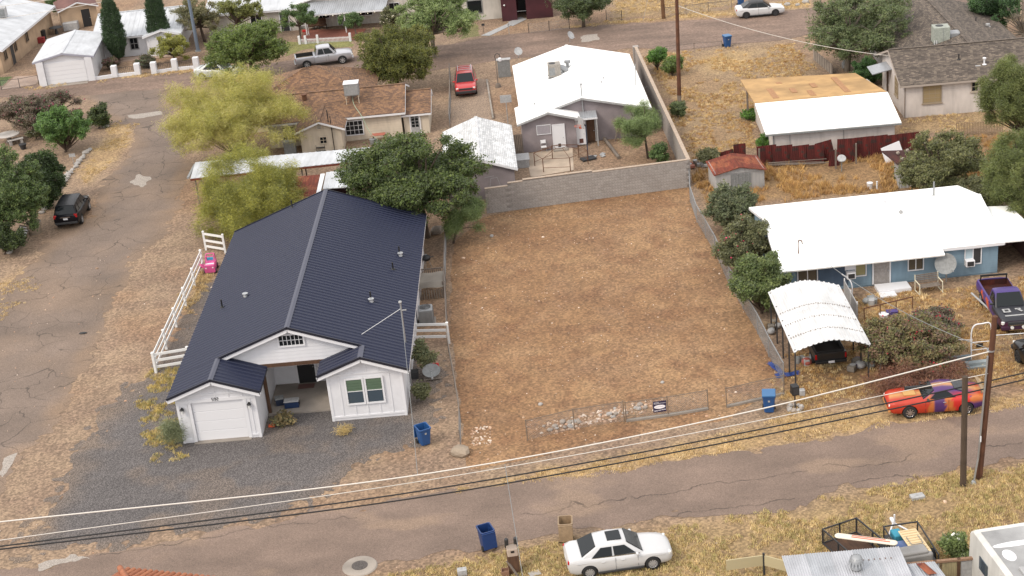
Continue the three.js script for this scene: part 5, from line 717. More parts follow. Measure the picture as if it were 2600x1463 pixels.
{ // grey stucco house with white metal roof
  const g = thing('grey_house', 'grey stucco house with brilliant white metal roof behind the block wall', 'house', -1.69, -112.43, R(2));
  gable(g, { x0: 0.3, z0: -1.1, W: 9.3, D: 14.4, eave: 2.3, ridge: 3.62, oh: 0.3, axis: 'z', rk: 0.47, wall: M.mauve, roof: M.roofWhite, kind: 'rib', pitch: 0.3, amp: 0.02, fascia: M.lightgrey });
  gable(g, { x0: 0, z0: 0, W: 4.05, D: 3.4, eave: 2.4, ridge: 3.12, oh: 0.35, axis: 'z', wall: M.mauve, roof: M.roofWhite, kind: 'rib', pitch: 0.3, amp: 0.02, fascia: M.lightgrey });
  part(g, 'porch_roof', corr([4.0, 2.25, 0.15], [5.7, 2.25, 0.15], [5.7, 2.45, -1.3], [4.0, 2.45, -1.3], 0.18, 0.02, 'wave', 0.05), M.galvRoof); part(g, 'porch_fascia', bx(1.7, 0.12, 0.05, 4.85, 2.2, 0.14), M.trim);
  win(g, 1.62, 1.35, 0.01, 0.98, 0.66, { cols: 1, glass: mt([0.42, 0.38, 0.42], { rough: 0.3 }), fw: 0.05 }); for (let i = 0; i < 9; i++) part(g, 'window_bar', bx(0.018, 0.66, 0.02, 1.2 + i * 0.105, 1.68, 0.06), M.lightgrey);
  const flap = [[0, 0.28, 0.2, 0.26, M.dark]];
  door(g, 2.72, 0.06, 0.01, 0.8, 1.86, { panels: flap }); door(g, 4.4, 0.1, -0.3, 0.62, 1.8, { panels: [[0, 0.3, 0.3, 0.34, mt([0.1, 0.04, 0.03])], [0, 1.35, 0.2, 0.16, M.orange]] });
  door(g, 5.2, 0.1, -0.75, 0.62, 1.85, { mat: M.woodDark, frame: M.lightgrey }); part(g, 'porch_post', [bx(0.09, 2.2, 0.09, 5.62, 1.1, 0.1)], M.lightgrey);
  part(g, 'door_step', bx(1.1, 0.14, 0.5, 2.75, 0.07, 0.35), M.concrete);
  for (const [x, z, h] of [[1.2, -2.6, 0.4], [6.6, -5.6, 0.25], [6.9, -7.0, 0.2]]) vent(g, x, lerp(2.3, 3.62, 1 - Math.abs(x - 4.67) / 4.6) - 0.02, z, h, 0.05, M.grey);
  part(g, 'antenna_mast', [bar([4.75, 2.0, -1.0], [4.72, 4.55, -1.0], 0.04, 8), sp(0.1, 4.72, 4.6, -1.0)], M.steel); part(g, 'gate_post', bar([9.3, 2.2, -6.2], [9.4, 4.2, -6.2], 0.035), M.lightgrey);
  vent(g, 4.3, 3.5, -9.5, 0.5, 0.12, M.galv, true);
  const a = thing('rooftop_air_conditioner', 'tan rooftop air conditioner with curved duct on the grey house', 'air conditioner', 1.18, -121.18, R(2), null, 3.05);
  part(a, 'cabinet', rb(1.0, 1.0, 0.95, 0, 0.68, 0, 0.03), mt([0.40, 0.37, 0.33], { map: T.grain })); part(a, 'side_panel', bx(0.46, 0.62, 0.02, -0.2, 0.62, 0.48), M.grey); part(a, 'fan', cy(0.26, 0.26, 0.03, -0.15, 1.19, 0.05, 20), M.dark); part(a, 'frame', [bx(1.1, 0.1, 0.08, 0, 0.1, 0.4), bx(1.1, 0.1, 0.08, 0, 0.1, -0.4)], M.grey);
  part(a, 'duct', new THREE.TorusGeometry(0.42, 0.24, 10, 12, Math.PI / 2).rotateZ(0).translate(0.48, 0.35, 0), M.galv);
  const dish = (label, x, z, y, t, s = 1) => { const q = thing('satellite_dish', label, 'satellite dish', x, z, t, null, y); part(q, 'dish', new THREE.LatheGeometry([0, 0.1, 0.2, 0.3, 0.36].map(r => new THREE.Vector2(r, r * r * 0.5)), 24).rotateX(1.0).translate(0, 0.62, 0.06).scale(s, s, s), M.lightgrey); part(q, 'arm', bar([0, 0.4 * s, 0.1], [0, 0.5 * s, 0.55 * s], 0.018), M.steel); part(q, 'mast', bar([0, 0, -0.05], [0, 0.6 * s, 0], 0.03), M.steel); return q; };
  dish('satellite dish on the left roof edge of the grey house', -1.67, -129.63, 2.5, 0.3); dish('satellite dish on the far ridge of the grey house', 2.81, -129.66, 3.45, 0.9);
  // basketball hoop
  const h = thing('basketball_hoop', 'portable basketball hoop on a dark pole in the patio', 'basketball hoop', 3.01, -109.64, R(-70)); part(h, 'base', rb(0.7, 0.16, 1.1, 0, 0.08, 0, 0.05), M.dark); part(h, 'pole', bar([0, 0.1, 0], [0, 2.7, 0], 0.045, 8), mt([0.03, 0.04, 0.07])); part(h, 'backboard', bx(1.05, 0.75, 0.04, 0, 2.95, 0.35), M.lightgrey); part(h, 'rim', new THREE.TorusGeometry(0.23, 0.015, 6, 18).rotateX(Math.PI / 2).translate(0, 2.72, 0.62), M.orange); part(h, 'bracket', [bar([0, 2.6, 0], [0, 2.85, 0.33], 0.025), bar([0, 2.65, 0], [0, 3.05, 0.33], 0.025)], M.dark);
  solo('rubble_pile', 'white and grey rags and tiles at the foot of the hoop', 'rubble', [0, 1, 2, 3, 4].map(i => rb(0.35, 0.06, 0.25, rr(-0.5, 0.5), 0.05, rr(-0.3, 0.3), 0.02, rr(0, 3))), M.lightgrey, 3.69, -110.27);
  const ch = thing('folding_chair', 'white folding chair against the grey house wall', 'chair', -0.18, -112.16, 0.1); part(ch, 'seat', rb(0.42, 0.04, 0.4, 0, 0.44, 0, 0.015), M.trim); part(ch, 'backrest', rb(0.42, 0.26, 0.03, 0, 0.78, -0.2, 0.015, 0, -0.15), M.trim); for (const s of [-1, 1]) { part(ch, 'leg', bar([s * 0.2, 0, 0.2], [s * 0.2, 0.9, -0.22], 0.012), M.lightgrey); part(ch, 'leg', bar([s * 0.18, 0, -0.24], [s * 0.18, 0.45, 0.15], 0.012), M.lightgrey); }
  const gz = thing('gazebo_frame', 'bare rusty gazebo frame standing on the tan patio slab', 'gazebo frame', 1.01, -108.96, R(6));
  const pts = []; for (let i = 0; i < 6; i++) pts.push([Math.cos(i / 6 * 6.283 + 0.3) * 2.0, Math.sin(i / 6 * 6.283 + 0.3) * 1.6]); pts.forEach(([x, z], i) => { const [X, Z] = pts[(i + 1) % 6]; part(gz, 'post', bar([x, 0, z], [x, 1.05, z], 0.035), M.rustPipe); part(gz, 'rail', bar([x, 1.03, z], [X, 1.03, Z], 0.02), M.rustPipe); part(gz, 'rafter', bar([x, 1.03, z], [x * 0.25, 1.45, z * 0.25], 0.018), M.rustPipe); if (i % 2) part(gz, 'low_rail', bar([x, 0.35, z], [X, 0.35, Z], 0.018), M.rustPipe); });
  part(gz, 'crown_ring', new THREE.TorusGeometry(0.45, 0.02, 4, 8).rotateX(Math.PI / 2).translate(0, 1.45, 0), M.rustPipe);
}
{ // small shed with white shingles
  const g = thing('shingle_shed', 'small grey shed with white painted shingle roof behind the block wall', 'shed', -7.1, -103.2, R(2));
  gable(g, { x0: 0, z0: 0, W: 4.75, D: 9.2, eave: 2.15, ridge: 3.1, oh: 0.25, axis: 'z', wall: M.mauve, roof: M.shWhite, th: 0.1, fascia: M.trim });
  win(g, 2.3, 2.3, 0.01, 0.42, 0.3, { rows: 3, glass: M.grey, fw: 0.05 });
  // crossed line drawing in white chalk on the gable
  part(g, 'chalk_mark', [bar([2.9, 0.6, 0.02], [3.05, 1.5, 0.02], 0.02), bar([3.05, 1.5, 0.02], [3.5, 1.55, 0.02], 0.02), bar([3.5, 1.55, 0.02], [3.75, 0.7, 0.02], 0.02), bar([2.6, 1.6, 0.02], [3.3, 1.68, 0.02], 0.018)].map(q => q.scale(1, 1, 0.4)), M.lightgrey).userData.kind = 'stuff';
  solo('concrete_trough', 'grey concrete planter beside the white roofed shed', 'planter', [bx(1.2, 0.6, 1.4, 0, 0.3, 0), bx(1.3, 0.06, 1.5, 0, 0.62, 0)], M.lightgrey, -1.96, -109.75, R(2));
  solo('wooden_gate', 'weathered plank gate between the shed and the grey house', 'gate', [0, 1, 2, 3, 4, 5, 6].map(i => bx(0.11, 1.5, 0.03, -0.4 + i * 0.13, 0.75, 0)), M.woodGrey, -2.15, -112.41, R(2)).userData.kind = 'stuff';
}
// block walls: each block its own mesh, caps on top
{
  const bl = [0, 1, 2].map(i => mg(rb(0.392, 0.19, 0.19, 0, 0, 0, 0.012))), hb = mg(rb(0.19, 0.19, 0.19, 0, 0, 0, 0.012));
  const t = R(6.6), g = thing('block_wall', 'stepped grey concrete block wall along the back of the dirt lot', 'wall', -4.44, -100.55, t);
  const steps = [[0, 1.6, 9], [1.6, 2.65, 10], [2.65, 7.45, 10.5], [7.45, 14.1, 10]];
  part(g, 'mortar', steps.map(([a, b, n]) => bx(b - a, n * 0.2 - 0.02, 0.15, (a + b) / 2, n * 0.1 - 0.01, 0)), M.mortar).userData.kind = 'stuff';
  for (let r = 0; r < 10; r++) for (let c = 0; c < 36; c++) {
    const x = c * 0.4 + (r % 2 ? 0.2 : 0) + 0.2, s = steps.find(s => x > s[0] && x < s[1]); if (!s || r >= Math.floor(s[2]) || x > 14.0) continue;
    if (r === 0 && c % 2) { } const m = shadow(new THREE.Mesh(bl[0], M.block[Math.floor(hash2(r, c) * 4)])); m.name = 'block'; m.position.set(x, r * 0.2 + 0.1, (hash2(c, r) - 0.5) * 0.006); g.add(m);
  }
  const ts = []; g.children.slice(1 + 300).forEach(m => ts.push(m)); ts.forEach(m => g.remove(m)); if (ts.length) { const q = part(g, 'block_courses', ts.map(m => bl[0].clone().translate(m.position.x, m.position.y, m.position.z)), M.block[1]); q.userData.kind = 'stuff'; }
  for (const [a, b, n] of steps) for (let x = a; x < b - 0.05; x += 0.8) { const w = Math.min(0.8, b - x); part(g, 'cap', rb(w - 0.008, 0.05, 0.24, x + w / 2, n * 0.2 + 0.02, 0, 0.01), M.cap); }
  // long side wall running back to the street
  const g2 = thing('block_wall', 'long plain block wall between the grey house and the vacant lot', 'wall', 9.68, -102.2, 0);
  const N = 15, dx = 8.42 - 9.68, dz = -131.6 + 102.2; for (let i = 0; i < N; i++) { const a = i / N, b = (i + 1) / N - 0.0008; part(g2, 'panel', [beam([dx * a, 0.98, dz * a], [dx * b, 0.98, dz * b], 0.19, 1.96)], M.block[i % 4]); part(g2, 'cap', beam([dx * a, 1.99, dz * a], [dx * b, 1.99, dz * b], 0.26, 0.055), M.cap); }
  part(g2, 'end_pillar', rb(0.5, 2.0, 0.5, dx + 0.0, 1.0, dz - 0.3, 0.03), M.block[2]);
  const gt = thing('iron_gate', 'white iron gate between the grey house and the long block wall', 'gate', 8.36, -122.35, 0); for (let i = 0; i < 7; i++) part(gt, 'picket', bar([-0.45 + i * 0.15, 0, 0], [-0.45 + i * 0.15, 1.25, 0], 0.014), M.lightgrey); for (const y of [0.15, 1.2]) part(gt, 'rail', bx(1.0, 0.04, 0.03, 0, y, 0), M.lightgrey);
}
{ // carport roofs behind the white house: silver sheet roof, rusty corrugated roof
  let g = thing('metal_carport', 'long pale metal carport roof behind the willowy trees', 'carport', -19.3, -107.3, R(0));
  part(g, 'roof', corr([-6.5, 2.2, 0.25], [5.6, 2.2, -0.3], [6.5, 2.45, -2.4], [-6.6, 2.45, -2.6], 0.4, 0.02, 'rib', 0.05), M.roofSilver);
  part(g, 'fascia', [beam([-6.5, 2.1, 0.28], [5.6, 2.1, -0.27], 0.04, 0.14)], M.rust); for (const x of [-6.3, -2.5, 1.5, 5.4]) for (const z of [-0.35, -2.2]) part(g, 'post', bx(0.09, 2.1, 0.09, x, 1.05, z), M.woodGrey);
  part(g, 'gutter', bx(0.16, 0.12, 2.9, -6.66, 2.26, -1.2), M.galv);
  g = thing('rusty_shed', 'lean-to with rusty corrugated roof below the pale carport', 'shed', -18.2, -103.8, R(-1));
  part(g, 'roof', corr([-4.0, 1.75, 2.2], [2.1, 1.75, 2.2], [2.0, 2.2, -1.6], [-4.0, 2.2, -1.6], 0.16, 0.025, 'wave', 0.03), M.rust);
  part(g, 'edge_flashing', [bx(0.3, 0.04, 3.8, 2.2, 2.02, 0.3, 0, 0.118)], M.trim); part(g, 'wall', [bx(5.9, 1.7, 0.06, -0.95, 0.85, -1.5), bx(0.06, 1.7, 3.3, -3.9, 0.85, 0.2), bx(0.06, 1.7, 3.3, 1.95, 0.85, 0.2)], M.woodGrey); for (const x of [-3.8, -1, 1.9]) part(g, 'post', bx(0.1, 1.75, 0.1, x, 0.87, 2.0), M.woodGrey);
  g = thing('metal_carport', 'smaller pale roof between the carport and the dark tree', 'carport', -15.2, -104.4, R(0)); part(g, 'roof', corr([-0.55, 2.0, 1.5], [1.5, 2.0, 1.6], [1.6, 2.25, -1.4], [-0.55, 2.25, -1.2], 0.4, 0.02, 'rib', 0.05), M.roofSilver); part(g, 'wall', [bx(1.9, 1.9, 0.08, 0.5, 0.95, -1.1), bx(0.08, 1.9, 2.2, -0.45, 0.95, 0.05), bx(0.08, 1.9, 2.2, 1.4, 0.95, 0.05)], mt([0.1, 0.05, 0.05]));
}
{ // storage building: white sheet roof in front, tan membrane behind
  const g = thing('storage_building', 'long low storage building with white front roof and patched tan back roof', 'building', 15.88, -105.97, R(-0.5));
  part(g, 'wall', ext([[0, 0], [0, 2.15], [3, 3.25], [9.5, 2.4], [9.5, 0]], 8.6, 0, 0, 0).applyMatrix4(new THREE.Matrix4().makeBasis(V3(0, 0, -1), V3(0, 1, 0), V3(1, 0, 0)).setPosition(0.2, 0, 0)), M.stuccoGrey);
  for (let i = 0; i < 9; i++) { const a = lerp(-0.35, 9.2, i / 9), b = lerp(-0.35, 9.2, (i + 1) / 9) - 0.006; part(g, 'roof_panel', slab([a, 2.12, 0.35], [b, 2.12, 0.35], [b - 0.25, 3.36, -3.0], [a - 0.25, 3.36, -3.0], 0.06), M.roofElasto); part(g, 'roof_seam', beam([a, 2.13, 0.35], [a - 0.25, 3.37, -3.0], 0.03, 0.03), M.roofElasto); }
  part(g, 'gutter', bx(9.6, 0.1, 0.1, 4.4, 2.02, 0.36), M.grey); part(g, 'back_roof', slab([-0.6, 3.34, -3.02], [8.95, 3.34, -3.02], [8.2, 2.5, -11.0], [-0.5, 2.5, -11.9], 0.1), M.tanRoof);
  for (const [x, z, w, l] of [[0.9, -6, 0.45, 3.6], [2.5, -6.4, 0.42, 1.6], [3.6, -5.0, 0.42, 2.0], [4.2, -7.6, 0.42, 1.5], [6.1, -7, 0.45, 5.6], [1.9, -9.5, 0.42, 0.6]]) { const y = v => 3.34 + (v + 3.02) * 0.098; part(g, 'roof_patch', slab([x, y(z + l / 2) + 0.012, z + l / 2], [x + w, y(z + l / 2) + 0.012, z + l / 2], [x + w, y(z - l / 2) + 0.012, z - l / 2], [x, y(z - l / 2) + 0.012, z - l / 2], 0.01), M.tanPatch); }
  for (const [x, w] of [[1.0, 0.5], [7.0, 0.55]]) part(g, 'hatch', [bx(w, 0.6, 0.03, x, 1.3, 0.015)], M.stuccoGrey); for (const x of [1.4, 5.2]) part(g, 'conduit', bx(0.03, 2.0, 0.03, x, 1.0, 0.02), M.grey); part(g, 'downpipe', bx(0.07, 2.0, 0.07, 0.24, 1.0, 0.05), M.grey); part(g, 'post', bx(0.14, 2.3, 0.14, -0.3, 1.15, -9.6), M.woodGrey);
}
{ // pale brick house with grey-brown shingles
  const g = thing('pale_brick_house', 'pale painted brick house with grey brown shingle roof at the upper right', 'house', 26.94, -112.58, R(-1));
  gable(g, { x0: 0, z0: 0, W: 14, D: 8, eave: 2.65, ridge: 4.2, oh: 0.4, wall: M.stuccoGrey, roof: M.shGrey, th: 0.12, fascia: mt([0.36, 0.31, 0.27]) });
  gable(g, { x0: 1.0, z0: -4.2, W: 9.6, D: 15.5, eave: 2.55, ridge: 4.15, oh: 0.4, axis: 'z', wall: M.stuccoGrey, roof: M.shGrey, th: 0.12, fascia: M.stuccoGrey });
  const tw = { glass: M.glassTan, frame: mt([0.30, 0.24, 0.17]), fw: 0.05, mw: 0.03, sill: true };
  win(g, 2.05, 1.05, 0.01, 1.3, 1.35, { ...tw, cols: 3, rows: 4 }); win(g, 5.2, 1.66, 0.01, 0.44, 0.66, { cols: 1, rows: 2, frame: mt([0.4, 0.34, 0.28]), fw: 0.05, sill: true }); win(g, 7.2, 1.1, 0.01, 1.2, 1.1, { ...tw, cols: 3, rows: 3 }); win(g, -0.01, 1.0, -2.6, 0.95, 1.35, { ...tw, cols: 3, rows: 4, ry: -Math.PI / 2 });
  door(g, -0.01, 0.05, -5.6, 0.85, 2.0, { ry: -Math.PI / 2, mat: M.woodDark, frame: M.stuccoGrey });
  part(g, 'door_canopy', [corr([-1.5, 2.2, -4.4], [-1.5, 2.2, -6.6], [0.0, 2.5, -6.6], [0, 2.5, -4.4], 0.2, 0.03, 'wave', 0.04)], M.galvRoof); part(g, 'downpipe', bx(0.06, 2.6, 0.06, 0.03, 1.3, 0.04), mt([0.2, 0.16, 0.13]));
  vent(g, 4.5, 3.5, -2.1, 0.45, 0.05, M.black); vent(g, 6.2, 3.2, -1.3, 0.5, 0.06, M.trim, true); part(g, 'roof_vent', rb(0.4, 0.15, 0.3, 5.7, 3.15, -1.25, 0.03), M.lightgrey); vent(g, 2.6, 3.1, -5.2, 0.5, 0.1, M.trim, true); vent(g, 1.6, 2.9, -5, 0.35, 0.05, M.black); vent(g, 8.6, 3.2, -13, 0.4, 0.05, M.dark); vent(g, 9.3, 3.0, -12, 0.2, 0.08, M.lightgrey, true);
  const a = thing('rooftop_air_conditioner', 'pale green rooftop air conditioner with grey duct on the shingle roof', 'air conditioner', 31.39, -119.61, R(-4), null, 3.45); const gm = mt([0.45, 0.48, 0.42], { map: T.grain });
  part(a, 'cabinet', rb(1.25, 1.25, 1.15, 0, 0.75, 0, 0.03), gm); part(a, 'corner_post', bx(0.03, 1.2, 0.03, 0.1, 0.75, 0.575), M.grey); part(a, 'fan', cy(0.3, 0.3, 0.03, -0.1, 1.385, -0.05, 20), M.dark); part(a, 'frame', [bx(1.3, 0.1, 0.08, 0, 0.1, 0.45), bx(1.3, 0.1, 0.08, 0, 0.1, -0.45)], M.grey); part(a, 'duct', [rb(0.9, 0.55, 0.8, 1.0, 0.62, 0, 0.15), rb(0.6, 0.6, 0.8, 1.5, 0.2, 0, 0.1)], M.galv); for (const x of [-0.55, -0.4]) part(a, 'drain_pipe', bar([x, -0.3, 0.62], [x, 0.4, 0.62], 0.03), M.trim);
}
{ // blue house
  const g = thing('blue_house', 'blue lap sided house with bright white low roof beside the dirt lot', 'house', 18.25, -83.42, R(2.5));
  const bw = M.blueWall;
  gable(g, { x0: -5.3, z0: 0, W: 12.6, D: 8.2, eave: 2.02, ridge: 3.3, backEave: 2.3, rk: 0.5, oh: 0.28, wall: bw, roof: M.roofElasto, th: 0.14, fascia: M.trim });
  part(g, 'porch_roof', slab([-5.6, 1.86, 0.8], [3.95, 1.86, 0.8], [3.95, 2.06, 0.2], [-5.6, 2.06, 0.2], 0.1), M.roofElasto);
  part(g, 'side_roof', slab([7.58, 1.98, 0.1], [9.9, 1.95, 0.1], [9.4, 2.35, -4.2], [7.58, 2.5, -4.2], 0.1), M.roofElasto); part(g, 'side_wall', [bx(0.1, 1.9, 3.4, 9.5, 0.95, -2.0), bx(2.2, 1.9, 0.1, 8.4, 0.95, -3.7)], mt([0.12, 0.06, 0.05])); part(g, 'open_gate', bx(0.06, 1.7, 1.3, 9.6, 0.85, 0.75, 0.25), bw);
  const sd = part(g, 'siding', [...lap(-5.28, -0.08, 0.1, 1.95, 0.002, 0.15), ...lap(1.04, 7.28, 0.1, 1.95, 0.002, 0.15)], bw); sd.userData.kind = 'stuff';
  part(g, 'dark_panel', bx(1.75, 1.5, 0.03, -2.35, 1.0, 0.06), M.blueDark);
  const wf = { fw: 0.05, cols: 2, frame: M.trim, glass: M.glassTan, mw: 0.05 };
  const dg = mt([0.09, 0.075, 0.055], { rough: 0.12 });
  win(g, -3.84, 0.75, 0.045, 1.1, 0.82, { ...wf, glass: dg }); win(g, -0.74, 0.78, 0.045, 0.58, 0.82, { ...wf, cols: 1, glass: mt([0.26, 0.24, 0.13], { rough: 0.15 }) }); win(g, 2.48, 0.78, 0.045, 0.84, 0.76, { ...wf, glass: dg }); win(g, 5.82, 0.78, 0.045, 0.9, 0.95, { ...wf, panes: [mt([0.36, 0.45, 0.5], { rough: 0.2 }), M.dark] });
  const ac = (x, y) => { const a = part(g, 'window_unit', rb(0.52, 0.4, 0.4, x, y, 0.22, 0.03), M.trim); part(a, 'grille', bx(0.38, 0.28, 0.02, x, y, 0.425), M.dark); }; ac(-1.36, 0.95); ac(5.58, 0.93); part(g, 'window_board', bx(0.6, 0.4, 0.05, -1.36, 1.4, 0.06), M.trim);
  const sa = part(g, 'window_unit', rb(0.4, 0.42, 0.6, -5.5, 1.45, -1.2, 0.03), M.lightgrey);
  const d = door(g, 0.48, 0.12, 0.03, 0.92, 1.75, { mat: mt([0.5, 0.45, 0.42], { map: T.grain }) }); for (let i = 0; i < 11; i++) part(d, 'bar', bx(0.012, 1.7, 0.02, -0.42 + i * 0.084, 0.87, 0.06), M.lightgrey);
  part(g, 'step', bx(1.9, 0.2, 1.0, 0.95, 0.1, 0.75), M.trim); part(g, 'step', bx(0.95, 0.1, 0.6, 0.45, 0.05, 1.5), M.trim);
  vent(g, -4.4, 2.75, -5.6, 0.35, 0.06, M.trim, true); vent(g, 5.2, 2.9, -5.6, 0.95, 0.05, M.grey); vent(g, 2.5, 3.1, -3.2, 0.15, 0.05, M.lightgrey);
  const tv = part(g, 'turbine_vent', [cy(0.14, 0.18, 0.25, 1.85, 3.25, -4.6, 12), sp(0.22, 1.85, 3.5, -4.6, 1, 0.75, 1, 14)], M.trim);
  part(g, 'weather_head', [tube([[-4.2, 2.2, -0.6], [-4.2, 3.0, -0.6], [-4.15, 3.15, -0.55], [-4.02, 3.1, -0.5], [-4.0, 2.9, -0.5]], 0.035, 16)], M.rustPipe);
  const q = thing('satellite_dish', 'large grey satellite dish on a stand against the blue house', 'satellite dish', 22.35, -82.95, R(-25), null, 0); part(q, 'dish', new THREE.LatheGeometry([0, 0.15, 0.3, 0.45, 0.58, 0.62].map(r => new THREE.Vector2(r, r * r * 0.3)), 30).rotateX(1.05).translate(0, 1.25, 0.1), M.grey); part(q, 'mast', bar([0, 0, -0.15], [0, 1.3, 0], 0.045), M.steel); part(q, 'arm', bar([0.3, 1.0, 0.2], [0.55, 1.05, 0.65], 0.025), M.steel);
}
{ // top left: white block garage and white house, beige house, tan shed
  let g = thing('white_garage', 'white block garage with wide white door and pale metal roof', 'garage', -47.14, -144.09, R(5.7));
  gable(g, { x0: 0, z0: 0, W: 5.15, D: 8.2, eave: 2.4, ridge: 3.0, oh: 0.3, axis: 'z', wall: M.white, roof: M.roofSilver, kind: 'rib', pitch: 0.35, amp: 0.025, fascia: mt([0.3, 0.3, 0.36]) });
  const gd = part(g, 'garage_door', bx(3.8, 2.1, 0.05, 2.55, 1.06, 0.02), M.white); for (let i = 0; i < 5; i++) part(gd, 'door_panel', bx(3.76, 0.385, 0.03, 2.55, 0.22 + i * 0.415, 0.05), M.trim); for (const x of [0.3, 4.85]) part(g, 'pillar', bx(0.66, 2.35, 0.3, x, 1.17, 0.16), M.white); part(g, 'apron', bx(3.9, 0.03, 0.8, 2.55, 0.02, 0.55), M.concrete);
  g = thing('white_house', 'white house with pale sheet roof behind the two cypresses', 'house', -43.4, -152.0, R(2));
  gable(g, { x0: 0, z0: 0, W: 8.2, D: 9, eave: 2.1, ridge: 3.5, oh: 0.35, wall: M.white, roof: M.roofSilver, kind: 'rib', pitch: 0.5, amp: 0.02 }); gable(g, { x0: 5.2, z0: 1.2, W: 3.2, D: 5, eave: 2.15, ridge: 2.7, oh: 0.3, axis: 'z', wall: M.white, roof: M.roofSilver, kind: 'rib', pitch: 0.5, amp: 0.02 });
  win(g, 3.7, 0.7, 0.01, 0.75, 1.1, { cols: 2, rows: 2, frame: M.lightgrey }); win(g, 6.6, 0.8, 1.21, 0.8, 1.0, { cols: 2, rows: 2 }); door(g, 5.9, 0.05, 1.21, 0.7, 1.7, {}); part(g, 'porch_floor', bx(6, 0.1, 1.4, 4.6, 0.05, 1.3), M.concPink);
  g = thing('beige_house', 'beige stucco house with grey ribbed roof at the upper left corner', 'house', -52.4, -150.0, Math.PI / 2 - 0.04);
  gable(g, { x0: 0, z0: 0, W: 16.5, D: 9, eave: 2.45, ridge: 3.9, oh: 0.5, wall: M.beige, roof: M.roofSilver, kind: 'rib', pitch: 0.4, amp: 0.03 });
  for (const x of [1.3, 4.3, 8.0]) win(g, x, 1.05, 0.01, 0.9, 1.2, { cols: 2, frame: M.beige }); const dd = door(g, 3.2, 0.05, 0.01, 0.95, 1.95, { mat: M.dark, frame: M.beige });
  g = thing('roof_cooler', 'white evaporative cooler on the grey roof at the upper left corner', 'cooler', -54.71, -159.83, 0.2, null, 3.3); part(g, 'cabinet', rb(1.1, 0.95, 1.0, 0, 0.6, 0, 0.03), M.lightgrey); part(g, 'louvre', [bx(0.8, 0.7, 0.02, 0, 0.6, 0.51)], M.grey); for (const x of [-0.4, 0.4]) part(g, 'leg', bar([x, -0.2, 0.4], [x, 0.2, 0.4], 0.03), M.steel);
  g = thing('tan_shed', 'tan shed with faded red brown roof between two far houses', 'shed', -50.44, -165.56, R(20)); gable(g, { x0: 0, z0: 0, W: 3.8, D: 4.5, eave: 2.2, ridge: 2.9, oh: 0.25, axis: 'z', wall: M.beige, roof: mt([0.20, 0.09, 0.075], { map: T.patchy }), th: 0.1 }); door(g, 2.6, 0.05, 0.01, 0.9, 1.9, { mat: M.black, frame: M.beige });
  solo('covered_appliance', 'grey covered appliance in the yard behind the white garage', 'appliance', rb(1.6, 0.9, 1.0, 0, 0.45, 0, 0.1), M.lightgrey, -49.60, -165.68, 0.1); solo('trash_can', 'black lidded can by the beige house', 'trash can', [cy(0.32, 0.27, 0.9, 0, 0.45, 0, 14), cy(0.34, 0.34, 0.08, 0, 0.94, 0, 14)], M.black, -51.80, -162.59);
  solo('red_tool_chest', 'red chest against the beige house wall', 'chest', [rb(0.7, 0.6, 0.5, 0, 0.3, 0, 0.04), bx(0.72, 0.03, 0.52, 0, 0.5, 0)], mt([0.25, 0.03, 0.03]), -51.63, -161.14); solo('round_table', 'dark round patio table in the yard behind the white garage', 'table', [cy(0.7, 0.7, 0.05, 0, 0.7, 0, 18), cy(0.06, 0.2, 0.7, 0, 0.35, 0, 8)], M.dark, -50.92, -164.50);
}
{ // pillared low wall in front of the white house
  const pil = [[-40.17, -144.84], [-37.98, -144.90], [-36.38, -144.79], [-34.47, -145.24], [-32.40, -145.17]];
  const g = thing('pillared_wall', 'white pillared garden wall with dark railings below the cypresses', 'wall', ...pil[0]);
  const o = pil[0]; pil.forEach(([x, z]) => { const p = part(g, 'pillar', rb(0.55, 1.15, 0.5, x - o[0], 0.575, z - o[1], 0.06), M.white); });
  for (let i = 0; i + 1 < pil.length; i++) { const a = [pil[i][0] - o[0], pil[i][1] - o[1]], b = [pil[i + 1][0] - o[0], pil[i + 1][1] - o[1]]; if (i !== 1) part(g, 'low_wall', beam([a[0], 0.15, a[1]], [b[0], 0.15, b[1]], 0.25, 0.3), M.white); const n = 12; for (let k = 1; k < n; k++) { const x = lerp(a[0], b[0], k / n), z = lerp(a[1], b[1], k / n); part(g, 'picket', bar([x, 0.1, z], [x, 0.9, z], 0.012, 4), M.dark); } part(g, 'rail', beam([a[0], 0.88, a[1]], [b[0], 0.88, b[1]], 0.025, 0.03), M.dark); }
  part(g, 'low_wall', beam([-1.9, 0.15, 0.35], [0, 0.15, 0], 0.25, 0.3), M.white);
}
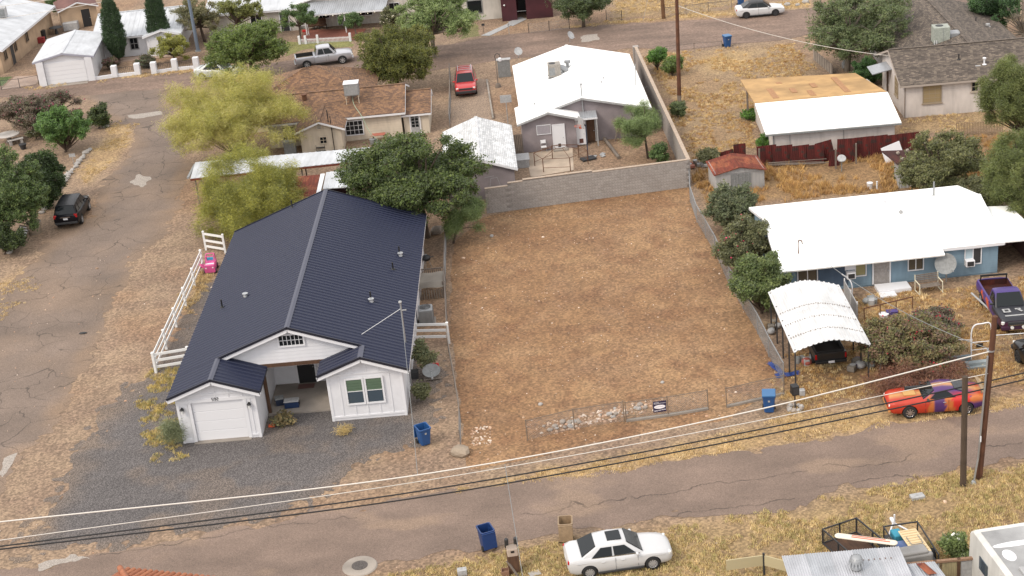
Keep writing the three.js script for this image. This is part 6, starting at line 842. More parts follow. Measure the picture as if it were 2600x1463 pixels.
{ // far middle: pale house with an awning, house with dark window, burgundy house
  let g = thing('patio_house', 'pale house with white roof and striped awning over a red patio', 'house', -24.6, -157.0, R(-4));
  gable(g, { x0: 0.5, z0: 0, W: 12.2, D: 11, eave: 2.5, ridge: 4.3, oh: 0.4, axis: 'z', rk: 0.5, wall: M.greyWall, roof: M.roofWhite, th: 0.12 });
  gable(g, { x0: -8.5, z0: 0.6, W: 9.2, D: 6, eave: 2.3, ridge: 3.3, oh: 0.35, wall: M.greyWall, roof: M.roofSilver, th: 0.1 });
  const sl = corr([1.8, 2.05, 3.1], [10.2, 2.05, 3.1], [10.2, 2.65, 0.1], [1.8, 2.65, 0.1], 0.22, 0.05, 'wave', 0.04); part(g, 'awning', sl, M.galvRoof); part(g, 'awning_edge', bx(8.5, 0.14, 0.05, 6, 2.0, 3.13), M.trim); for (const x of [2, 6, 10]) part(g, 'awning_post', bx(0.1, 2.0, 0.1, x, 1.0, 3.0), M.trim);
  door(g, 5.2, 0.05, 0.01, 1.0, 1.95, { mat: M.lightgrey }); win(g, 3.2, 0.9, 0.01, 1.4, 1.0, { cols: 2, rows: 1 }); win(g, 7.6, 0.9, 0.01, 1.4, 1.0, { cols: 2 }); win(g, 10.6, 0.9, 0.01, 1.0, 1.0, { cols: 2 }); win(g, -3.5, 0.9, 0.61, 1.1, 1.0, { cols: 2 }); door(g, -0.6, 0.05, 0.61, 0.85, 1.9, { mat: M.dark });
  for (let i = 0; i < 12; i++) { const b = part(g, 'string_bulb', sp(0.06, 2.1 + i * 0.7, 1.86 - 0.05 * Math.sin(i * 1.6), 3.15, 1, 1, 1, 8), mt([0.85, 0.78, 0.6], { rough: 0.3 })); }
  const fs = (label, x, z, m) => { const t = thing('patio_chair', label, 'chair', x, z, 0.2); part(t, 'seat', rb(0.8, 0.14, 0.7, 0, 0.42, 0, 0.05), m); part(t, 'backrest', rb(0.8, 0.6, 0.14, 0, 0.75, -0.32, 0.05), m); for (const [a, b] of [[-0.35, 0.3], [0.35, 0.3], [-0.35, -0.3], [0.35, -0.3]]) part(t, 'leg', bar([a, 0, b], [a, 0.4, b], 0.03), M.dark); };
  fs('dark patio chair nearest the small tree under the awning', -22.63, -156.02, M.woodDark); fs('dark patio chair in the middle under the awning', -22.10, -156.22, M.woodDark); fs('dark patio chair nearest the pale door under the awning', -21.41, -155.97, M.woodDark);
  const sw = thing('garden_swing', 'small white A frame swing with a red seat on the patio', 'swing', -23.07, -154.05, 0.2); for (const s of [-1, 1]) for (const k of [-1, 1]) part(sw, 'leg', bar([s * 0.4, 0, k * 0.35], [s * 0.4, 1.0, 0], 0.03), M.trim); part(sw, 'seat', rb(0.4, 0.2, 0.3, 0, 0.45, 0, 0.05), M.red); part(sw, 'top_bar', bar([-0.45, 1.0, 0], [0.45, 1.0, 0], 0.03), M.trim);
  // white picket fence
  const fp = thing('picket_fence', 'low white picket fence behind the silver pickup', 'fence', -23.19, -150.71, 0); const e = [-18.12, -150.06], s0 = [-23.19, -150.71]; const L = 40; for (let i = 0; i <= L; i++) part(fp, 'picket', bx(0.05, 0.5, 0.03, (e[0] - s0[0]) * i / L, 0.27, (e[1] - s0[1]) * i / L), M.trim); part(fp, 'rail', beam([0, 0.42, 0], [e[0] - s0[0], 0.42, e[1] - s0[1]], 0.03, 0.05), M.trim); for (const k of [0, 0.12, 0.36, 1]) part(fp, 'post', rb(0.22, 0.85, 0.22, (e[0] - s0[0]) * k, 0.42, (e[1] - s0[1]) * k, 0.03), M.trim);
  g = thing('far_house', 'pale house front with a large dark window at the top edge', 'house', -6.95, -153.67, R(-1)); part(g, 'wall', bx(5.2, 2.9, 6, 1.5, 1.45, -3), M.greyWall); part(g, 'roof', slab([-1.4, 2.95, 0.5], [4.4, 2.95, 0.5], [4.4, 3.6, -6.4], [-1.4, 3.6, -6.4], 0.12), M.roofSilver); win(g, 1.1, 0.75, 0.01, 1.4, 1.25, { cols: 1, frame: M.grey });
  g = thing('burgundy_house', 'burgundy house front with a recessed dark entrance at the top edge', 'house', -3.18, -152.29, R(-1)); part(g, 'wall', [bx(1.5, 2.8, 6, 0.72, 1.4, -3), bx(2.6, 2.8, 6, 3.7, 1.4, -3), bx(1.0, 2.8, 3.5, 1.95, 1.4, -4.6)], M.burgundy); part(g, 'roof', slab([-0.3, 2.9, 0.4], [5.3, 2.9, 0.4], [5.3, 3.5, -6.4], [-0.3, 3.5, -6.4], 0.12), M.roofSilver); door(g, 1.95, 0.05, -2.83, 0.8, 2.0, { mat: M.black, frame: M.burgundy }); part(g, 'porch_lamp', sp(0.09, 0.3, 1.6, 0.06), M.lampGlass); part(g, 'hand_rail', bar([1.5, 0.9, 0.1], [2.4, 0.9, 0.1], 0.02), M.steel);
}
{ // arched white carport in front of the blue house
  const g = thing('arched_carport', 'white ribbed metal carport over the black pickup', 'carport', 13.62, -71.6, R(1));
  const nx = 10, H = [], Wd = 1.98; for (let i = 0; i <= nx; i++) { const u = i / nx * 2 - 1; H.push([u * Wd, 2.18 + 0.5 * (1 - Math.pow(Math.abs(u), 1.6))]); }
  // panels: five sheets along the length, ribs run over the bow
  const zs = [0, -1.5, -3.0, -4.5, -6.0, -7.55]; const mk = (z0, z1) => { const pos = [], uv = [], f = (x, y, z, u, v) => { pos.push(x, y, z); uv.push(u, v); }; const bow = x => 2.18 + 0.5 * (1 - Math.pow(Math.abs(x) / Wd, 1.6)), xs = []; for (let x = -Wd; x < Wd - 0.05; x += 0.264) xs.push([x, 0], [x + 0.15, 0], [x + 0.17, 0.045], [x + 0.245, 0.045]); xs.push([Wd, 0]); for (let i = 0; i + 1 < xs.length; i++) { const [xa, ha] = xs[i], [xb, hb] = xs[i + 1], ya = bow(xa) + ha, yb = bow(xb) + hb; for (const [x, y, z] of [[xa, ya, z0], [xb, yb, z0], [xb, yb, z1], [xa, ya, z0], [xb, yb, z1], [xa, ya, z1]]) f(x, y, z, x, z); } const q = new THREE.BufferGeometry(); q.setAttribute('position', new THREE.Float32BufferAttribute(pos, 3)); q.setAttribute('uv', new THREE.Float32BufferAttribute(uv, 2)); q.computeVertexNormals(); return keepUV(q); };
  for (let i = 0; i < 5; i++) part(g, 'roof_sheet', mk(zs[i], zs[i + 1] + 0.004).translate(0, i % 2 ? 0.006 : 0, 0), M.sheetWhite);
  // screw rows with rust streaks
  for (const z of [-1.5, -3.0, -4.5]) part(g, 'screw_row', Array.from({ length: 30 }, (_, i) => { const u = -0.93 + i * 0.064, x = u * Wd, y = 2.18 + 0.5 * (1 - Math.pow(Math.abs(u), 1.6)); return bx(0.035, 0.02, 0.05 + 0.1 * hash2(i, -z), x, y + 0.042, z + 0.05 * hash2(i, 5)); }), mt([0.16, 0.12, 0.09])).userData.kind = 'stuff';
  for (const s of [-1, 1]) for (const z of [-0.2, -1.9, -3.7, -5.5, -7.3]) part(g, 'post', bx(0.07, 2.25, 0.07, s * 1.88, 1.12, z), M.dark);
  for (const s of [-1, 1]) part(g, 'eave_rail', bx(0.06, 0.08, 7.4, s * 1.9, 2.16, -3.75), M.lightgrey); for (const z of [-0.2, -3.7, -7.3]) part(g, 'bow', tube(H.map(([x, y]) => [x * 0.95, y - 0.05, z]), 0.03, 20), M.lightgrey);
  solo('blue_tarp', 'crumpled bright blue tarp on the ground beside the carport posts', 'tarp', crumple(1.3, 0.45, 3, 0.3), M.tarp, 11.62, -73.32, 0.1); solo('blue_tarp', 'torn strip of blue tarp lying along the lot fence', 'tarp', crumple(0.35, 1.7, 8, 0.3), M.tarp, 11.13, -74.05, 0.35);
  const junk = (label, x, z, n, mats, sp_ = 0.5) => { const t = thing('junk_pile', label, 'junk', x, z, rr(0, 3)); for (let i = 0; i < n; i++) part(t, ['bag', 'box', 'bucket'][i % 3], i % 3 === 0 ? sp(rr(0.15, 0.28), rr(-sp_, sp_), 0.18, rr(-sp_, sp_), 1, 0.8, 1.1) : i % 3 === 1 ? rb(rr(0.25, 0.5), rr(0.2, 0.4), rr(0.25, 0.4), rr(-sp_, sp_), 0.18, rr(-sp_, sp_), 0.03, rr(0, 3)) : cy(0.16, 0.13, 0.34, rr(-sp_, sp_), 0.17, rr(-sp_, sp_)), mats[i % mats.length]); return t; };
  junk('heap of grey and purple bags and buckets at the carport front post', 15.52, -73.29, 9, [M.grey, mt([0.06, 0.03, 0.14]), M.lightgrey, M.canvas]); junk('heap of pale sacks and a brown board beside the carport', 11.51, -78.92, 7, [M.lightgrey, M.canvas, M.woodTan]); junk('small pile of red and white oddments beside the carport post', 12.47, -74.51, 6, [mt([0.3, 0.08, 0.06]), M.lightgrey, M.grey], 0.35); junk('grey planter pots on a stone block beside the white step', 17.54, -81.02, 5, [M.grey, M.lightgrey], 0.3);
  junk('stacked metal scraps and boards at the corner of the block walls', 10.45, -106.19, 9, [M.galv, M.lightgrey, M.woodGrey, mt([0.25, 0.1, 0.07])], 0.7);
  const sc = thing('privacy_panel', 'pale lattice panel standing along the carport side', 'panel', 16.33, -80.36, R(1)); part(sc, 'sheet', bx(0.04, 1.15, 3.4, 0, 0.6, 0), M.lightgrey); for (const z of [-1.6, 0, 1.6]) part(sc, 'post', bx(0.06, 1.3, 0.06, 0, 0.65, z), M.trim);
}
{ // right backyard: rusty shed, white shed, red sheet fence
  let g = thing('garden_shed', 'white metal shed with rusty orange corrugated roof', 'shed', 11.23, -100.23, R(4));
  part(g, 'wall', [bx(3.35, 1.5, 2.6, 1.7, 0.75, -1.3)], mt([0.5, 0.49, 0.48], { map: T.stain }));
  part(g, 'roof', corr([-0.12, 1.45, 0.2], [-0.12, 1.45, -2.8], [1.7, 1.85, -2.8], [1.7, 1.85, 0.2], 0.22, 0.03, 'wave', 0.03), M.rust); part(g, 'roof', corr([3.52, 1.45, 0.2], [3.52, 1.45, -2.8], [1.7, 1.85, -2.8], [1.7, 1.85, 0.2], 0.22, 0.03, 'wave', 0.03), M.rust); part(g, 'gable_end', ext([[0, 1.4], [3.4, 1.4], [1.7, 1.8]], 0.05, 0, 0, 0.0), M.lightgrey); for (let i = 0; i < 14; i++) part(g, 'wall_rib', bx(0.02, 1.45, 0.02, 0.1 + i * 0.24, 0.72, 0.06), M.lightgrey); part(g, 'door_opening', bx(1.4, 1.3, 0.03, 1.75, 0.66, 0.02), M.grey);
  g = thing('garden_shed', 'small white metal shed with dull red roof and stones on top', 'shed', 23.25, -98.38, R(-4)); part(g, 'wall', [bx(2.2, 1.6, 2.0, 1.1, 0.8, -1.0)], M.lightgrey); part(g, 'roof', slab([-0.1, 1.75, 0.12], [2.3, 1.7, 0.12], [2.2, 1.7, -2.6], [-0.8, 1.8, -2.6], 0.06), mt([0.22, 0.085, 0.07], { map: T.rust })); for (let i = 0; i < 10; i++) part(g, 'wall_rib', bx(0.025, 1.55, 0.02, 0.1 + i * 0.22, 0.78, 0.015), M.trim); for (const [x, z] of [[0.2, -1.8], [0.9, -2.2], [0.3, -0.6]]) part(g, 'roof_stone', new THREE.IcosahedronGeometry(0.14, 0).translate(x, 1.86, z), M.rock);
  // leaning panels of the red fence, each one
  const fence = thing('sheet_metal_fence', 'leaning dark red corrugated sheet fence behind the blue house', 'fence', 15.28, -106.01, 0);
  const o = [15.28, -106.01], pan = (x, z, w, h, t, lean) => { const p = part(fence, 'sheet', corr([-w / 2, 0, 0], [w / 2, 0, 0], [w / 2, h, -0.02], [-w / 2, h, -0.02], 0.14, 0.025, 'wave', 0.012), M.rustRed); p.position.set(x - o[0], 0, z - o[1]); p.rotation.set(0, t, lean); };
  for (const [X, Y, w, h, t, l] of [[12.91, -106.37, 1.0, 0.9, 0.1, 0.15], [13.79, -106.69, 0.9, 1.2, 0.1, 0], [15.49, -104.99, 1.4, 1.5, 0.05, 0.02], [16.55, -104.70, 1.4, 1.5, 0.05, 0], [17.72, -104.53, 1.4, 1.45, 0.05, 0.02], [18.82, -104.51, 1.2, 1.4, 0.05, 0], [19.70, -104.82, 1.2, 1.5, 0, 0.2], [19.94, -103.67, 0.8, 1.2, 0.1, -0.12], [20.87, -104.23, 1.25, 1.75, 0.02, -0.03], [22.25, -104.69, 1.4, 1.6, 0.05, 0], [23.26, -104.69, 1.4, 1.6, 0.05, 0.02], [24.24, -104.57, 1.4, 1.6, 0.05, 0], [25.36, -104.68, 1.6, 1.6, 0.05, 0.01]]) pan(X, Y, w, h, t, l);
  for (const [x, z] of [[21.51, -103.79], [19.96, -103.12], [14.86, -104.47]]) part(fence, 'post', bx(0.1, 1.5, 0.1, x - o[0], 0.75, z - o[1]), M.woodGrey);
  solo('white_board', 'large white board leaning against the red sheet fence', 'board', [bx(1.5, 1.2, 0.05, 0, 0.62, 0, 0.3, -0.35, 0.18)], M.trim, 24.03, -103.66); 
  const fr = (label, a, b, h) => solo('bamboo_poles', label, 'poles', [0, 1, 2, 3, 4].map(i => bar([rr(-0.2, 0.2), h + rr(0, 0.15), rr(-0.3, 0.3)], [b[0] - a[0] + rr(-0.3, 0.3), h + rr(-0.1, 0.2), b[1] - a[1] + rr(-0.3, 0.3)], 0.025)), M.woodGrey, a[0], a[1]); fr('bundle of grey poles lying along the red fence', [15.56, -104.28], [19.46, -104.06], 0.25).userData.kind = 'stuff';
  solo('loose_pole', 'single pale pole propped across the grass by the red fence', 'pole', bar([0, 0.6, 0], [4.4, 0.45, -0.6], 0.035), M.woodTan, 20.98, -104.76);
  solo('white_bucket', 'white bucket in the grass behind the blue house', 'bucket', [cy(0.2, 0.16, 0.4, 0, 0.2, 0, 14), cy(0.21, 0.21, 0.03, 0, 0.4, 0, 14)], M.trim, 21.40, -98.85); solo('white_pipe', 'short white pipe standing beside the bucket', 'pipe', cy(0.06, 0.06, 0.55, 0, 0.27, 0, 10), M.trim, 21.83, -98.62);
  const bb = thing('stand_fan', 'broken white fan on a stand in the tall grass', 'fan', 20.25, -102.51); part(bb, 'head', cy(0.3, 0.3, 0.12, 0, 0.95, 0, 14, 0.6), M.lightgrey); part(bb, 'stand', bar([0, 0, 0], [0, 0.9, 0], 0.04), M.grey);
  // picket line on the far right
  const pf = thing('stake_fence', 'row of thin brown stakes right of the bushy tree', 'fence', 29.55, -107.68), e2 = [32.65, -107.09], s2 = [29.55, -107.68]; for (let i = 0; i < 30; i++) part(pf, 'stake', bx(0.05, 0.9 + 0.15 * hash2(i, 3), 0.03, (e2[0] - s2[0]) * i / 29, 0.5, (e2[1] - s2[1]) * i / 29), M.woodTan);
  // wooden fence by the big tree
  const wf = thing('plank_fence', 'low grey plank fence beside the big tree at the driveway', 'fence', 23.30, -129.70, 0), a = [23.30, -129.70], b = [23.97, -124.86]; for (let i = 0; i < 16; i++) { const t0 = i / 16, t1 = (i + 0.94) / 16; part(wf, 'plank', beam([(b[0] - a[0]) * t0, 0.45, (b[1] - a[1]) * t0], [(b[0] - a[0]) * t1, 0.45, (b[1] - a[1]) * t1], 0.04, 0.9), i % 2 ? M.woodGrey : mt([0.42, 0.36, 0.3], { map: T.wood })); }
}

// ---------------------------------------------------------------- trees and shrubs
function leafClump(n, spread, lw, ll, droop = 0, up = 0) { // n small leaf faces round a point
  const pos = [];
  for (let i = 0; i < n; i++) {
    const c = V3(rr(-1, 1), rr(-1, 1), rr(-1, 1)).multiplyScalar(spread * 0.62); const d = V3(rr(-1, 1), rr(-0.8, 0.8) - droop + up, rr(-1, 1)).normalize(), s = V3(rr(-1, 1), rr(-1, 1), rr(-1, 1)).cross(d).normalize(), L = ll * rr(0.7, 1.3), W = lw * rr(0.7, 1.3);
    const a = c.clone(), b = c.clone().addScaledVector(d, L * 0.5).addScaledVector(s, W), e = c.clone().addScaledVector(d, L), f = c.clone().addScaledVector(d, L * 0.5).addScaledVector(s, -W);
    pos.push(...a.toArray(), ...b.toArray(), ...e.toArray(), ...a.toArray(), ...e.toArray(), ...f.toArray());
  }
  const g = new THREE.BufferGeometry(); g.setAttribute('position', new THREE.Float32BufferAttribute(pos, 3)); g.computeVertexNormals(); g.setAttribute('uv', new THREE.Float32BufferAttribute(new Float32Array(pos.length / 3 * 2), 2)); return g;
}
seed(77);
const LEAF = { broad: leafClump(12, 0.26, 0.042, 0.15), big: leafClump(13, 0.3, 0.05, 0.17), fine: leafClump(20, 0.42, 0.009, 0.24, 0.3), dense: leafClump(16, 0.22, 0.035, 0.11), pine: leafClump(26, 0.3, 0.010, 0.2, 0, 0.25), cypress: leafClump(14, 0.18, 0.02, 0.14, 0, 0.9), dry: leafClump(12, 0.3, 0.008, 0.22) };
const leafMat = mt([1, 1, 1], { phys: true, rough: 0.8, transmission: 0.4, thickness: 0 });
const KIND = {
  green: { leaf: 'broad', cols: [[0.065, 0.115, 0.025], [0.05, 0.095, 0.02], [0.085, 0.14, 0.035]] }, dark: { leaf: 'big', cols: [[0.036, 0.058, 0.009], [0.047, 0.074, 0.012], [0.025, 0.042, 0.008], [0.068, 0.096, 0.017]] },
  olive: { leaf: 'dense', cols: [[0.10, 0.11, 0.014], [0.075, 0.088, 0.011], [0.14, 0.145, 0.02]] }, palo: { leaf: 'fine', cols: [[0.29, 0.275, 0.055], [0.36, 0.33, 0.08], [0.23, 0.23, 0.045], [0.38, 0.34, 0.12]] }, light: { leaf: 'broad', cols: [[0.15, 0.20, 0.06], [0.12, 0.17, 0.05], [0.20, 0.25, 0.09]] },
  willow: { leaf: 'fine', cols: [[0.13, 0.18, 0.055], [0.1, 0.15, 0.04], [0.17, 0.22, 0.08]] }, shrub: { leaf: 'broad', cols: [[0.08, 0.11, 0.035], [0.06, 0.09, 0.03], [0.11, 0.14, 0.05]] }, sage: { leaf: 'broad', cols: [[0.13, 0.13, 0.055], [0.10, 0.105, 0.04], [0.08, 0.087, 0.032]] }, bougain: { leaf: 'broad', cols: [[0.10, 0.09, 0.05], [0.075, 0.08, 0.035], [0.13, 0.09, 0.07], [0.12, 0.06, 0.05]] },
  pine: { leaf: 'pine', cols: [[0.11, 0.135, 0.03], [0.085, 0.11, 0.025], [0.15, 0.17, 0.045]] }, cypress: { leaf: 'cypress', cols: [[0.024, 0.058, 0.014], [0.032, 0.07, 0.016], [0.018, 0.042, 0.01]] }, yellow: { leaf: 'broad', cols: [[0.19, 0.19, 0.02], [0.14, 0.15, 0.02], [0.24, 0.23, 0.04]] }, brownish: { leaf: 'dry', cols: [[0.2, 0.17, 0.09], [0.16, 0.13, 0.07], [0.24, 0.2, 0.12]] }, bright: { leaf: 'broad', cols: [[0.07, 0.16, 0.015], [0.05, 0.12, 0.012], [0.1, 0.2, 0.025]] },
};
// x, z base; ox crown offset sideways; cyy crown centre height; rx, ry radii
function tree(name, label, category, x, z, ox, cyy, rx, ry, kind, o = {}) {
  const K = KIND[kind], g = thing(name, label, category, x, z, 0, o.group), n = o.n ?? 1800, lobes = [], nl = o.lobes ?? 16, rz = rx * (o.flat ?? 0.95);
  const C0 = V3(ox, cyy, 0), bushy = o.bush, tr = o.trunk ?? Math.max(0.06, rx * 0.06), bark = o.bark || M.bark;
  const nb = o.boughs ?? Math.max(4, Math.round(nl / (bushy ? 6 : 4.5))), per = nb ? Math.floor(nl * (bushy ? 0.55 : 0.9) / nb) : 0;
  for (let b = 0; b < nb; b++) { // uneven boughs carrying the foliage
    const a = b * 2.399 + rr(-0.5, 0.5), u = rr(o.low ?? (bushy ? -0.7 : -0.35), 0.95), q = Math.sqrt(1 - u * u), len = rr(0.62, 1.05), D = V3(q * Math.cos(a) * rx, u * ry, q * Math.sin(a) * rz);
    for (let j = 0; j < per; j++) { const t = lerp(0.25, 1, (j + rnd()) / per) * len, s = rr(0.17, 0.3) * (o.lobeK ?? 1) * 1.2; lobes.push({ c: V3(C0.x + D.x * t + rr(-0.12, 0.12) * rx, Math.max(0.2, C0.y + D.y * t + rr(-0.12, 0.12) * ry), C0.z + D.z * t + rr(-0.12, 0.12) * rz), r: V3(rx * s * rr(0.8, 1.3), ry * s * rr(0.6, 1.1), rz * s * rr(0.8, 1.3)) }); }
  }
  for (let i = lobes.length; i < nl; i++) { const u = rr(-1, 1), a = i * 2.399 + rr(-0.4, 0.4), q = Math.sqrt(1 - u * u), k = Math.pow(rr(0.12, 1), 0.5) * 0.74; lobes.push({ c: V3(C0.x + q * Math.cos(a) * rx * k, Math.max(0.15, C0.y + u * ry * k * (o.dome ? (u > 0 ? 1 : 0.7) : 1)), C0.z + q * Math.sin(a) * rz * k), r: V3(rx, ry, rz).multiplyScalar(rr(0.26, 0.44) * (o.lobeK ?? 1)) }); }
  // ragged outline: small sprays at the rim
  const nr = Math.round(nl * (o.rim ?? 1.1)); for (let i = 0; i < nr; i++) { const u = rr(bushy ? -0.2 : -0.75, 1), a = rr(0, 6.283), q = Math.sqrt(1 - u * u), k = rr(0.72, 1.0); lobes.push({ c: V3(C0.x + q * Math.cos(a) * rx * k, Math.max(0.15, C0.y + u * ry * k), C0.z + q * Math.sin(a) * rz * k), r: V3(rx * rr(0.09, 0.2), ry * rr(0.09, 0.2), rz * rr(0.09, 0.2)), small: 1 }); }
  // trunk and limbs
  const forkY = o.fork ?? (bushy ? 0.15 : Math.max(0.3, Math.min(cyy - ry * 0.55, cyy * 0.6))), fork = V3(ox * 0.35, forkY, 0);
  if (!o.noTrunk) {
    const tp = part(g, bushy ? 'stem' : 'trunk', [bar([0, -0.05, 0], [fork.x * 0.5, forkY * 0.5, 0.03], tr, 8, tr * 0.85), bar([fork.x * 0.5, forkY * 0.5, 0.03], fork.toArray(), tr * 0.85, 8, tr * 0.7)], bark);
    const limbs = [], tw = o.twigs ?? 3;
    lobes.forEach((l, i) => { if (o.limbs !== undefined && i >= o.limbs) return; const mid = fork.clone().lerp(l.c, 0.5).add(V3(rr(-0.2, 0.2), rr(-0.1, 0.25), rr(-0.2, 0.2)).multiplyScalar(rx * 0.3)); limbs.push(bar(fork.toArray(), mid.toArray(), tr * 0.5, 5, tr * 0.32), bar(mid.toArray(), l.c.toArray(), tr * 0.32, 5, tr * 0.14)); for (let k = 0; k < tw; k++) { const e = l.c.clone().add(V3(rr(-1, 1) * l.r.x, rr(-0.6, 0.9) * l.r.y, rr(-1, 1) * l.r.z)); limbs.push(bar(l.c.toArray(), e.toArray(), tr * 0.14, 4, tr * 0.05)); } });
    part(g, 'limbs', limbs, bark);
  }
  if (n) {
    const im = new THREE.InstancedMesh(LEAF[o.leaf || K.leaf], leafMat, n), m = new THREE.Matrix4(), q = new THREE.Quaternion(), e = new THREE.Euler(), sc = o.ls ?? 1, cols = o.cols || K.cols; let k = 0, guard = 0;
    while (k < n && guard++ < n * 6) {
      let l = lobes[Math.floor(rnd() * lobes.length)]; if (l.small && rnd() < 0.55) l = lobes[Math.floor(rnd() * nl)]; const u = rr(-1, 1), a = rr(0, 6.283), w = Math.sqrt(1 - u * u), t = Math.pow(rnd(), 0.5) * (0.72 + 0.62 * rnd() * rnd()), p = V3(l.c.x + w * Math.cos(a) * l.r.x * t, l.c.y + u * l.r.y * t, l.c.z + w * Math.sin(a) * l.r.z * t);
      if (o.droop) { p.y -= Math.pow(Math.hypot((p.x - C0.x) / rx, (p.z - C0.z) / rz), 2) * o.droop * rr(0.3, 1) * ry; } if (p.y < 0.06) continue;
      const s = sc * rr(0.7, 1.3); e.set(rr(-0.5, 0.5), rr(0, 6.283), rr(-0.5, 0.5)); m.compose(p, q.setFromEuler(e), V3(s, s, s)); im.setMatrixAt(k, m);
      const c = cols[Math.floor(rnd() * cols.length)], v = rr(0.75, 1.25) * 1.45; im.setColorAt(k, CC.clone().setRGB(c[0] * v, c[1] * v, c[2] * v)); k++;
    }
    im.count = k; im.name = bushy ? 'foliage' : 'crown'; im.userData.kind = 'stuff'; shadow(im); g.add(im);
  }
  if (o.flowers) { const [fc, fn] = o.flowers, fg = new THREE.IcosahedronGeometry(o.fs ?? 0.055, 0); fg.setAttribute('uv', new THREE.Float32BufferAttribute(new Float32Array(fg.attributes.position.count * 2), 2)); const im = new THREE.InstancedMesh(fg, mt(fc, { rough: 0.7 }), fn), m = new THREE.Matrix4(); for (let i = 0; i < fn; i++) { const l = lobes[Math.floor(rnd() * (o.fl ?? lobes.length))], u = rr(-0.2, 1), a = rr(0, 6.283), w = Math.sqrt(Math.max(0, 1 - u * u)), s = rr(0.6, 1.4); m.makeScale(s, s * 0.8, s).setPosition(l.c.x + w * Math.cos(a) * l.r.x * 1.02, Math.max(0.1, l.c.y + u * l.r.y * 1.02), l.c.z + w * Math.sin(a) * l.r.z * 1.02); im.setMatrixAt(i, m); } im.name = 'flowers'; im.userData.kind = 'stuff'; shadow(im); g.add(im); }
  return g;
}
function cypress(label, x, z, h, r) {
  const g = thing('cypress_tree', label, 'tree', x, z, 0, 'cypresses beside the white house'); part(g, 'trunk', bar([0, 0, 0], [0, h * 0.8, 0], 0.12, 8, 0.05), M.bark);
  const n = 3000, im = new THREE.InstancedMesh(LEAF.cypress, leafMat, n), m = new THREE.Matrix4(), q = new THREE.Quaternion(), e = new THREE.Euler(), cols = KIND.cypress.cols;
  for (let i = 0; i < n; i++) { const t = rnd(), y = lerp(0.45, h, t), R0 = r * Math.min(1, Math.pow(1 - t, 0.32) * 1.2) * Math.min(1, 0.35 + t * 3) * (0.92 + 0.16 * vnoise(y * 2, 7)), a = rr(0, 6.283), k = R0 * Math.pow(rnd(), 0.3) * (0.9 + 0.2 * vnoise(a * 2, y * 1.5)), s = rr(0.7, 1.3); e.set(rr(-0.25, 0.25), rr(0, 6.28), rr(-0.25, 0.25)); m.compose(V3(Math.cos(a) * k, y, Math.sin(a) * k), q.setFromEuler(e), V3(s, s, s)); im.setMatrixAt(i, m); const c = cols[i % 3], v = rr(0.75, 1.3) * 1.4; im.setColorAt(i, CC.clone().setRGB(c[0] * v, c[1] * v, c[2] * v)); }
  im.name = 'crown'; im.userData.kind = 'stuff'; shadow(im); g.add(im);
}
seed(101);
cypress('tall dark cypress standing in front of the white house roof', -41.05, -150.47, 6.2, 1.02);
cypress('second dark cypress cut off by the top of the picture', -37.00, -151.98, 6.4, 1.02);
tree('yellow_tree', 'yellow green leafy tree between the second cypress and the street lamp', 'tree', -35.06, -148.06, -0.02, 1.51, 2.20, 1.40, 'yellow', { n: 1500 });
tree('thorn_tree', 'olive brown open tree behind the street lamp', 'tree', -33.37, -155.19, -0.55, 2.61, 2.79, 1.83, 'sage', { n: 1500, cols: [[0.15, 0.14, 0.06], [0.11, 0.11, 0.04], [0.19, 0.17, 0.08]] });
tree('thorn_tree', 'yellow green open tree at the top left of the round mesquite', 'tree', -29.62, -153.14, 0.52, 3.18, 2.36, 1.73, 'yellow', { n: 1500, cols: [[0.15, 0.16, 0.03], [0.11, 0.12, 0.025]] });
tree('mesquite_tree', 'broad green mesquite above the parked silver sedan', 'tree', -25.99, -138.88, -0.28, 3.11, 4.08, 2.28, 'green', { n: 7500, lobes: 44, lobeK: 1.15, cols: [[0.10, 0.145, 0.02], [0.075, 0.115, 0.018], [0.13, 0.17, 0.03]] });
tree('round_tree', 'dense dark olive round tree beside the silver pickup', 'tree', -12.40, -131.33, 0.30, 3.59, 3.82, 2.71, 'olive', { n: 9500, lobes: 40, boughs: 0, ls: 1.0, lobeK: 1.0, rim: 0.8 });
tree('ash_tree', 'tall pale green tree behind the dense round tree', 'tree', -9.65, -141.38, 0.42, 3.71, 3.82, 2.45, 'light', { n: 6500, lobes: 40, lobeK: 1.1, bark: M.barkPale });
tree('small_tree', 'small leafy tree left of the awning', 'tree', -23.17, -151.65, 0.06, 2.54, 1.79, 1.40, 'green', { n: 900, lobes: 9 });
tree('small_tree', 'small leafy tree with pale trunk in front of the awning', 'tree', -17.64, -151.65, -0.30, 1.71, 1.31, 0.82, 'green', { n: 700, lobes: 8, bark: M.barkPale });
tree('oleander', 'white flowering oleander at the right end of the awning', 'shrub', -14.13, -151.01, 0.09, 1.55, 1.07, 1.21, 'sage', { n: 900, bush: true, flowers: [[0.8, 0.74, 0.6], 90] });
tree('dense_tree', 'dense dark tree at the top edge beside the burgundy house', 'tree', 4.58, -147.31, 0.13, 2.48, 2.96, 1.74, 'green', { n: 4800, lobes: 34, lobeK: 1.2, cols: [[0.05, 0.075, 0.02], [0.065, 0.09, 0.02]] });
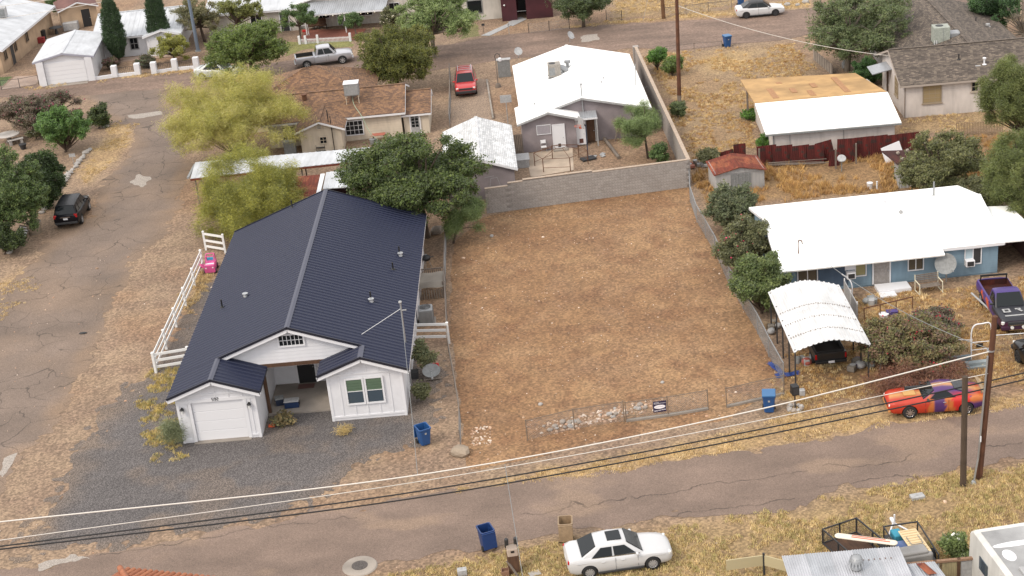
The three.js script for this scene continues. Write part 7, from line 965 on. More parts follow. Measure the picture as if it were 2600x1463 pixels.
// willowy trees over the cream house and the carport
tree('palo_verde', 'wispy yellow green tree covering the left of the brown shingle roof', 'tree', -24.25, -115.72, 0.47, 4.25, 5.72, 3.33, 'palo', { n: 10500, lobes: 80, boughs: 15, lobeK: 0.85, ls: 1.05, droop: 0.3, trunk: 0.09, bark: M.barkOlive, limbs: 26, twigs: 5, rim: 0.9, fork: 0.7, low: -0.6 });
tree('palo_verde', 'wispy yellow green tree over the carport beside the long white fence', 'tree', -22.01, -101.17, 1.35, 2.51, 4.23, 3.34, 'palo', { n: 11500, lobes: 80, boughs: 15, lobeK: 0.85, ls: 1.0, droop: 0.3, trunk: 0.09, bark: M.barkOlive, limbs: 26, twigs: 5, rim: 0.9, fork: 0.8, low: -0.6, cols: [[0.25, 0.245, 0.035], [0.31, 0.295, 0.05], [0.19, 0.195, 0.03], [0.14, 0.15, 0.025]] });
tree('chinaberry_tree', 'dark green broadleaf tree behind the navy roof and the block wall', 'tree', -8.40, -97.05, -0.40, 4.22, 4.52, 2.74, 'dark', { n: 11500, lobes: 54, lobeK: 0.98, trunk: 0.2, leaf: 'broad', ls: 1.15, cols: [[0.048, 0.076, 0.010], [0.064, 0.095, 0.013], [0.034, 0.056, 0.008], [0.088, 0.118, 0.02]] });
tree('small_tree', 'feathery light green sapling at the corner of the dirt lot', 'tree', -6.64, -95.67, 0.91, 1.78, 1.49, 1.45, 'willow', { n: 1800, lobes: 14, droop: 0.2 });
tree('pepper_tree', 'young drooping pepper tree in the corner yard of the grey house', 'tree', 7.36, -108.76, -0.39, 2.58, 1.69, 1.51, 'willow', { n: 1900, lobes: 14, droop: 0.25 });
tree('leafy_shrub', 'leafy green shrub at the foot of the young pepper tree', 'shrub', 7.98, -107.55, 0.11, 0.71, 0.65, 0.84, 'green', { n: 450, bush: true, lobes: 6 });
tree('bare_shrub', 'leafless pale shrub against the grey house wall', 'shrub', 5.25, -113.23, 0.47, 1.18, 0.75, 0.87, 'brownish', { n: 120, bark: M.barkPale, trunk: 0.05, twigs: 9, lobes: 8 });
tree('leafy_shrub', 'taller bright green shrub beside the far end of the long block wall', 'shrub', 10.09, -130.88, 0.06, 1.04, 0.85, 1.09, 'bright', { n: 800, bush: true, lobes: 9 });
tree('leafy_shrub', 'lower bright green shrub beside the far end of the long block wall', 'shrub', 11.15, -128.86, 0.13, 0.86, 0.92, 0.91, 'bright', { n: 800, bush: true, lobes: 9, cols: [[0.11, 0.16, 0.03], [0.09, 0.13, 0.03]] });
tree('weed_clump', 'green weeds at the foot of the tall pole', 'shrub', 10.47, -117.57, 0.03, 0.60, 0.62, 0.57, 'shrub', { n: 350, bush: true, lobes: 6 });
tree('weed_clump', 'green weeds beside the post of the tan roof', 'shrub', 15.96, -115.76, 0.01, 0.34, 0.92, 0.29, 'bright', { n: 420, bush: true, lobes: 8 });
tree('weed_clump', 'bright green weed at the corner of the storage building', 'shrub', 15.77, -108.23, 0.03, 0.58, 0.50, 0.55, 'bright', { n: 380, bush: true, lobes: 6 });
tree('weed_clump', 'dark weeds beside the junk at the wall corner', 'shrub', 11.44, -106.45, 0.10, 0.58, 0.78, 0.45, 'sage', { n: 450, bush: true, lobes: 7 });
tree('elm_tree', 'large grey green tree with dead twigs left of the shingle roof', 'tree', 25.31, -125.69, 0.63, 3.66, 4.58, 2.85, 'shrub', { n: 8000, lobes: 48, lobeK: 1.05, twigs: 6, bark: M.barkPale, cols: [[0.10, 0.13, 0.045], [0.075, 0.105, 0.035], [0.13, 0.155, 0.06]] });
tree('clipped_shrub', 'clipped round dark green shrub at the pale brick house', 'shrub', 26.00, -121.28, -0.00, 1.00, 1.33, 1.33, 'bright', { n: 2600, bush: true, boughs: 0, lobes: 22, leaf: 'dense', cols: [[0.035, 0.10, 0.012], [0.025, 0.075, 0.01]], lobeK: 1.1 });
tree('dense_tree', 'dark leafy tree behind the shingle roof at the top right corner', 'tree', 38.37, -129.60, -0.10, 3.01, 2.50, 2.41, 'dark', { n: 3600, lobes: 20, cols: [[0.035, 0.085, 0.02], [0.05, 0.11, 0.028], [0.025, 0.06, 0.016]] });
tree('bare_tree', 'pale leafless tree at the right edge beside the shingle roof', 'tree', 40.28, -127.06, -0.34, 2.40, 1.72, 1.81, 'brownish', { n: 120, bark: M.barkPale, twigs: 10, lobes: 18, trunk: 0.13 });
tree('pine_tree', 'feathery pine at the right edge over the pale brick house', 'tree', 33.32, -101.99, -1.43, 4.55, 2.31, 2.72, 'pine', { n: 6000, lobes: 44, boughs: 14, ls: 1.2, lobeK: 0.8, low: -0.7, fork: 1.5 });
tree('pine_tree', 'lower feathery pine at the right edge behind the blue house', 'tree', 29.56, -88.70, -1.27, 3.88, 2.17, 2.82, 'pine', { n: 6800, lobes: 48, boughs: 14, ls: 1.2, lobeK: 0.8, low: -0.7, fork: 1.2 });
tree('desert_willow', 'bushy grey green tree over the small white shed', 'tree', 25.48, -95.87, -0.05, 2.42, 2.78, 2.17, 'sage', { n: 6000, lobes: 40, lobeK: 1.15, cols: [[0.11, 0.115, 0.035], [0.08, 0.09, 0.025], [0.15, 0.15, 0.055]] });
tree('desert_willow', 'smaller grey green tree right of the small white shed', 'tree', 27.06, -92.30, -0.16, 1.36, 1.62, 1.62, 'sage', { n: 2400, lobes: 16 });
// shrubs between the lot and the blue house
tree('oleander', 'grey green shrub by the rusty roofed shed at the lot fence', 'shrub', 11.46, -93.09, 0.05, 1.56, 1.69, 1.75, 'sage', { n: 3400, bush: true, lobes: 26, cols: [[0.09, 0.11, 0.05], [0.07, 0.09, 0.035], [0.12, 0.13, 0.06]] });
tree('oleander', 'pink flowering shrub against the end wall of the blue house', 'shrub', 11.36, -86.31, -0.12, 1.83, 1.72, 1.93, 'sage', { n: 3800, bush: true, lobes: 28, flowers: [[0.55, 0.07, 0.13], 90], fs: 0.05 });
tree('leafy_shrub', 'green shrub between the lot fence and the white carport', 'shrub', 11.39, -81.05, -0.01, 1.76, 1.63, 1.90, 'shrub', { n: 4200, bush: true, lobes: 28, cols: [[0.09, 0.125, 0.03], [0.07, 0.10, 0.025], [0.13, 0.16, 0.045]] });
tree('bougainvillea', 'wide red flowering bougainvillea mound in front of the blue house', 'shrub', 17.92, -72.97, -0.07, 1.45, 2.52, 1.42, 'bougain', { n: 5200, bush: true, lobes: 36, low: -0.4, flowers: [[0.45, 0.015, 0.05], 140], fl: 12, fs: 0.05, twigs: 8, cols: [[0.14, 0.13, 0.045], [0.11, 0.11, 0.035], [0.18, 0.14, 0.06], [0.14, 0.08, 0.05]] });
tree('bougainvillea', 'red flowering branches at the far end of the bougainvillea mound', 'shrub', 20.13, -76.34, -0.23, 0.86, 1.39, 0.67, 'bougain', { n: 900, bush: true, lobes: 12, flowers: [[0.42, 0.012, 0.04], 130], fs: 0.05, twigs: 6 });
tree('red_groundcover', 'low dull red brown ground cover behind the painted fastback', 'shrub', 17.57, -70.67, 0.19, 0.67, 2.62, 0.89, 'bougain', { n: 2200, bush: true, lobes: 26, noTrunk: true, cols: [[0.16, 0.06, 0.035], [0.12, 0.05, 0.03], [0.2, 0.1, 0.05]], leaf: 'dry', ls: 1.2 });
tree('white_flower_bush', 'bush with white flower spikes beside the camper', 'shrub', 15.54, -55.39, 0.03, 0.64, 0.46, 0.68, 'bright', { n: 900, bush: true, lobes: 9, flowers: [[0.8, 0.78, 0.74], 150], fs: 0.07, cols: [[0.13, 0.17, 0.05], [0.1, 0.14, 0.04]] });
// left side
tree('bougainvillea', 'wide dusky bougainvillea hedge at the left street corner', 'shrub', -43.53, -129.00, 0.34, 1.94, 3.65, 1.66, 'bougain', { n: 4400, bush: true, lobes: 28, flowers: [[0.28, 0.03, 0.09], 120], fs: 0.06, cols: [[0.14, 0.10, 0.07], [0.10, 0.085, 0.05], [0.085, 0.09, 0.04], [0.17, 0.115, 0.09]] });
tree('leafy_shrub', 'bright green rounded shrub in front of the dusky hedge', 'shrub', -39.41, -122.98, 0.17, 1.84, 2.39, 1.91, 'bright', { n: 3600, bush: true, lobes: 24, cols: [[0.075, 0.15, 0.025], [0.055, 0.115, 0.02], [0.10, 0.18, 0.035]] });
tree('leafy_shrub', 'small dark green shrub at the end of the dusky hedge', 'shrub', -38.03, -128.83, 0.20, 1.00, 1.02, 1.07, 'dark', { n: 900, bush: true, lobes: 10, leaf: 'broad' });
tree('oleander', 'white flowering shrub left of the bright green rounded shrub', 'shrub', -43.07, -127.27, 0.25, 1.01, 0.98, 0.98, 'sage', { n: 700, bush: true, lobes: 9, flowers: [[0.8, 0.8, 0.76], 70], fs: 0.07 });
tree('mesquite_tree', 'large green tree at the left edge behind the black suv', 'tree', -38.75, -103.98, 0.62, 3.25, 2.69, 3.39, 'green', { n: 8500, lobes: 46, lobeK: 1.15, cols: [[0.075, 0.12, 0.025], [0.055, 0.09, 0.02], [0.11, 0.15, 0.035]] });
tree('dense_tree', 'dark green tree right of the large tree at the left edge', 'tree', -38.15, -109.71, 0.73, 2.33, 1.69, 2.12, 'dark', { n: 4200, lobes: 30, lobeK: 1.2, cols: [[0.035, 0.065, 0.012], [0.045, 0.08, 0.015], [0.025, 0.045, 0.01]] });
tree('leafy_shrub', 'dark hanging foliage at the left edge below the large tree', 'shrub', -38.15, -100.92, 0.40, 1.16, 1.24, 1.08, 'dark', { n: 1300, bush: true, lobes: 12 });
tree('weed_clump', 'grey green bushy weed at the corner of the white garage', 'shrub', -20.59, -71.37, 0.06, 0.68, 0.62, 0.64, 'sage', { n: 170, bush: true, lobes: 10, leaf: 'fine', cols: [[0.16, 0.18, 0.09], [0.13, 0.15, 0.07]], noTrunk: true });
tree('weed_clump', 'weeds at the corner of the porch slab', 'shrub', -15.31, -72.75, 0.16, 0.27, 0.62, 0.21, 'sage', { n: 90, bush: true, lobes: 8, noTrunk: true, cols: [[0.1, 0.1, 0.04], [0.2, 0.15, 0.06]] });
tree('weed_clump', 'green weeds along the house wall beside the satellite dish', 'shrub', -7.88, -77.12, 0.12, 0.91, 0.49, 1.00, 'sage', { n: 420, bush: true, lobes: 9, noTrunk: true, cols: [[0.1, 0.12, 0.05], [0.14, 0.14, 0.06]] });
tree('weed_clump', 'green weeds below the satellite dish at the bedroom wall', 'shrub', -7.89, -73.89, 0.11, 0.53, 0.37, 0.50, 'sage', { n: 220, bush: true, lobes: 6, noTrunk: true });
tree('weed_clump', 'straw weeds at the foot of the bedroom wing', 'shrub', -11.74, -71.03, 0.09, 0.21, 0.41, 0.19, 'sage', { n: 60, bush: true, lobes: 6, noTrunk: true, leaf: 'dry', cols: [[0.45, 0.33, 0.13], [0.36, 0.28, 0.1]] });
tree('leafy_shrub', 'shrub behind the tan shed at the top left', 'shrub', -53.01, -173.84, 0.13, 1.17, 1.67, 0.89, 'green', { n: 1100, bush: true, lobes: 10 });
tree('flower_bed', 'reddish plants in the bed behind the pillared wall', 'shrub', -41.30, -147.76, 0.10, 0.59, 0.86, 0.55, 'bougain', { n: 500, bush: true, lobes: 8, cols: [[0.12, 0.06, 0.05], [0.08, 0.08, 0.03]] });
tree('flower_bed', 'dark plants in the bed beside the iron gate of the pillared wall', 'shrub', -37.76, -147.57, 0.08, 0.51, 1.25, 0.50, 'bougain', { n: 500, bush: true, lobes: 8, cols: [[0.09, 0.07, 0.04], [0.06, 0.08, 0.03]] });
// ---------------------------------------------------------------- fences, bins, poles, wires, small things
function chain(label, pts, o = {}) { // chain-link fence: posts, top rail, woven wire
  const [ox, oz] = pts[0], h = o.h ?? 1.2, g = thing('chain_link_fence', label, 'fence', ox, oz, 0, o.group), pm = o.pipe || M.galv, seg = o.seg ?? 3, wires = [];
  const L = pts.map(([x, z]) => [x - ox, z - oz]);
  for (let i = 0; i + 1 < L.length; i++) {
    const [ax, az] = L[i], [bx_, bz] = L[i + 1], D = Math.hypot(bx_ - ax, bz - az), n = Math.max(1, Math.round(D / seg));
    for (let k = 0; k <= n; k++) if (k < n || i === L.length - 2) part(g, 'post', bar([lerp(ax, bx_, k / n), 0, lerp(az, bz, k / n)], [lerp(ax, bx_, k / n) + rr(-0.02, 0.02), h + 0.06, lerp(az, bz, k / n)], o.pr ?? 0.028, 8), pm);
    if (o.rail !== false) part(g, 'top_rail', bar([ax, h, az], [bx_, h, bz], o.rr ?? 0.022, 6), o.railMat || pm);
    const s = o.mesh ?? 0.11, P = (d, y) => [lerp(ax, bx_, d / D), y, lerp(az, bz, d / D)];
    for (let d = -h; d < D; d += s) { for (const dir of [1, -1]) { let d0 = d, y0 = 0.04, d1 = d + h, y1 = h; if (d0 < 0) { y0 += -d0; d0 = 0; } if (d1 > D) { y1 -= d1 - D; d1 = D; } if (d1 - d0 < 0.05) continue; wires.push(dir > 0 ? bar(P(d0, y0), P(d1, y1), 0.004, 3) : bar(P(d0, h - y0 + 0.04), P(d1, Math.max(0.02, h - y1)), 0.004, 3)); } }
    if (o.kerb) part(g, 'kerb', beam([ax, 0.05, az], [bx_, 0.05, bz], 0.16, 0.12), M.concrete);
  }
  if (wires.length) part(g, 'wire_mesh', wires, o.wire || M.galv).userData.kind = 'stuff';
  return g;
}
const oldPipe = mt([0.26, 0.2, 0.15], { rough: 0.8, map: T.grain });
chain('chain-link fence along the left side of the dirt lot', [[-5.54, -68.26], [-5.62, -71.22], [-6.02, -75.16], [-6.48, -79.46], [-6.71, -84.12], [-6.97, -89.53], [-7.09, -95.81], [-6.98, -96.58]], { seg: 3.2, pipe: M.woodGrey, rr: 0.03, h: 1.15 });
chain('chain-link fence along the right side of the dirt lot', [[11.22, -72.28], [10.95, -75.60], [10.79, -78.44], [10.12, -85.11], [9.91, -90.16], [9.40, -95.56], [9.38, -99.15], [9.81, -103.64]], { seg: 3.4, pipe: M.galv, rr: 0.03, h: 1.25 });
chain('low front fence of the dirt lot left of the gap with the rock pile', [[-2.21, -68.71], [0.18, -69.46], [2.73, -69.82]], { h: 1.15, seg: 3, pipe: oldPipe });
chain('front fence panel of the dirt lot carrying the dark sign', [[2.82, -69.80], [4.98, -70.02], [7.04, -70.35]], { h: 1.1, seg: 4, pipe: oldPipe, kerb: true });
chain('front fence panel of the dirt lot behind the blue bin', [[7.99, -70.40], [11.04, -71.24]], { h: 1.1, seg: 4, pipe: oldPipe, kerb: true });
chain('chain-link fence in front of the blue house yard', [[20.43, -73.78], [21.24, -73.55]], { h: 1.0, pipe: M.trim });
chain('white chain-link fence at the right edge of the blue house yard', [[22.29, -73.78], [24.45, -73.72]], { h: 1.05, pipe: M.trim, seg: 2.5 });
chain('chain-link fence between the cream house yard and the red suv', [[-7.52, -119.73], [-7.65, -127.78], [-7.88, -134.65]], { h: 1.2, seg: 3, rr: 0.05, pipe: M.woodGrey });
chain('wire fence along the far verge under the dense dark tree', [[-0.69, -146.87], [1.27, -147.01], [3.22, -147.05]], { h: 0.95, pipe: M.dark, seg: 2, rail: false });
chain('wire fence at the far straw lot', [[6.88, -149.18], [8.32, -148.46]], { h: 0.95, pipe: M.dark, rail: false });
chain('wire fence beside the far white sedan', [[12.38, -148.30], [14.49, -148.29], [16.69, -148.71], [18.92, -148.57]], { h: 0.9, pipe: M.woodGrey, seg: 2.4, rr: 0.03 });
chain('wire gate across the pink driveway', [[-50.89, -143.98], [-49.16, -144.08], [-47.51, -144.70]], { h: 0.9, pipe: M.dark, seg: 1.6 });
chain('wire fence along the vacant lot at the back street', [[10.84, -136.11], [13.89, -136.39], [16.35, -136.21]], { h: 0.5, pipe: M.woodGrey, seg: 3, mesh: 0.3 });
{ // sign on the fence panel
  const g = thing('fence_sign', 'dark purple sign with a white oval hung on the lot fence', 'sign', 4.56, -70.01, Math.atan2(0.045, 1) + 0.05, null, 0.0);
  const t = canvasTex(256, 230, (c, w, h) => { c.fillStyle = '#2a2442'; c.fillRect(0, 0, w, h); c.fillStyle = '#e8e6ea'; for (const [x, y, l, q] of [[14, 18, 92, 12], [14, 42, 90, 11], [104, 36, 138, 10], [18, 190, 66, 20], [94, 184, 60, 18], [164, 176, 80, 20]]) for (let k = 0; k < l; k += 9) c.fillRect(x + k, y + (k % 2), 6, q); c.beginPath(); c.ellipse(w / 2, 118, 112, 42, 0, 0, 7); c.fill(); c.fillStyle = '#a5a2b0'; for (let k = 0; k < 150; k += 11) c.fillRect(52 + k, 112 - (k > 60 && k < 80 ? 12 : 0), 6, 14); });
  const pm = part(g, 'panel', bx(0.68, 0.62, 0.02, 0, 0.62, 0.05), mt([0.03, 0.025, 0.06])); const f = part(pm, 'print', keepUV(new THREE.PlaneGeometry(0.66, 0.6).translate(0, 0.62, 0.062)), mt([1, 1, 1], { map: t, rough: 0.6 }));
  solo('frame_sign', 'small pale empty sign frame standing by the lot fence', 'sign', [bx(0.5, 0.03, 0.03, 0, 0.5, 0), bx(0.5, 0.03, 0.03, 0, 0.24, 0), bx(0.03, 0.28, 0.03, -0.24, 0.37, 0), bx(0.03, 0.28, 0.03, 0.24, 0.37, 0), bx(0.03, 0.3, 0.03, -0.24, 0.12, 0), bx(0.03, 0.3, 0.03, 0.24, 0.12, 0)], M.woodTan, 3.08, -69.97, 0.06);
}
// wheeled bins
function bin(label, x, z, turn, mats, open) {
  const g = thing('wheeled_bin', label, 'bin', x, z, turn, 'wheeled bins along the streets'), [m, d] = mats;
  const lo = [0.24, 0.26], hi = [0.31, 0.37], H = 1.0, pos = [], ring = (w, dd, y, c = 0.06) => [[-w + c, y, dd], [w - c, y, dd], [w, y, dd - c], [w, y, -dd + c], [w - c, y, -dd], [-w + c, y, -dd], [-w, y, -dd + c], [-w, y, dd - c]];
  const band = (a, b) => { for (let i = 0; i < 8; i++) { const j = (i + 1) % 8; pos.push(...a[i], ...a[j], ...b[j], ...a[i], ...b[j], ...b[i]); } };
  const rings = [ring(lo[0], lo[1], 0.06), ring(hi[0] - 0.005, hi[1] - 0.01, H - 0.1), ring(hi[0], hi[1], H - 0.1), ring(hi[0] + 0.025, hi[1] + 0.025, H - 0.06), ring(hi[0] + 0.025, hi[1] + 0.025, H), ring(hi[0] - 0.03, hi[1] - 0.03, H), ring(lo[0] - 0.02, lo[1] - 0.02, 0.1)];
  for (let i = 0; i + 1 < rings.length; i++) band(rings[i], rings[i + 1]); const cap = r => { for (let i = 1; i < 7; i++) pos.push(...r[0], ...r[i], ...r[i + 1]); }; cap(rings[0]); cap(rings[6]);
  const bg = new THREE.BufferGeometry(); bg.setAttribute('position', new THREE.Float32BufferAttribute(pos, 3)); bg.computeVertexNormals(); part(g, 'body', bg, m);
  if (open) part(g, 'lid', [rb(0.64, 0.05, 0.78, 0, H - 0.42, -0.47, 0.03, 0, -1.42)], m); else part(g, 'lid', [rb(0.68, 0.07, 0.8, 0, H + 0.04, 0, 0.05)], mats[2] || m);
  part(g, 'handle', [bar([-0.26, H - 0.05, -0.44], [0.26, H - 0.05, -0.44], 0.02)], m); part(g, 'axle', bar([-0.3, 0.12, -0.27], [0.3, 0.12, -0.27], 0.015), M.dark); for (const s of [-1, 1]) part(g, 'wheel', cy(0.13, 0.13, 0.06, s * 0.3, 0.13, -0.27, 16, 0, Math.PI / 2), M.tyre);
  part(g, 'emblem', [bx(0.1, 0.1, 0.012, 0.0, 0.74, hi[1] - 0.012, 0, 0.1)], M.lightgrey);
  return g;
}
const BB = [M.blueBin, M.blueBinDark, mt([0.03, 0.12, 0.27], { rough: 0.4 })];
bin('open blue wheeled bin on the driveway of the white house', -7.42, -69.30, R(25), BB, true);
bin('closed blue wheeled bin in front of the lot fence beside the mailbox', 10.03, -69.65, R(-8), BB, false);
bin('open dark blue wheeled bin at the near edge of the front road', -4.18, -59.48, R(200), [M.blueBinDark, M.blueBinDark], true);
bin('open tan wheeled bin behind the white sedan', -0.61, -59.59, R(178), [M.tanBin, M.tanBin], true);
bin('closed blue wheeled bin at the edge of the back street', 16.81, -136.05, R(15), BB, false);
bin('blue wheeled bin at the top edge behind the far white sedan', 19.95, -149.75, R(5), BB, false);
{ // mailboxes
  let g = thing('mailbox', 'black mailbox on a post set in stones', 'mailbox', 11.33, -69.61, R(10)); part(g, 'post', bar([0, 0, 0], [0, 0.95, 0], 0.035, 8), M.dark); part(g, 'box', [rb(0.36, 0.5, 0.42, 0, 1.12, 0, 0.03)], M.black); part(g, 'door', bx(0.3, 0.36, 0.02, 0, 1.12, 0.215), M.dark);
  for (let i = 0; i < 9; i++) part(g, 'stone', new THREE.IcosahedronGeometry(rr(0.1, 0.2), 0).translate(Math.cos(i * 0.7) * 0.32, 0.08, Math.sin(i * 0.7) * 0.32), i % 2 ? M.rock : M.rockWhite);
  solo('water_meter', 'small white meter box beside the black mailbox', 'meter', [rb(0.3, 0.35, 0.3, 0, 0.17, 0, 0.04)], M.lightgrey, 11.92, -71.01);
  g = thing('brick_mailbox', 'rustic stone mailbox pillar with two dark newspaper tubes', 'mailbox', -2.99, -57.37, R(6)); part(g, 'pillar', rb(0.5, 0.95, 0.5, 0, 0.48, 0, 0.03), M.woodDark); part(g, 'cap', rb(0.46, 0.4, 0.46, 0, 1.12, 0.02, 0.05), mt([0.55, 0.44, 0.36], { map: T.patchy })); part(g, 'slot', bx(0.16, 0.1, 0.02, 0, 1.18, 0.25), M.black); for (const s of [-1, 1]) part(g, 'newspaper_tube', [cy(0.09, 0.09, 0.5, s * 0.2, 1.4, -0.15, 12, 0.35), sp(0.09, s * 0.2, 1.63, -0.07)], M.dark); part(g, 'brace', beam([-0.28, 0.75, 0.2], [0.12, 0.05, 0.5], 0.1, 0.04), M.woodGrey);
  solo('square_pot', 'square brown planter with dark soil beside the stone mailbox', 'planter', [bx(0.34, 0.3, 0.04, 0, 0.15, 0.15), bx(0.34, 0.3, 0.04, 0, 0.15, -0.15), bx(0.04, 0.3, 0.26, 0.15, 0.15, 0), bx(0.04, 0.3, 0.26, -0.15, 0.15, 0), bx(0.26, 0.2, 0.26, 0, 0.1, 0)], mt([0.2, 0.11, 0.07]), -3.37, -57.12);
  solo('stone_block', 'grey concrete block in the grass at the bottom edge', 'block', rb(0.42, 0.3, 0.3, 0, 0.15, 0, 0.03), M.lightgrey, -5.26, -57.47, 0.1); solo('stone_slab', 'flat pale stone lying in the grass near the white sedan', 'stone', rb(0.5, 0.06, 0.36, 0, 0.03, 0, 0.02), M.rockWhite, -2.11, -57.06, 0.4);
  solo('utility_cover', 'white utility box lid in the dry grass near the poles', 'lid', [rb(0.62, 0.16, 0.38, 0, 0.08, 0, 0.02), bx(0.16, 0.02, 0.03, 0, 0.165, 0)], M.lightgrey, 15.25, -60.54, R(9));
  g = thing('manhole', 'round manhole in a concrete collar at the near road edge', 'manhole', -9.87, -58.76); part(g, 'collar', cy(0.75, 0.8, 0.05, 0, 0.03, 0, 28), mt([0.48, 0.42, 0.36], { map: T.patchy })); part(g, 'cover', cy(0.36, 0.36, 0.03, 0, 0.055, 0, 24), mt([0.16, 0.14, 0.13], { map: T.speck, metalness: 0.3 }));
  g = thing('manhole', 'round manhole in the back street behind the brown roof', 'manhole', -20.18, -140.69); part(g, 'collar', cy(0.75, 0.8, 0.05, 0, 0.03, 0, 28), M.concrete); part(g, 'cover', cy(0.34, 0.34, 0.03, 0, 0.055, 0, 24), mt([0.2, 0.17, 0.16]));
  solo('dark_rag', 'small black rag lying on the dirt of the side street', 'rag', sp(0.2, 0, 0.04, 0, 1.3, 0.3, 0.6), M.black, -29.06, -86.43);
}
{ // stones
  const rk = (label, x, z, s, m = M.rock, grp) => { const q = new THREE.IcosahedronGeometry(s, 1), p = q.attributes.position; for (let i = 0; i < p.count; i++) { const k = 0.82 + 0.36 * vnoise(p.getX(i) * 5 / s + x, p.getZ(i) * 5 / s + p.getY(i) * 4 / s + z); p.setXYZ(i, p.getX(i) * k * 1.2, p.getY(i) * k * 0.75, p.getZ(i) * k); } q.computeVertexNormals(); solo('stone', label, 'stone', q, m, x, z, rr(0, 6), grp, s * 0.4); };
  rk('flat pale boulder at the near end of the lot fence', -5.58, -67.92, 0.42, mt([0.55, 0.44, 0.33], { map: T.patchy }));
  const row = [[-37.39, -122.88], [-37.52, -122.04], [-37.51, -118.66], [-37.62, -117.18], [-37.55, -115.34], [-37.54, -113.79], [-37.51, -112.48], [-37.44, -110.77], [-37.52, -109.34], [-37.51, -107.93]];
  for (let i = 0; i + 1 < row.length; i++) { const n = Math.max(2, Math.round(Math.hypot(row[i + 1][0] - row[i][0], row[i + 1][1] - row[i][1]) / 0.62)); for (let k = 0; k < n; k++) rk('white painted rock in the row edging the side street', lerp(row[i][0], row[i + 1][0], k / n) + rr(-0.06, 0.06), lerp(row[i][1], row[i + 1][1], k / n), rr(0.16, 0.26), M.rockWhite, 'white rocks edging the side street'); }
  rk('lone white rock at the left edge below the barrel', -37.85, -101.11, 0.24, M.rockWhite); rk('white rock at the street corner below the dark shrub', -37.44, -128.85, 0.3, M.rockWhite); rk('rough rock under the dark green tree at the house corner', -8.51, -97.36, 0.36); rk('larger rough rock between the dark tree and the lot fence', -7.77, -97.80, 0.42);
  rk('pale stone beside the white sapling stake in the lot', -1.46, -72.35, 0.11, M.rockWhite); rk('white stone in the middle of the dirt lot', 5.03, -73.63, 0.1, M.rockWhite); rk('pale grey stone near the top of the dirt lot', -4.09, -96.24, 0.13, M.rockWhite);
  for (let i = 0; i < 5; i++) rk('white rubble chunk on the verge ahead of the far white sedan', 24.21, -148.05, rr(0.2, 0.3), M.rockWhite, 'white rubble by the far sedan');
  scene.children.filter(c => c.userData.group === 'white rubble by the far sedan').forEach((c, i) => { c.position.x += (i - 2) * 0.9; c.position.z += (i % 2) * 0.6 - i * 0.15; });
  for (let i = 0; i < 26; i++) { const t = rnd(); rk('loose rock in the pile behind the lot front fence', lerp(-1.0, 4.2, t) + rr(-0.4, 0.4), lerp(-69.8, -71.2, t) + rr(-0.5, 0.4), rr(0.07, 0.16), i % 3 ? M.rock : M.rockWhite, 'rock pile behind the lot front fence'); }
}
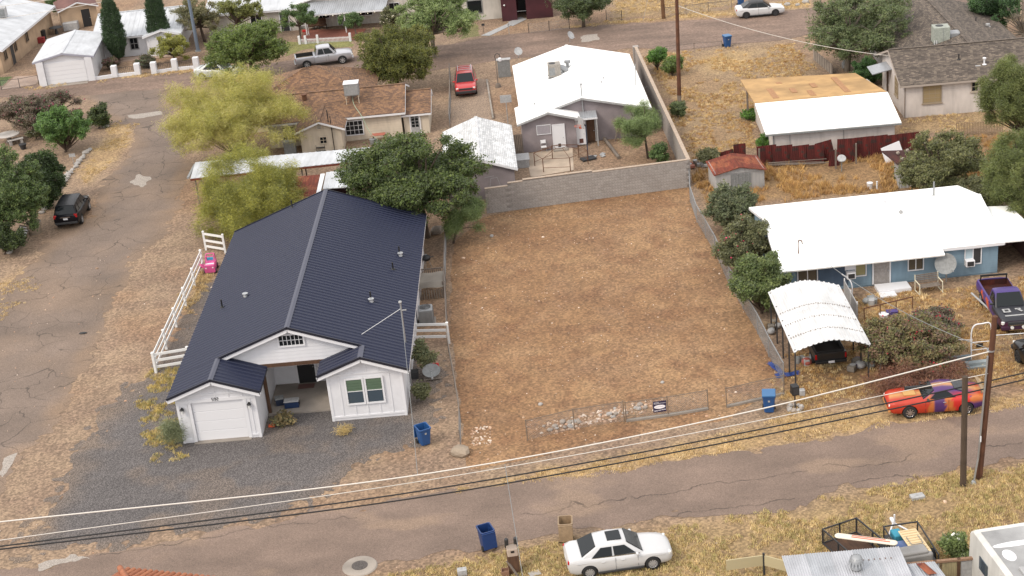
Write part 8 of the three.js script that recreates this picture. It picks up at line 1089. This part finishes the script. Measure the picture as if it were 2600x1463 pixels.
{ // poles and wires
  let g = thing('utility_pole', 'tall reddish brown utility pole with a grey conduit at the near verge', 'utility pole', 18.35, -61.78); const tx = 0.47; part(g, 'shaft', bar([0, -0.1, 0], [tx, 8.15, 0], 0.16, 12, 0.125), M.pole);
  part(g, 'conduit', [bar([-0.35, 0, 0.4], [-0.12, 1.2, 0.22], 0.045, 8), bar([-0.12, 1.2, 0.22], [0.17, 6.3, 0.14], 0.045, 8)], M.steel); part(g, 'conduit_foot', cy(0.09, 0.14, 0.12, -0.35, 0.06, 0.4, 10), M.steel); part(g, 'clamp', cy(0.17, 0.17, 0.06, 0.33, 6.5, 0, 12), M.steel); part(g, 'label_plate', bx(0.06, 0.3, 0.02, -0.05, 2.2, 0.26), M.trim);
  solo('pole_stub', 'short weathered dark pole stub beside the tall brown pole', 'pole', [bar([0, -0.1, 0], [-0.05, 5.6, 0], 0.15, 12, 0.13)], M.poleOld, 17.49, -61.23);
  g = thing('utility_pole', 'tall reddish utility pole standing in the vacant lot', 'utility pole', 10.97, -121.02); part(g, 'shaft', bar([0, 0.6, 0], [0.22, 10, 0], 0.17, 12, 0.13), M.pole); part(g, 'base', bar([-0.02, -0.05, 0], [0, 0.7, 0], 0.175, 12, 0.172), M.woodGrey);
  g = thing('utility_pole', 'wooden utility pole at the top edge beyond the back street', 'utility pole', 12.28, -147.77); part(g, 'shaft', bar([0, -0.1, 0], [-0.1, 9, 0], 0.19, 12, 0.15), mt([0.2, 0.1, 0.045], { map: T.wood })); part(g, 'guy_wire', bar([-2, 0, 0.3], [-0.08, 7, 0], 0.015), M.lightgrey);
  g = thing('street_lamp_pole', 'blue grey steel lamp pole between the cypress and the mesquite', 'lamp pole', -33.44, -151.67); part(g, 'shaft', bar([0, 0, 0], [-0.05, 8, 0], 0.19, 12, 0.12), mt([0.17, 0.21, 0.27], { rough: 0.5, metal: 0.3 })); part(g, 'base_plate', cy(0.3, 0.32, 0.1, 0, 0.05, 0, 12), M.grey); part(g, 'arm', bar([-0.05, 7.8, 0], [1.8, 8.3, 1.2], 0.05), M.grey);
  const sag = (a, b, s, n = 16) => Array.from({ length: n + 1 }, (_, i) => { const t = i / n; return [lerp(a[0], b[0], t), lerp(a[1], b[1], t) - s * 4 * t * (1 - t), lerp(a[2], b[2], t)]; });
  const wire = (label, pts, r, m) => solo('overhead_wire', label, 'wire', tube(pts, r, 60, 5), m);
  const py = (x, h, z) => [x, h, z], pw = mt([0.62, 0.58, 0.53], { rough: 0.6 });
  // street span: pole at the right, next pole out of frame on the left
  const WR = (a, h) => [...a.slice(0, 1), h, a[1]];
  const L1 = [-24.88, -56.44], L2 = [-24.79, -55.76], L3 = [-24.87, -55.78], L4 = [-24.95, -55.88];
  const M1 = [-6.66, -57.77], M2 = [-6.73, -58.06], M3 = [-6.76, -57.85], M4 = [-6.79, -57.75];
  const N1 = [6.60, -59.43], N2 = [6.64, -59.97], N3 = [6.61, -59.88], N4 = [6.60, -59.85];
  wire('pale service cable crossing above the front road, highest of the four', [[L1[0], 5.2, L1[1]], [M1[0], 5.0, M1[1]], [N1[0], 5.6, N1[1]], [18.68, 6.5, -61.7]], 0.032, pw);
  wire('thin pale wire below the pale service cable', [[L2[0], 4.7, L2[1]], [M2[0], 4.5, M2[1]], [N2[0], 4.8, N2[1]], [18.6, 5.4, -61.7]], 0.018, pw);
  const bend = (label, L, Mx, N, h, e, hh) => wire(label, [[L[0], h[0], L[1]], [Mx[0], h[1], Mx[1]], [N[0], h[2], N[1]], [18.55, hh, -61.72], [e[0], hh + 0.25, e[1]]], 0.034, M.black);
  bend('upper black telephone cable above the front road', L3, M3, N3, [4.4, 4.15, 4.4], [26, -63.5], 5.0); bend('lower black telephone cable above the front road', L4, M4, N4, [4.2, 3.9, 4.1], [26, -63.6], 4.65);
  g = solo('cable_splice', 'black splice case on the upper telephone cable beside the pole', 'splice case', cy(0.09, 0.09, 1.2, 0, 0, 0, 10, 0, Math.PI / 2 - 0.05), M.black, 15.6, -62.1, 0.04, null, 4.78);
  wire('service drop from the brown pole to the blue house roof', sag([18.6, 6.6, -61.75], [14.1, 3.0, -84.2], 0.7), 0.016, M.grey); wire('service drop from the pale cable to the white house mast', sag([M1[0], 5.0, M1[1]], [-8.35, 5.1, -75.1], 0.5), 0.014, M.grey);
  const q1 = [-2.92, -57.88]; wire('drop wire running down over the near verge from the pale cable', sag([q1[0], 5.1, q1[1]], [-1.8, 4.2, -44], 0.4), 0.014, M.grey);
  wire('pale wire from the vacant lot pole toward the shingle roof house', sag([11.15, 8.0, -121.0], [28.5, 3.4, -116.5], 0.7), 0.022, pw);
  wire('upper pale wire crossing in front of the cypresses', sag([-62.0, 6.4, -150], [-33.3, 7.4, -151.5], 0.3), 0.022, pw); wire('lower pale wire crossing in front of the cypresses', sag([-62.0, 5.2, -149], [-33.3, 6.6, -151.5], 0.3), 0.022, pw);
}
{ // street signs and lamps far left
  let g = thing('stop_sign', 'red octagonal stop sign half hidden in the wispy tree', 'sign', -26.16, -133.13, R(-8)); part(g, 'post', bar([0, 0, 0], [0, 2.2, 0], 0.03, 6), M.steel);
  const t = canvasTex(128, 128, (c, w, h) => { c.fillStyle = '#b3202a'; c.fillRect(0, 0, w, h); c.strokeStyle = '#fff'; c.lineWidth = 5; c.beginPath(); for (let i = 0; i < 8; i++) { const a = (i + 0.5) / 8 * 6.2832; c[i ? 'lineTo' : 'moveTo'](64 + Math.cos(a) * 62, 64 + Math.sin(a) * 62); } c.closePath(); c.stroke(); c.fillStyle = '#fff'; c.font = 'bold 42px sans-serif'; c.textAlign = 'center'; c.fillText('STOP', 64, 79); });
  part(g, 'plate', cy(0.38, 0.38, 0.012, 0, 0, 0, 8).rotateY(Math.PI / 8).rotateX(Math.PI / 2).translate(0, 1.95, 0.04), M.red); const f = new THREE.CircleGeometry(0.375, 8, Math.PI / 8); part(g, 'face', keepUV(f.translate(0, 1.95, 0.048)), mt([1, 1, 1], { map: t, rough: 0.5 }));
  g = thing('garden_lamp', 'black curled lamp post with a white globe at the walled driveway', 'lamp', -3.64, -130.14, 0); part(g, 'post', [bar([0, 0, 0], [0, 2.4, 0], 0.05, 8, 0.035), cy(0.2, 0.28, 0.3, 0, 0.15, 0, 10)], M.woodGrey); part(g, 'scroll', tube([[0, 2.4, 0], [-0.05, 2.75, 0], [0.15, 2.95, 0], [0.38, 2.8, 0], [0.36, 2.6, 0]], 0.03, 20), M.dark); part(g, 'globe', rb(0.28, 0.34, 0.28, 0.36, 2.4, 0, 0.1), M.trim);
  g = thing('brick_pillar', 'grey masonry gate pillar at the corner of the white roof', 'pillar', -3.16, -133.13); part(g, 'shaft', rb(1.1, 1.5, 0.5, 0.1, 0.75, 0, 0.03), M.grey); part(g, 'cap', rb(1.25, 0.1, 0.6, 0.1, 1.55, 0, 0.03), M.lightgrey);
  solo('path_lamp', 'white topped lamp post beside the concrete path', 'lamp', [bar([0, 0, 0], [0, 0.85, 0], 0.03), cy(0.08, 0.08, 0.25, 0, 0.95, 0, 8)], M.lightgrey, -2.58, -147.17); solo('sign_board', 'grey board on a post left of the white roof', 'sign', [bx(0.9, 0.6, 0.05, 0, 2.2, 0), bar([0, 0, 0], [0, 2.2, 0], 0.04)], M.lightgrey, -2.85, -119.40); solo('yard_sign', 'small white sign on a stake beside the row of white rocks', 'sign', [bx(0.5, 0.28, 0.03, 0, 0.9, 0), bar([0, 0, 0], [0, 0.9, 0], 0.02)], M.lightgrey, -37.73, -119.08); solo('picket_sign', 'small dark plaque on stakes by the far wire fence', 'sign', [bx(0.3, 0.22, 0.03, 0, 0.8, 0), bar([0, 0, 0], [0, 0.8, 0], 0.02)], M.dark, -5.03, -148.59);
  for (const [label, x, z] of [['long pale edging board to the right of the red suv', -4.35, -126.77]]) solo('edging_board', label, 'board', bx(0.14, 0.16, 11, 0, 0.08, 0), M.concrete, x, z, R(3));
  solo('fallen_log', 'weathered timber edging a bed in the grey house yard', 'timber', [bar([0, 0.12, 0], [0.9, 0.12, 5.2], 0.13, 8)], M.woodGrey, 4.35, -114.33); solo('propane_tank', 'white gas bottle under the large grey green tree', 'gas bottle', [cy(0.2, 0.2, 0.4, 0, 0.28, 0, 14), sp(0.2, 0, 0.48, 0, 1, 0.6, 1), cy(0.09, 0.09, 0.12, 0, 0.64, 0, 10)], M.lightgrey, 25.23, -126.35); solo('white_branch', 'bleached branch lying in the straw behind the pale brick house', 'branch', bar([0, 0.08, 0], [1.1, 0.12, 0.1], 0.08, 6), M.rockWhite, 34.20, -112.26);
}
{ // left corner: barrel, loungers, patio furniture
  let g = thing('rubble_barrel', 'stained pale barrel full of branches beside the black suv', 'barrel', -36.93, -104.58); part(g, 'drum', [cy(0.52, 0.46, 0.85, 0, 0.43, 0, 18)], mt([0.42, 0.33, 0.24], { map: T.patchy })); part(g, 'rim', new THREE.TorusGeometry(0.52, 0.035, 6, 20).rotateX(Math.PI / 2).translate(0, 0.85, 0), M.concrete); for (let i = 0; i < 5; i++) part(g, 'branch', bar([rr(-0.2, 0.2), 0.7, rr(-0.2, 0.2)], [rr(-0.5, 0.5), 1.3, rr(-0.5, 0.2)], 0.03), M.woodGrey);
  g = thing('striped_lounger', 'black and white slatted lounger leaning on the barrel', 'lounger', -37.72, -104.29, R(-25)); for (let i = 0; i < 9; i++) part(g, 'slat', bx(0.9, 0.03, 0.07, 0, 0.08 + i * 0.065, 0.35 - i * 0.085, 0, 0.65), i % 2 ? M.trim : M.dark); for (const s of [-1, 1]) part(g, 'side_rail', bar([s * 0.46, 0.02, 0.42], [s * 0.46, 0.66, -0.4], 0.02), M.lightgrey);
  const tb = (label, x, z, s) => { const t = thing('garden_table', label, 'table', x, z, 0.1); part(t, 'top', cy(0.75 * s, 0.75 * s, 0.06, 0, 0.7, 0, 20), M.rockWhite); part(t, 'pedestal', cy(0.1, 0.28, 0.7, 0, 0.35, 0, 10), M.concrete); }; tb('larger round white garden table at the left edge', -45.27, -127.07, 1.3); solo('garden_bench', 'curved pale garden bench beside the round white table', 'bench', [rb(1.3, 0.08, 0.4, 0, 0.42, 0, 0.03), bx(0.2, 0.4, 0.3, -0.45, 0.2, 0), bx(0.2, 0.4, 0.3, 0.45, 0.2, 0)], M.rockWhite, -44.47, -126.35, 0.5); solo('fire_pot', 'dark clay pot on the terrace at the left edge', 'pot', [cy(0.3, 0.2, 0.4, 0, 0.2, 0, 14), cy(0.33, 0.33, 0.06, 0, 0.42, 0, 14)], M.dark, -43.44, -124.79);
}
{ // blue house front yard
  let g = thing('glider_bench', 'weathered slatted glider bench with white side frames', 'bench', 21.13, -81.95, R(8)); for (let i = 0; i < 5; i++) part(g, 'back_slat', bx(1.25, 0.07, 0.03, 0, 0.55 + i * 0.1, -0.28 - i * 0.03), M.woodGrey); for (let i = 0; i < 5; i++) part(g, 'seat_slat', bx(1.25, 0.03, 0.08, 0, 0.42, -0.2 + i * 0.1), M.woodGrey); for (const s of [-1, 1]) { part(g, 'side_frame', [bar([s * 0.68, 0, 0.35], [s * 0.68, 0.65, 0.3], 0.03), bar([s * 0.68, 0, -0.35], [s * 0.68, 1.0, -0.42], 0.03), bar([s * 0.68, 0.65, 0.35], [s * 0.68, 0.68, -0.38], 0.03), bar([s * 0.68, 0.05, 0.4], [s * 0.68, 0.05, -0.4], 0.03)], mt([0.6, 0.55, 0.42])); }
  g = thing('hand_rail', 'rusty black pipe rail in front of the bougainvillea', 'railing', 16.79, -78.97, 0); const e = [19.70, -79.91], s0 = [16.79, -78.97]; const dx = e[0] - s0[0], dz = e[1] - s0[1]; part(g, 'top_rail', beam([0, 0.75, 0], [dx, 0.75, dz], 0.05, 0.06), M.rustPipe); for (const k of [0, 0.33, 0.66, 1]) part(g, 'post', bx(0.05, 0.75, 0.05, dx * k, 0.37, dz * k), M.rustPipe);
  solo('white_basin', 'white plastic basin under the rusty rail', 'basin', [cy(0.28, 0.22, 0.2, 0, 0.1, 0, 16)], M.trim, 17.93, -79.21); solo('purple_crate', 'small purple crate beside the white basin', 'crate', [rb(0.6, 0.22, 0.35, 0, 0.11, 0, 0.02), bx(0.64, 0.04, 0.38, 0, 0.22, 0)], mt([0.07, 0.05, 0.18]), 18.43, -79.44);
  g = thing('garden_arch', 'white pipe arch over the gate in the blue house fence', 'arch', 21.16, -73.28, 0); const ax = [22.05, -73.25], a0 = [21.16, -73.28]; part(g, 'hoop', tube([[0, 0, 0], [0, 1.75, 0], [0.15, 2.0, 0], [0.5, 2.05, (ax[1] - a0[1]) * 0.5], [ax[0] - a0[0], 2.05, ax[1] - a0[1]], [ax[0] - a0[0] + 0.02, 0, ax[1] - a0[1]]], 0.035, 60, 6), M.trim); part(g, 'gate_rail', [bar([0, 0.55, 0], [ax[0] - a0[0], 0.6, ax[1] - a0[1]], 0.02), bar([0, 1.0, 0], [ax[0] - a0[0], 1.02, ax[1] - a0[1]], 0.02)], M.trim);
  solo('gate_sign', 'small black sign on the white gate', 'sign', bx(0.34, 0.24, 0.02, 0, 0.85, 0), M.black, 21.55, -73.18); solo('concrete_steps', 'pale blue painted steps at the yard gate', 'steps', [bx(1.2, 0.14, 0.5, 0, 0.07, 0), bx(1.2, 0.14, 0.3, 0, 0.21, -0.1)], mt([0.42, 0.48, 0.5], { map: T.patchy }), 21.24, -72.42, R(4));
  g = thing('retaining_wall', 'low pale blue retaining wall below the bougainvillea', 'wall', 16.43, -72.91, R(0)); const w1 = [21.08, -73.08], w0 = [16.43, -72.91]; for (let i = 0; i < 8; i++) part(g, 'panel', beam([(w1[0] - w0[0]) * i / 8, 0.2, (w1[1] - w0[1]) * i / 8], [(w1[0] - w0[0]) * (i + 0.97) / 8, 0.2, (w1[1] - w0[1]) * (i + 0.97) / 8], 0.14, 0.4), mt([0.30, 0.37, 0.41], { map: T.patchy })); part(g, 'post', bx(0.14, 1.0, 0.14, -0.05, 0.5, 0.02), M.lightgrey);
  solo('white_pipe', 'long white pipe leaning beside the purple truck', 'pipe', [bar([0, 0.6, 0], [1.0, 0.1, 3.3], 0.06, 8)], M.lightgrey, 23.02, -80.04); solo('white_post', 'curved white pipe rising behind the carport', 'pipe', tube([[0, 0, 0], [0, 0.9, 0], [-0.1, 1.2, -0.1], [-0.5, 1.5, -0.4]], 0.035, 20), M.trim, 16.69, -81.78);
}
{ // bottom edge: clay tile roof, corrugated shed, trailers, camper, yard fence
  let g = thing('tile_roof_house', 'corner of a clay tile roof at the bottom edge', 'house', -19.6, -56.3, R(-17)); const tm = [0, 1, 2].map(i => mt([0.42 + i * 0.05, 0.15 + i * 0.025, 0.075 + i * 0.012], { map: T.grain })), tg = mg(new THREE.CylinderGeometry(0.11, 0.13, 0.46, 8, 1, false, 0, Math.PI).rotateX(Math.PI / 2).rotateZ(-Math.PI / 2 + Math.PI));
  part(g, 'wall', bx(7, 2.3, 5, 4.2, 1.15, 3.2), M.stuccoGrey); part(g, 'roof_deck', slab([0, 2.45, 0], [8, 2.45, 0], [8, 3.4, 3.2], [3, 3.4, 3.2], 0.1), tm[0]); part(g, 'roof_deck', slab([-1.2, 2.45, 3.2], [0, 2.45, 0], [3, 3.4, 3.2], [3, 3.4, 3.2], 0.1), tm[0]);
  for (let i = 0; i < 30; i++) for (let j = 0; j < 8; j++) { const x = 0.1 + i * 0.27, z = 0.2 + j * 0.42; if (x < z * 0.94 || z > 3.2) continue; const m = shadow(new THREE.Mesh(tg, tm[(i * 7 + j * 3) % 3])); m.name = 'tile'; m.position.set(x, 2.49 + z * 0.297, z); m.rotation.x = -0.287; g.add(m); }
  part(g, 'ridge_tile', Array.from({ length: 9 }, (_, i) => bar([i * 0.34 - 0.05, 2.52 + i * 0.108, i * 0.363 - 0.05], [i * 0.34 + 0.32, 2.64 + i * 0.108, i * 0.363 + 0.36], 0.13, 8)), tm[1]).userData.kind = 'stuff';
  // corrugated shed roof
  g = thing('corrugated_shed', 'shed with silver corrugated roof and turbine vent at the bottom edge', 'shed', 10.42, -52.5, R(0)); part(g, 'wall', bx(4.4, 2.2, 4, 0, 1.1, 1.4), M.galv);
  for (let i = 0; i < 5; i++) { const a = -2.37 + i * 0.945, b = a + 0.955; part(g, 'roof_sheet', corr([a, 2.28, -1.05], [b, 2.28, -1.05], [b, 2.5, 4], [a, 2.5, 4], 0.1, 0.03, 'wave', 0.01).translate(0, i % 2 ? 0.012 : 0, 0), i % 2 ? M.galvRoof : mt([0.56, 0.57, 0.6], { rough: 0.45, metal: 0.3, map: T.stain })); }
  const v = part(g, 'turbine_vent', [cy(0.2, 0.24, 0.2, 0.35, 2.52, 0.35, 14)], M.galv); part(v, 'turbine_head', sp(0.27, 0.35, 2.75, 0.35, 1, 0.85, 1, 18), M.galv); for (let i = 0; i < 14; i++) part(v, 'vane', bx(0.015, 0.36, 0.05, 0.35 + Math.cos(i / 14 * 6.283) * 0.26, 2.75, 0.35 + Math.sin(i / 14 * 6.283) * 0.26, -i / 14 * 6.283, 0, 0.25), M.steel);
  part(g, 'rust_row', Array.from({ length: 8 }, (_, i) => bx(0.05, 0.012, 0.06, 0.3 + i * 0.22, 2.37, -0.2 + 0.02 * (i % 2))), M.rustPipe).userData.kind = 'stuff';
  const wall2 = thing('lean_to_roof', 'rust streaked sheet roof right of the corrugated shed', 'roof', 13.33, -52.09, R(5)); part(wall2, 'sheet', corr([-0.6, 2.1, -0.5], [0.7, 2.05, -0.5], [0.9, 2.15, 3], [-0.6, 2.2, 3], 0.1, 0.025, 'wave', 0.012), M.galvRoof); part(wall2, 'rust_patch', [slab([-0.1, 2.15, -0.4], [0.25, 2.14, -0.4], [0.45, 2.2, 0.5], [0.1, 2.2, 0.5], 0.006)], M.rust); for (const x of [-0.5, 0.6]) part(wall2, 'post', bx(0.09, 2.05, 0.09, x, 1.02, -0.3), M.woodGrey);
  // yard fence of wire and posts
  g = thing('wood_rail_fence', 'wooden rail fence with mesh panels beside the camper', 'fence', 12.95, -53.4, 0); { const ddx = 3.0, ddz = -0.05; for (const k of [0, 0.42, 0.74, 1]) part(g, 'post', bx(0.12, 1.55, 0.12, ddx * k, 0.78, ddz * k), M.woodDark); part(g, 'top_rail', beam([-0.1, 1.5, 0.01], [ddx + 0.1, 1.5, ddz - 0.01], 0.14, 0.09), mt([0.40, 0.24, 0.15], { map: T.wood })); for (let i = 0; i < 4; i++) part(g, 'panel', beam([ddx * (i / 4 + 0.02), 0.75, ddz * i / 4], [ddx * ((i + 1) / 4 - 0.02), 0.75, ddz * (i + 1) / 4], 0.03, 1.3), i % 2 ? M.lightgrey : mt([0.5, 0.42, 0.24], { map: T.wood })); }
  g = thing('tan_fence', 'low tan metal fence corner left of the corrugated shed', 'fence', 7.60, -55.60, 0); part(g, 'panel', [beam([-1.6, 0.75, 0.15], [0, 0.75, 0], 0.05, 0.5)], mt([0.42, 0.36, 0.22])); part(g, 'panel', [beam([0, 0.75, 0], [1.2, 0.75, 0.8], 0.05, 0.5)], mt([0.42, 0.36, 0.22])); part(g, 'post', bx(0.09, 1.1, 0.09, 0, 0.55, 0), M.dark);
  // mesh sided utility trailer
  g = thing('mesh_trailer', 'black mesh sided utility trailer holding a long white board', 'trailer', 11.5, -56.1, R(22)); const rail = (a, b) => part(g, 'rail', beam(a, b, 0.05, 0.05), M.dark); const X = 0.85, Z0 = -1.1, Z1 = 1.2; for (const y of [0.55, 1.25]) { rail([-X, y, Z0], [X, y, Z0]); rail([-X, y, Z0], [-X, y, Z1]); rail([X, y, Z0], [X, y, Z1]); } for (const [x, z] of [[-X, Z0], [X, Z0], [0, Z0], [-X, Z1], [X, Z1], [-X, 0.1], [X, 0.1]]) part(g, 'upright', bx(0.05, 0.75, 0.05, x, 0.9, z), M.dark); part(g, 'floor', bx(1.7, 0.05, 2.3, 0, 0.5, 0.05), M.woodDark);
  const mesh = []; for (let i = 0; i < 23; i++) mesh.push(bar([-X + i * 0.075, 0.55, Z0], [-X + i * 0.075, 1.25, Z0], 0.008, 3)); for (let i = 0; i < 30; i++) for (const s of [-X, X]) mesh.push(bar([s, 0.55, Z0 + i * 0.08], [s, 1.25, Z0 + i * 0.08], 0.008, 3)); for (let k = 1; k < 8; k++) { mesh.push(bar([-X, 0.55 + k * 0.09, Z0], [X, 0.55 + k * 0.09, Z0], 0.006, 3), bar([-X, 0.55 + k * 0.09, Z0], [-X, 0.55 + k * 0.09, Z1], 0.006, 3), bar([X, 0.55 + k * 0.09, Z0], [X, 0.55 + k * 0.09, Z1], 0.006, 3)); } part(g, 'mesh_side', mesh, M.dark).userData.kind = 'stuff'; for (const s of [-1, 1]) { const w = part(g, 'wheel', cy(0.3, 0.3, 0.18, s * 1.1, 0.3, 0.5, 18, 0, Math.PI / 2), M.tyre); part(w, 'hub', cy(0.13, 0.13, 0.19, s * 1.1, 0.3, 0.5, 12, 0, Math.PI / 2), M.lightgrey); part(g, 'mudguard', bx(0.24, 0.04, 0.8, s * 1.1, 0.66, 0.5), M.dark); }
  g = thing('striped_plank', 'long white board with red stripes lying across the mesh trailer', 'board', 11.92, -55.74, R(-22), null, 1.28); part(g, 'board', new THREE.CapsuleGeometry(0.16, 2.3, 4, 12).rotateZ(Math.PI / 2).scale(1, 0.35, 1.2), mt([0.66, 0.6, 0.5])); part(g, 'stripe', [bx(1.6, 0.01, 0.05, 0.2, 0.06, 0.05), bx(1.4, 0.01, 0.04, 0.1, 0.06, -0.06)], mt([0.5, 0.1, 0.05]));
  // loaded trailer
  g = thing('loaded_trailer', 'small trailer piled with folding table and blue bins', 'trailer', 13.79, -56.0, R(6)); part(g, 'deck', bx(1.5, 0.08, 2.6, 0, 0.5, 0.2), M.dark); part(g, 'drawbar', [bar([-0.5, 0.5, -1.1], [0, 0.5, -2.0], 0.04), bar([0.5, 0.5, -1.1], [0, 0.5, -2.0], 0.04)], M.trim); part(g, 'coupler', [rb(0.16, 0.14, 0.4, 0, 0.55, -2.1, 0.05), bar([0, 0.4, -1.85], [0, 1.0, -1.85], 0.04)], M.trim); for (const s of [-1, 1]) { part(g, 'wheel', cy(0.28, 0.28, 0.18, s * 0.86, 0.28, 0.4, 16, 0, Math.PI / 2), M.tyre); part(g, 'side_rail', [bx(0.05, 0.05, 2.6, s * 0.74, 1.0, 0.2), bx(0.05, 0.5, 0.05, s * 0.74, 0.76, -1.05), bx(0.05, 0.5, 0.05, s * 0.74, 0.76, 1.45)], M.dark); } part(g, 'head_rail', bx(1.5, 0.05, 0.05, 0, 1.0, -1.08), M.dark);
  g = thing('folding_table', 'cream folding table lying legs up on the small trailer', 'table', 13.84, -55.93, R(8), null, 1.06); part(g, 'top', rb(0.78, 0.05, 1.75, 0.05, 0, 0.3, 0.02), mt([0.60, 0.47, 0.28])); for (let i = 0; i < 9; i++) part(g, 'rib', bx(0.66, 0.02, 0.05, 0.05, 0.032, -0.45 + i * 0.18), mt([0.5, 0.38, 0.22])); part(g, 'folded_leg', [bar([-0.2, 0.06, 0.0], [-0.2, 0.06, 0.6], 0.015), bar([0.3, 0.06, 0.0], [0.3, 0.06, 0.6], 0.015), bar([-0.2, 0.06, 0.6], [0.3, 0.06, 0.6], 0.015)], M.grey);
  solo('teal_bin', 'teal plastic tub at the head of the small trailer', 'tub', rb(0.4, 0.35, 0.6, 0, 0.17, 0, 0.05), mt([0.04, 0.24, 0.34]), 13.42, -56.63, R(8), null, 0.56); solo('storage_tub', 'blue grey lidded tub in the middle of the small trailer', 'tub', [rb(0.42, 0.3, 0.5, 0, 0.15, 0, 0.05), rb(0.46, 0.05, 0.54, 0, 0.31, 0, 0.02)], mt([0.10, 0.15, 0.3]), 13.39, -55.73, R(8), null, 0.56); solo('stacked_poles', 'bundle of pale sticks along the side of the small trailer', 'poles', [0, 1, 2, 3].map(i => bar([i * 0.06, 0.1 + i * 0.03, -0.5], [i * 0.08, 0.1, 0.6], 0.03)), M.woodGrey, 13.01, -56.03, R(8), null, 0.56).userData.kind = 'stuff';
  g = solo('tarp_bundle', 'grey tarp covered bundle behind the small trailer', 'tarp', [rb(1.5, 0.55, 0.7, 0, 0.3, 0, 0.12), rb(1.2, 0.2, 0.6, -0.05, 0.6, 0, 0.08)], mt([0.42, 0.41, 0.4], { map: T.patchy }), 13.71, -54.89, R(8), null, 0.5);
  // camper
  g = thing('camper', 'old white camper with patched roof at the bottom right corner', 'camper', 17.3, -50.7, R(97));
  const cm = mt([0.72, 0.71, 0.67], { map: T.stain, rough: 0.5 }), sh = ext([[-3.2, 0.5], [3.0, 0.5], [3.25, 1.2], [3.2, 2.5], [2.9, 2.75], [-3.0, 2.75], [-3.25, 2.5], [-3.3, 1.0]], 2.3, 0, 0, -1.15, 0, 0.08); part(g, 'shell', sh, cm); part(g, 'roof_coat', [bx(5.6, 0.012, 2.0, -0.1, 2.838, 0)], mt([0.5, 0.5, 0.5], { map: T.patchy }));
  for (const [x, z, w, d] of [[-1.2, 0.3, 1.3, 1.1], [1.6, 0, 0.35, 2.0], [0.9, -0.6, 0.8, 0.5]]) part(g, 'roof_patch', sp(0.5, x, 2.848, z, w, 0.05, d, 16), M.trim); part(g, 'roof_hatch', rb(0.5, 0.12, 0.5, -0.3, 2.9, -0.4, 0.04), M.lightgrey); part(g, 'roof_vent', cy(0.08, 0.08, 0.2, 0.4, 2.93, 0.6, 10), M.grey);
  for (const s of [-1, 1]) for (const [x, w] of [[-1.8, 1.1], [0.2, 0.9], [1.8, 0.8]]) part(g, 'window', rb(w, 0.6, 0.04, x, 1.8, s * 1.24, 0.015), M.glassBlue); part(g, 'front_window', rb(0.05, 0.6, 1.5, -3.34, 1.9, 0, 0.02), M.glass); part(g, 'rear_window', rb(0.05, 0.6, 1.4, 3.3, 1.9, 0, 0.02), M.glass); part(g, 'door', rb(0.65, 1.7, 0.04, -0.75, 1.5, 1.25, 0.015), M.trim); for (const s of [-1, 1]) for (const x of [-0.5, 0.5]) part(g, 'wheel', cy(0.33, 0.33, 0.2, x, 0.33, s * 1.05, 18, 0, Math.PI / 2), M.tyre);
}

renderer.render(scene, camera);
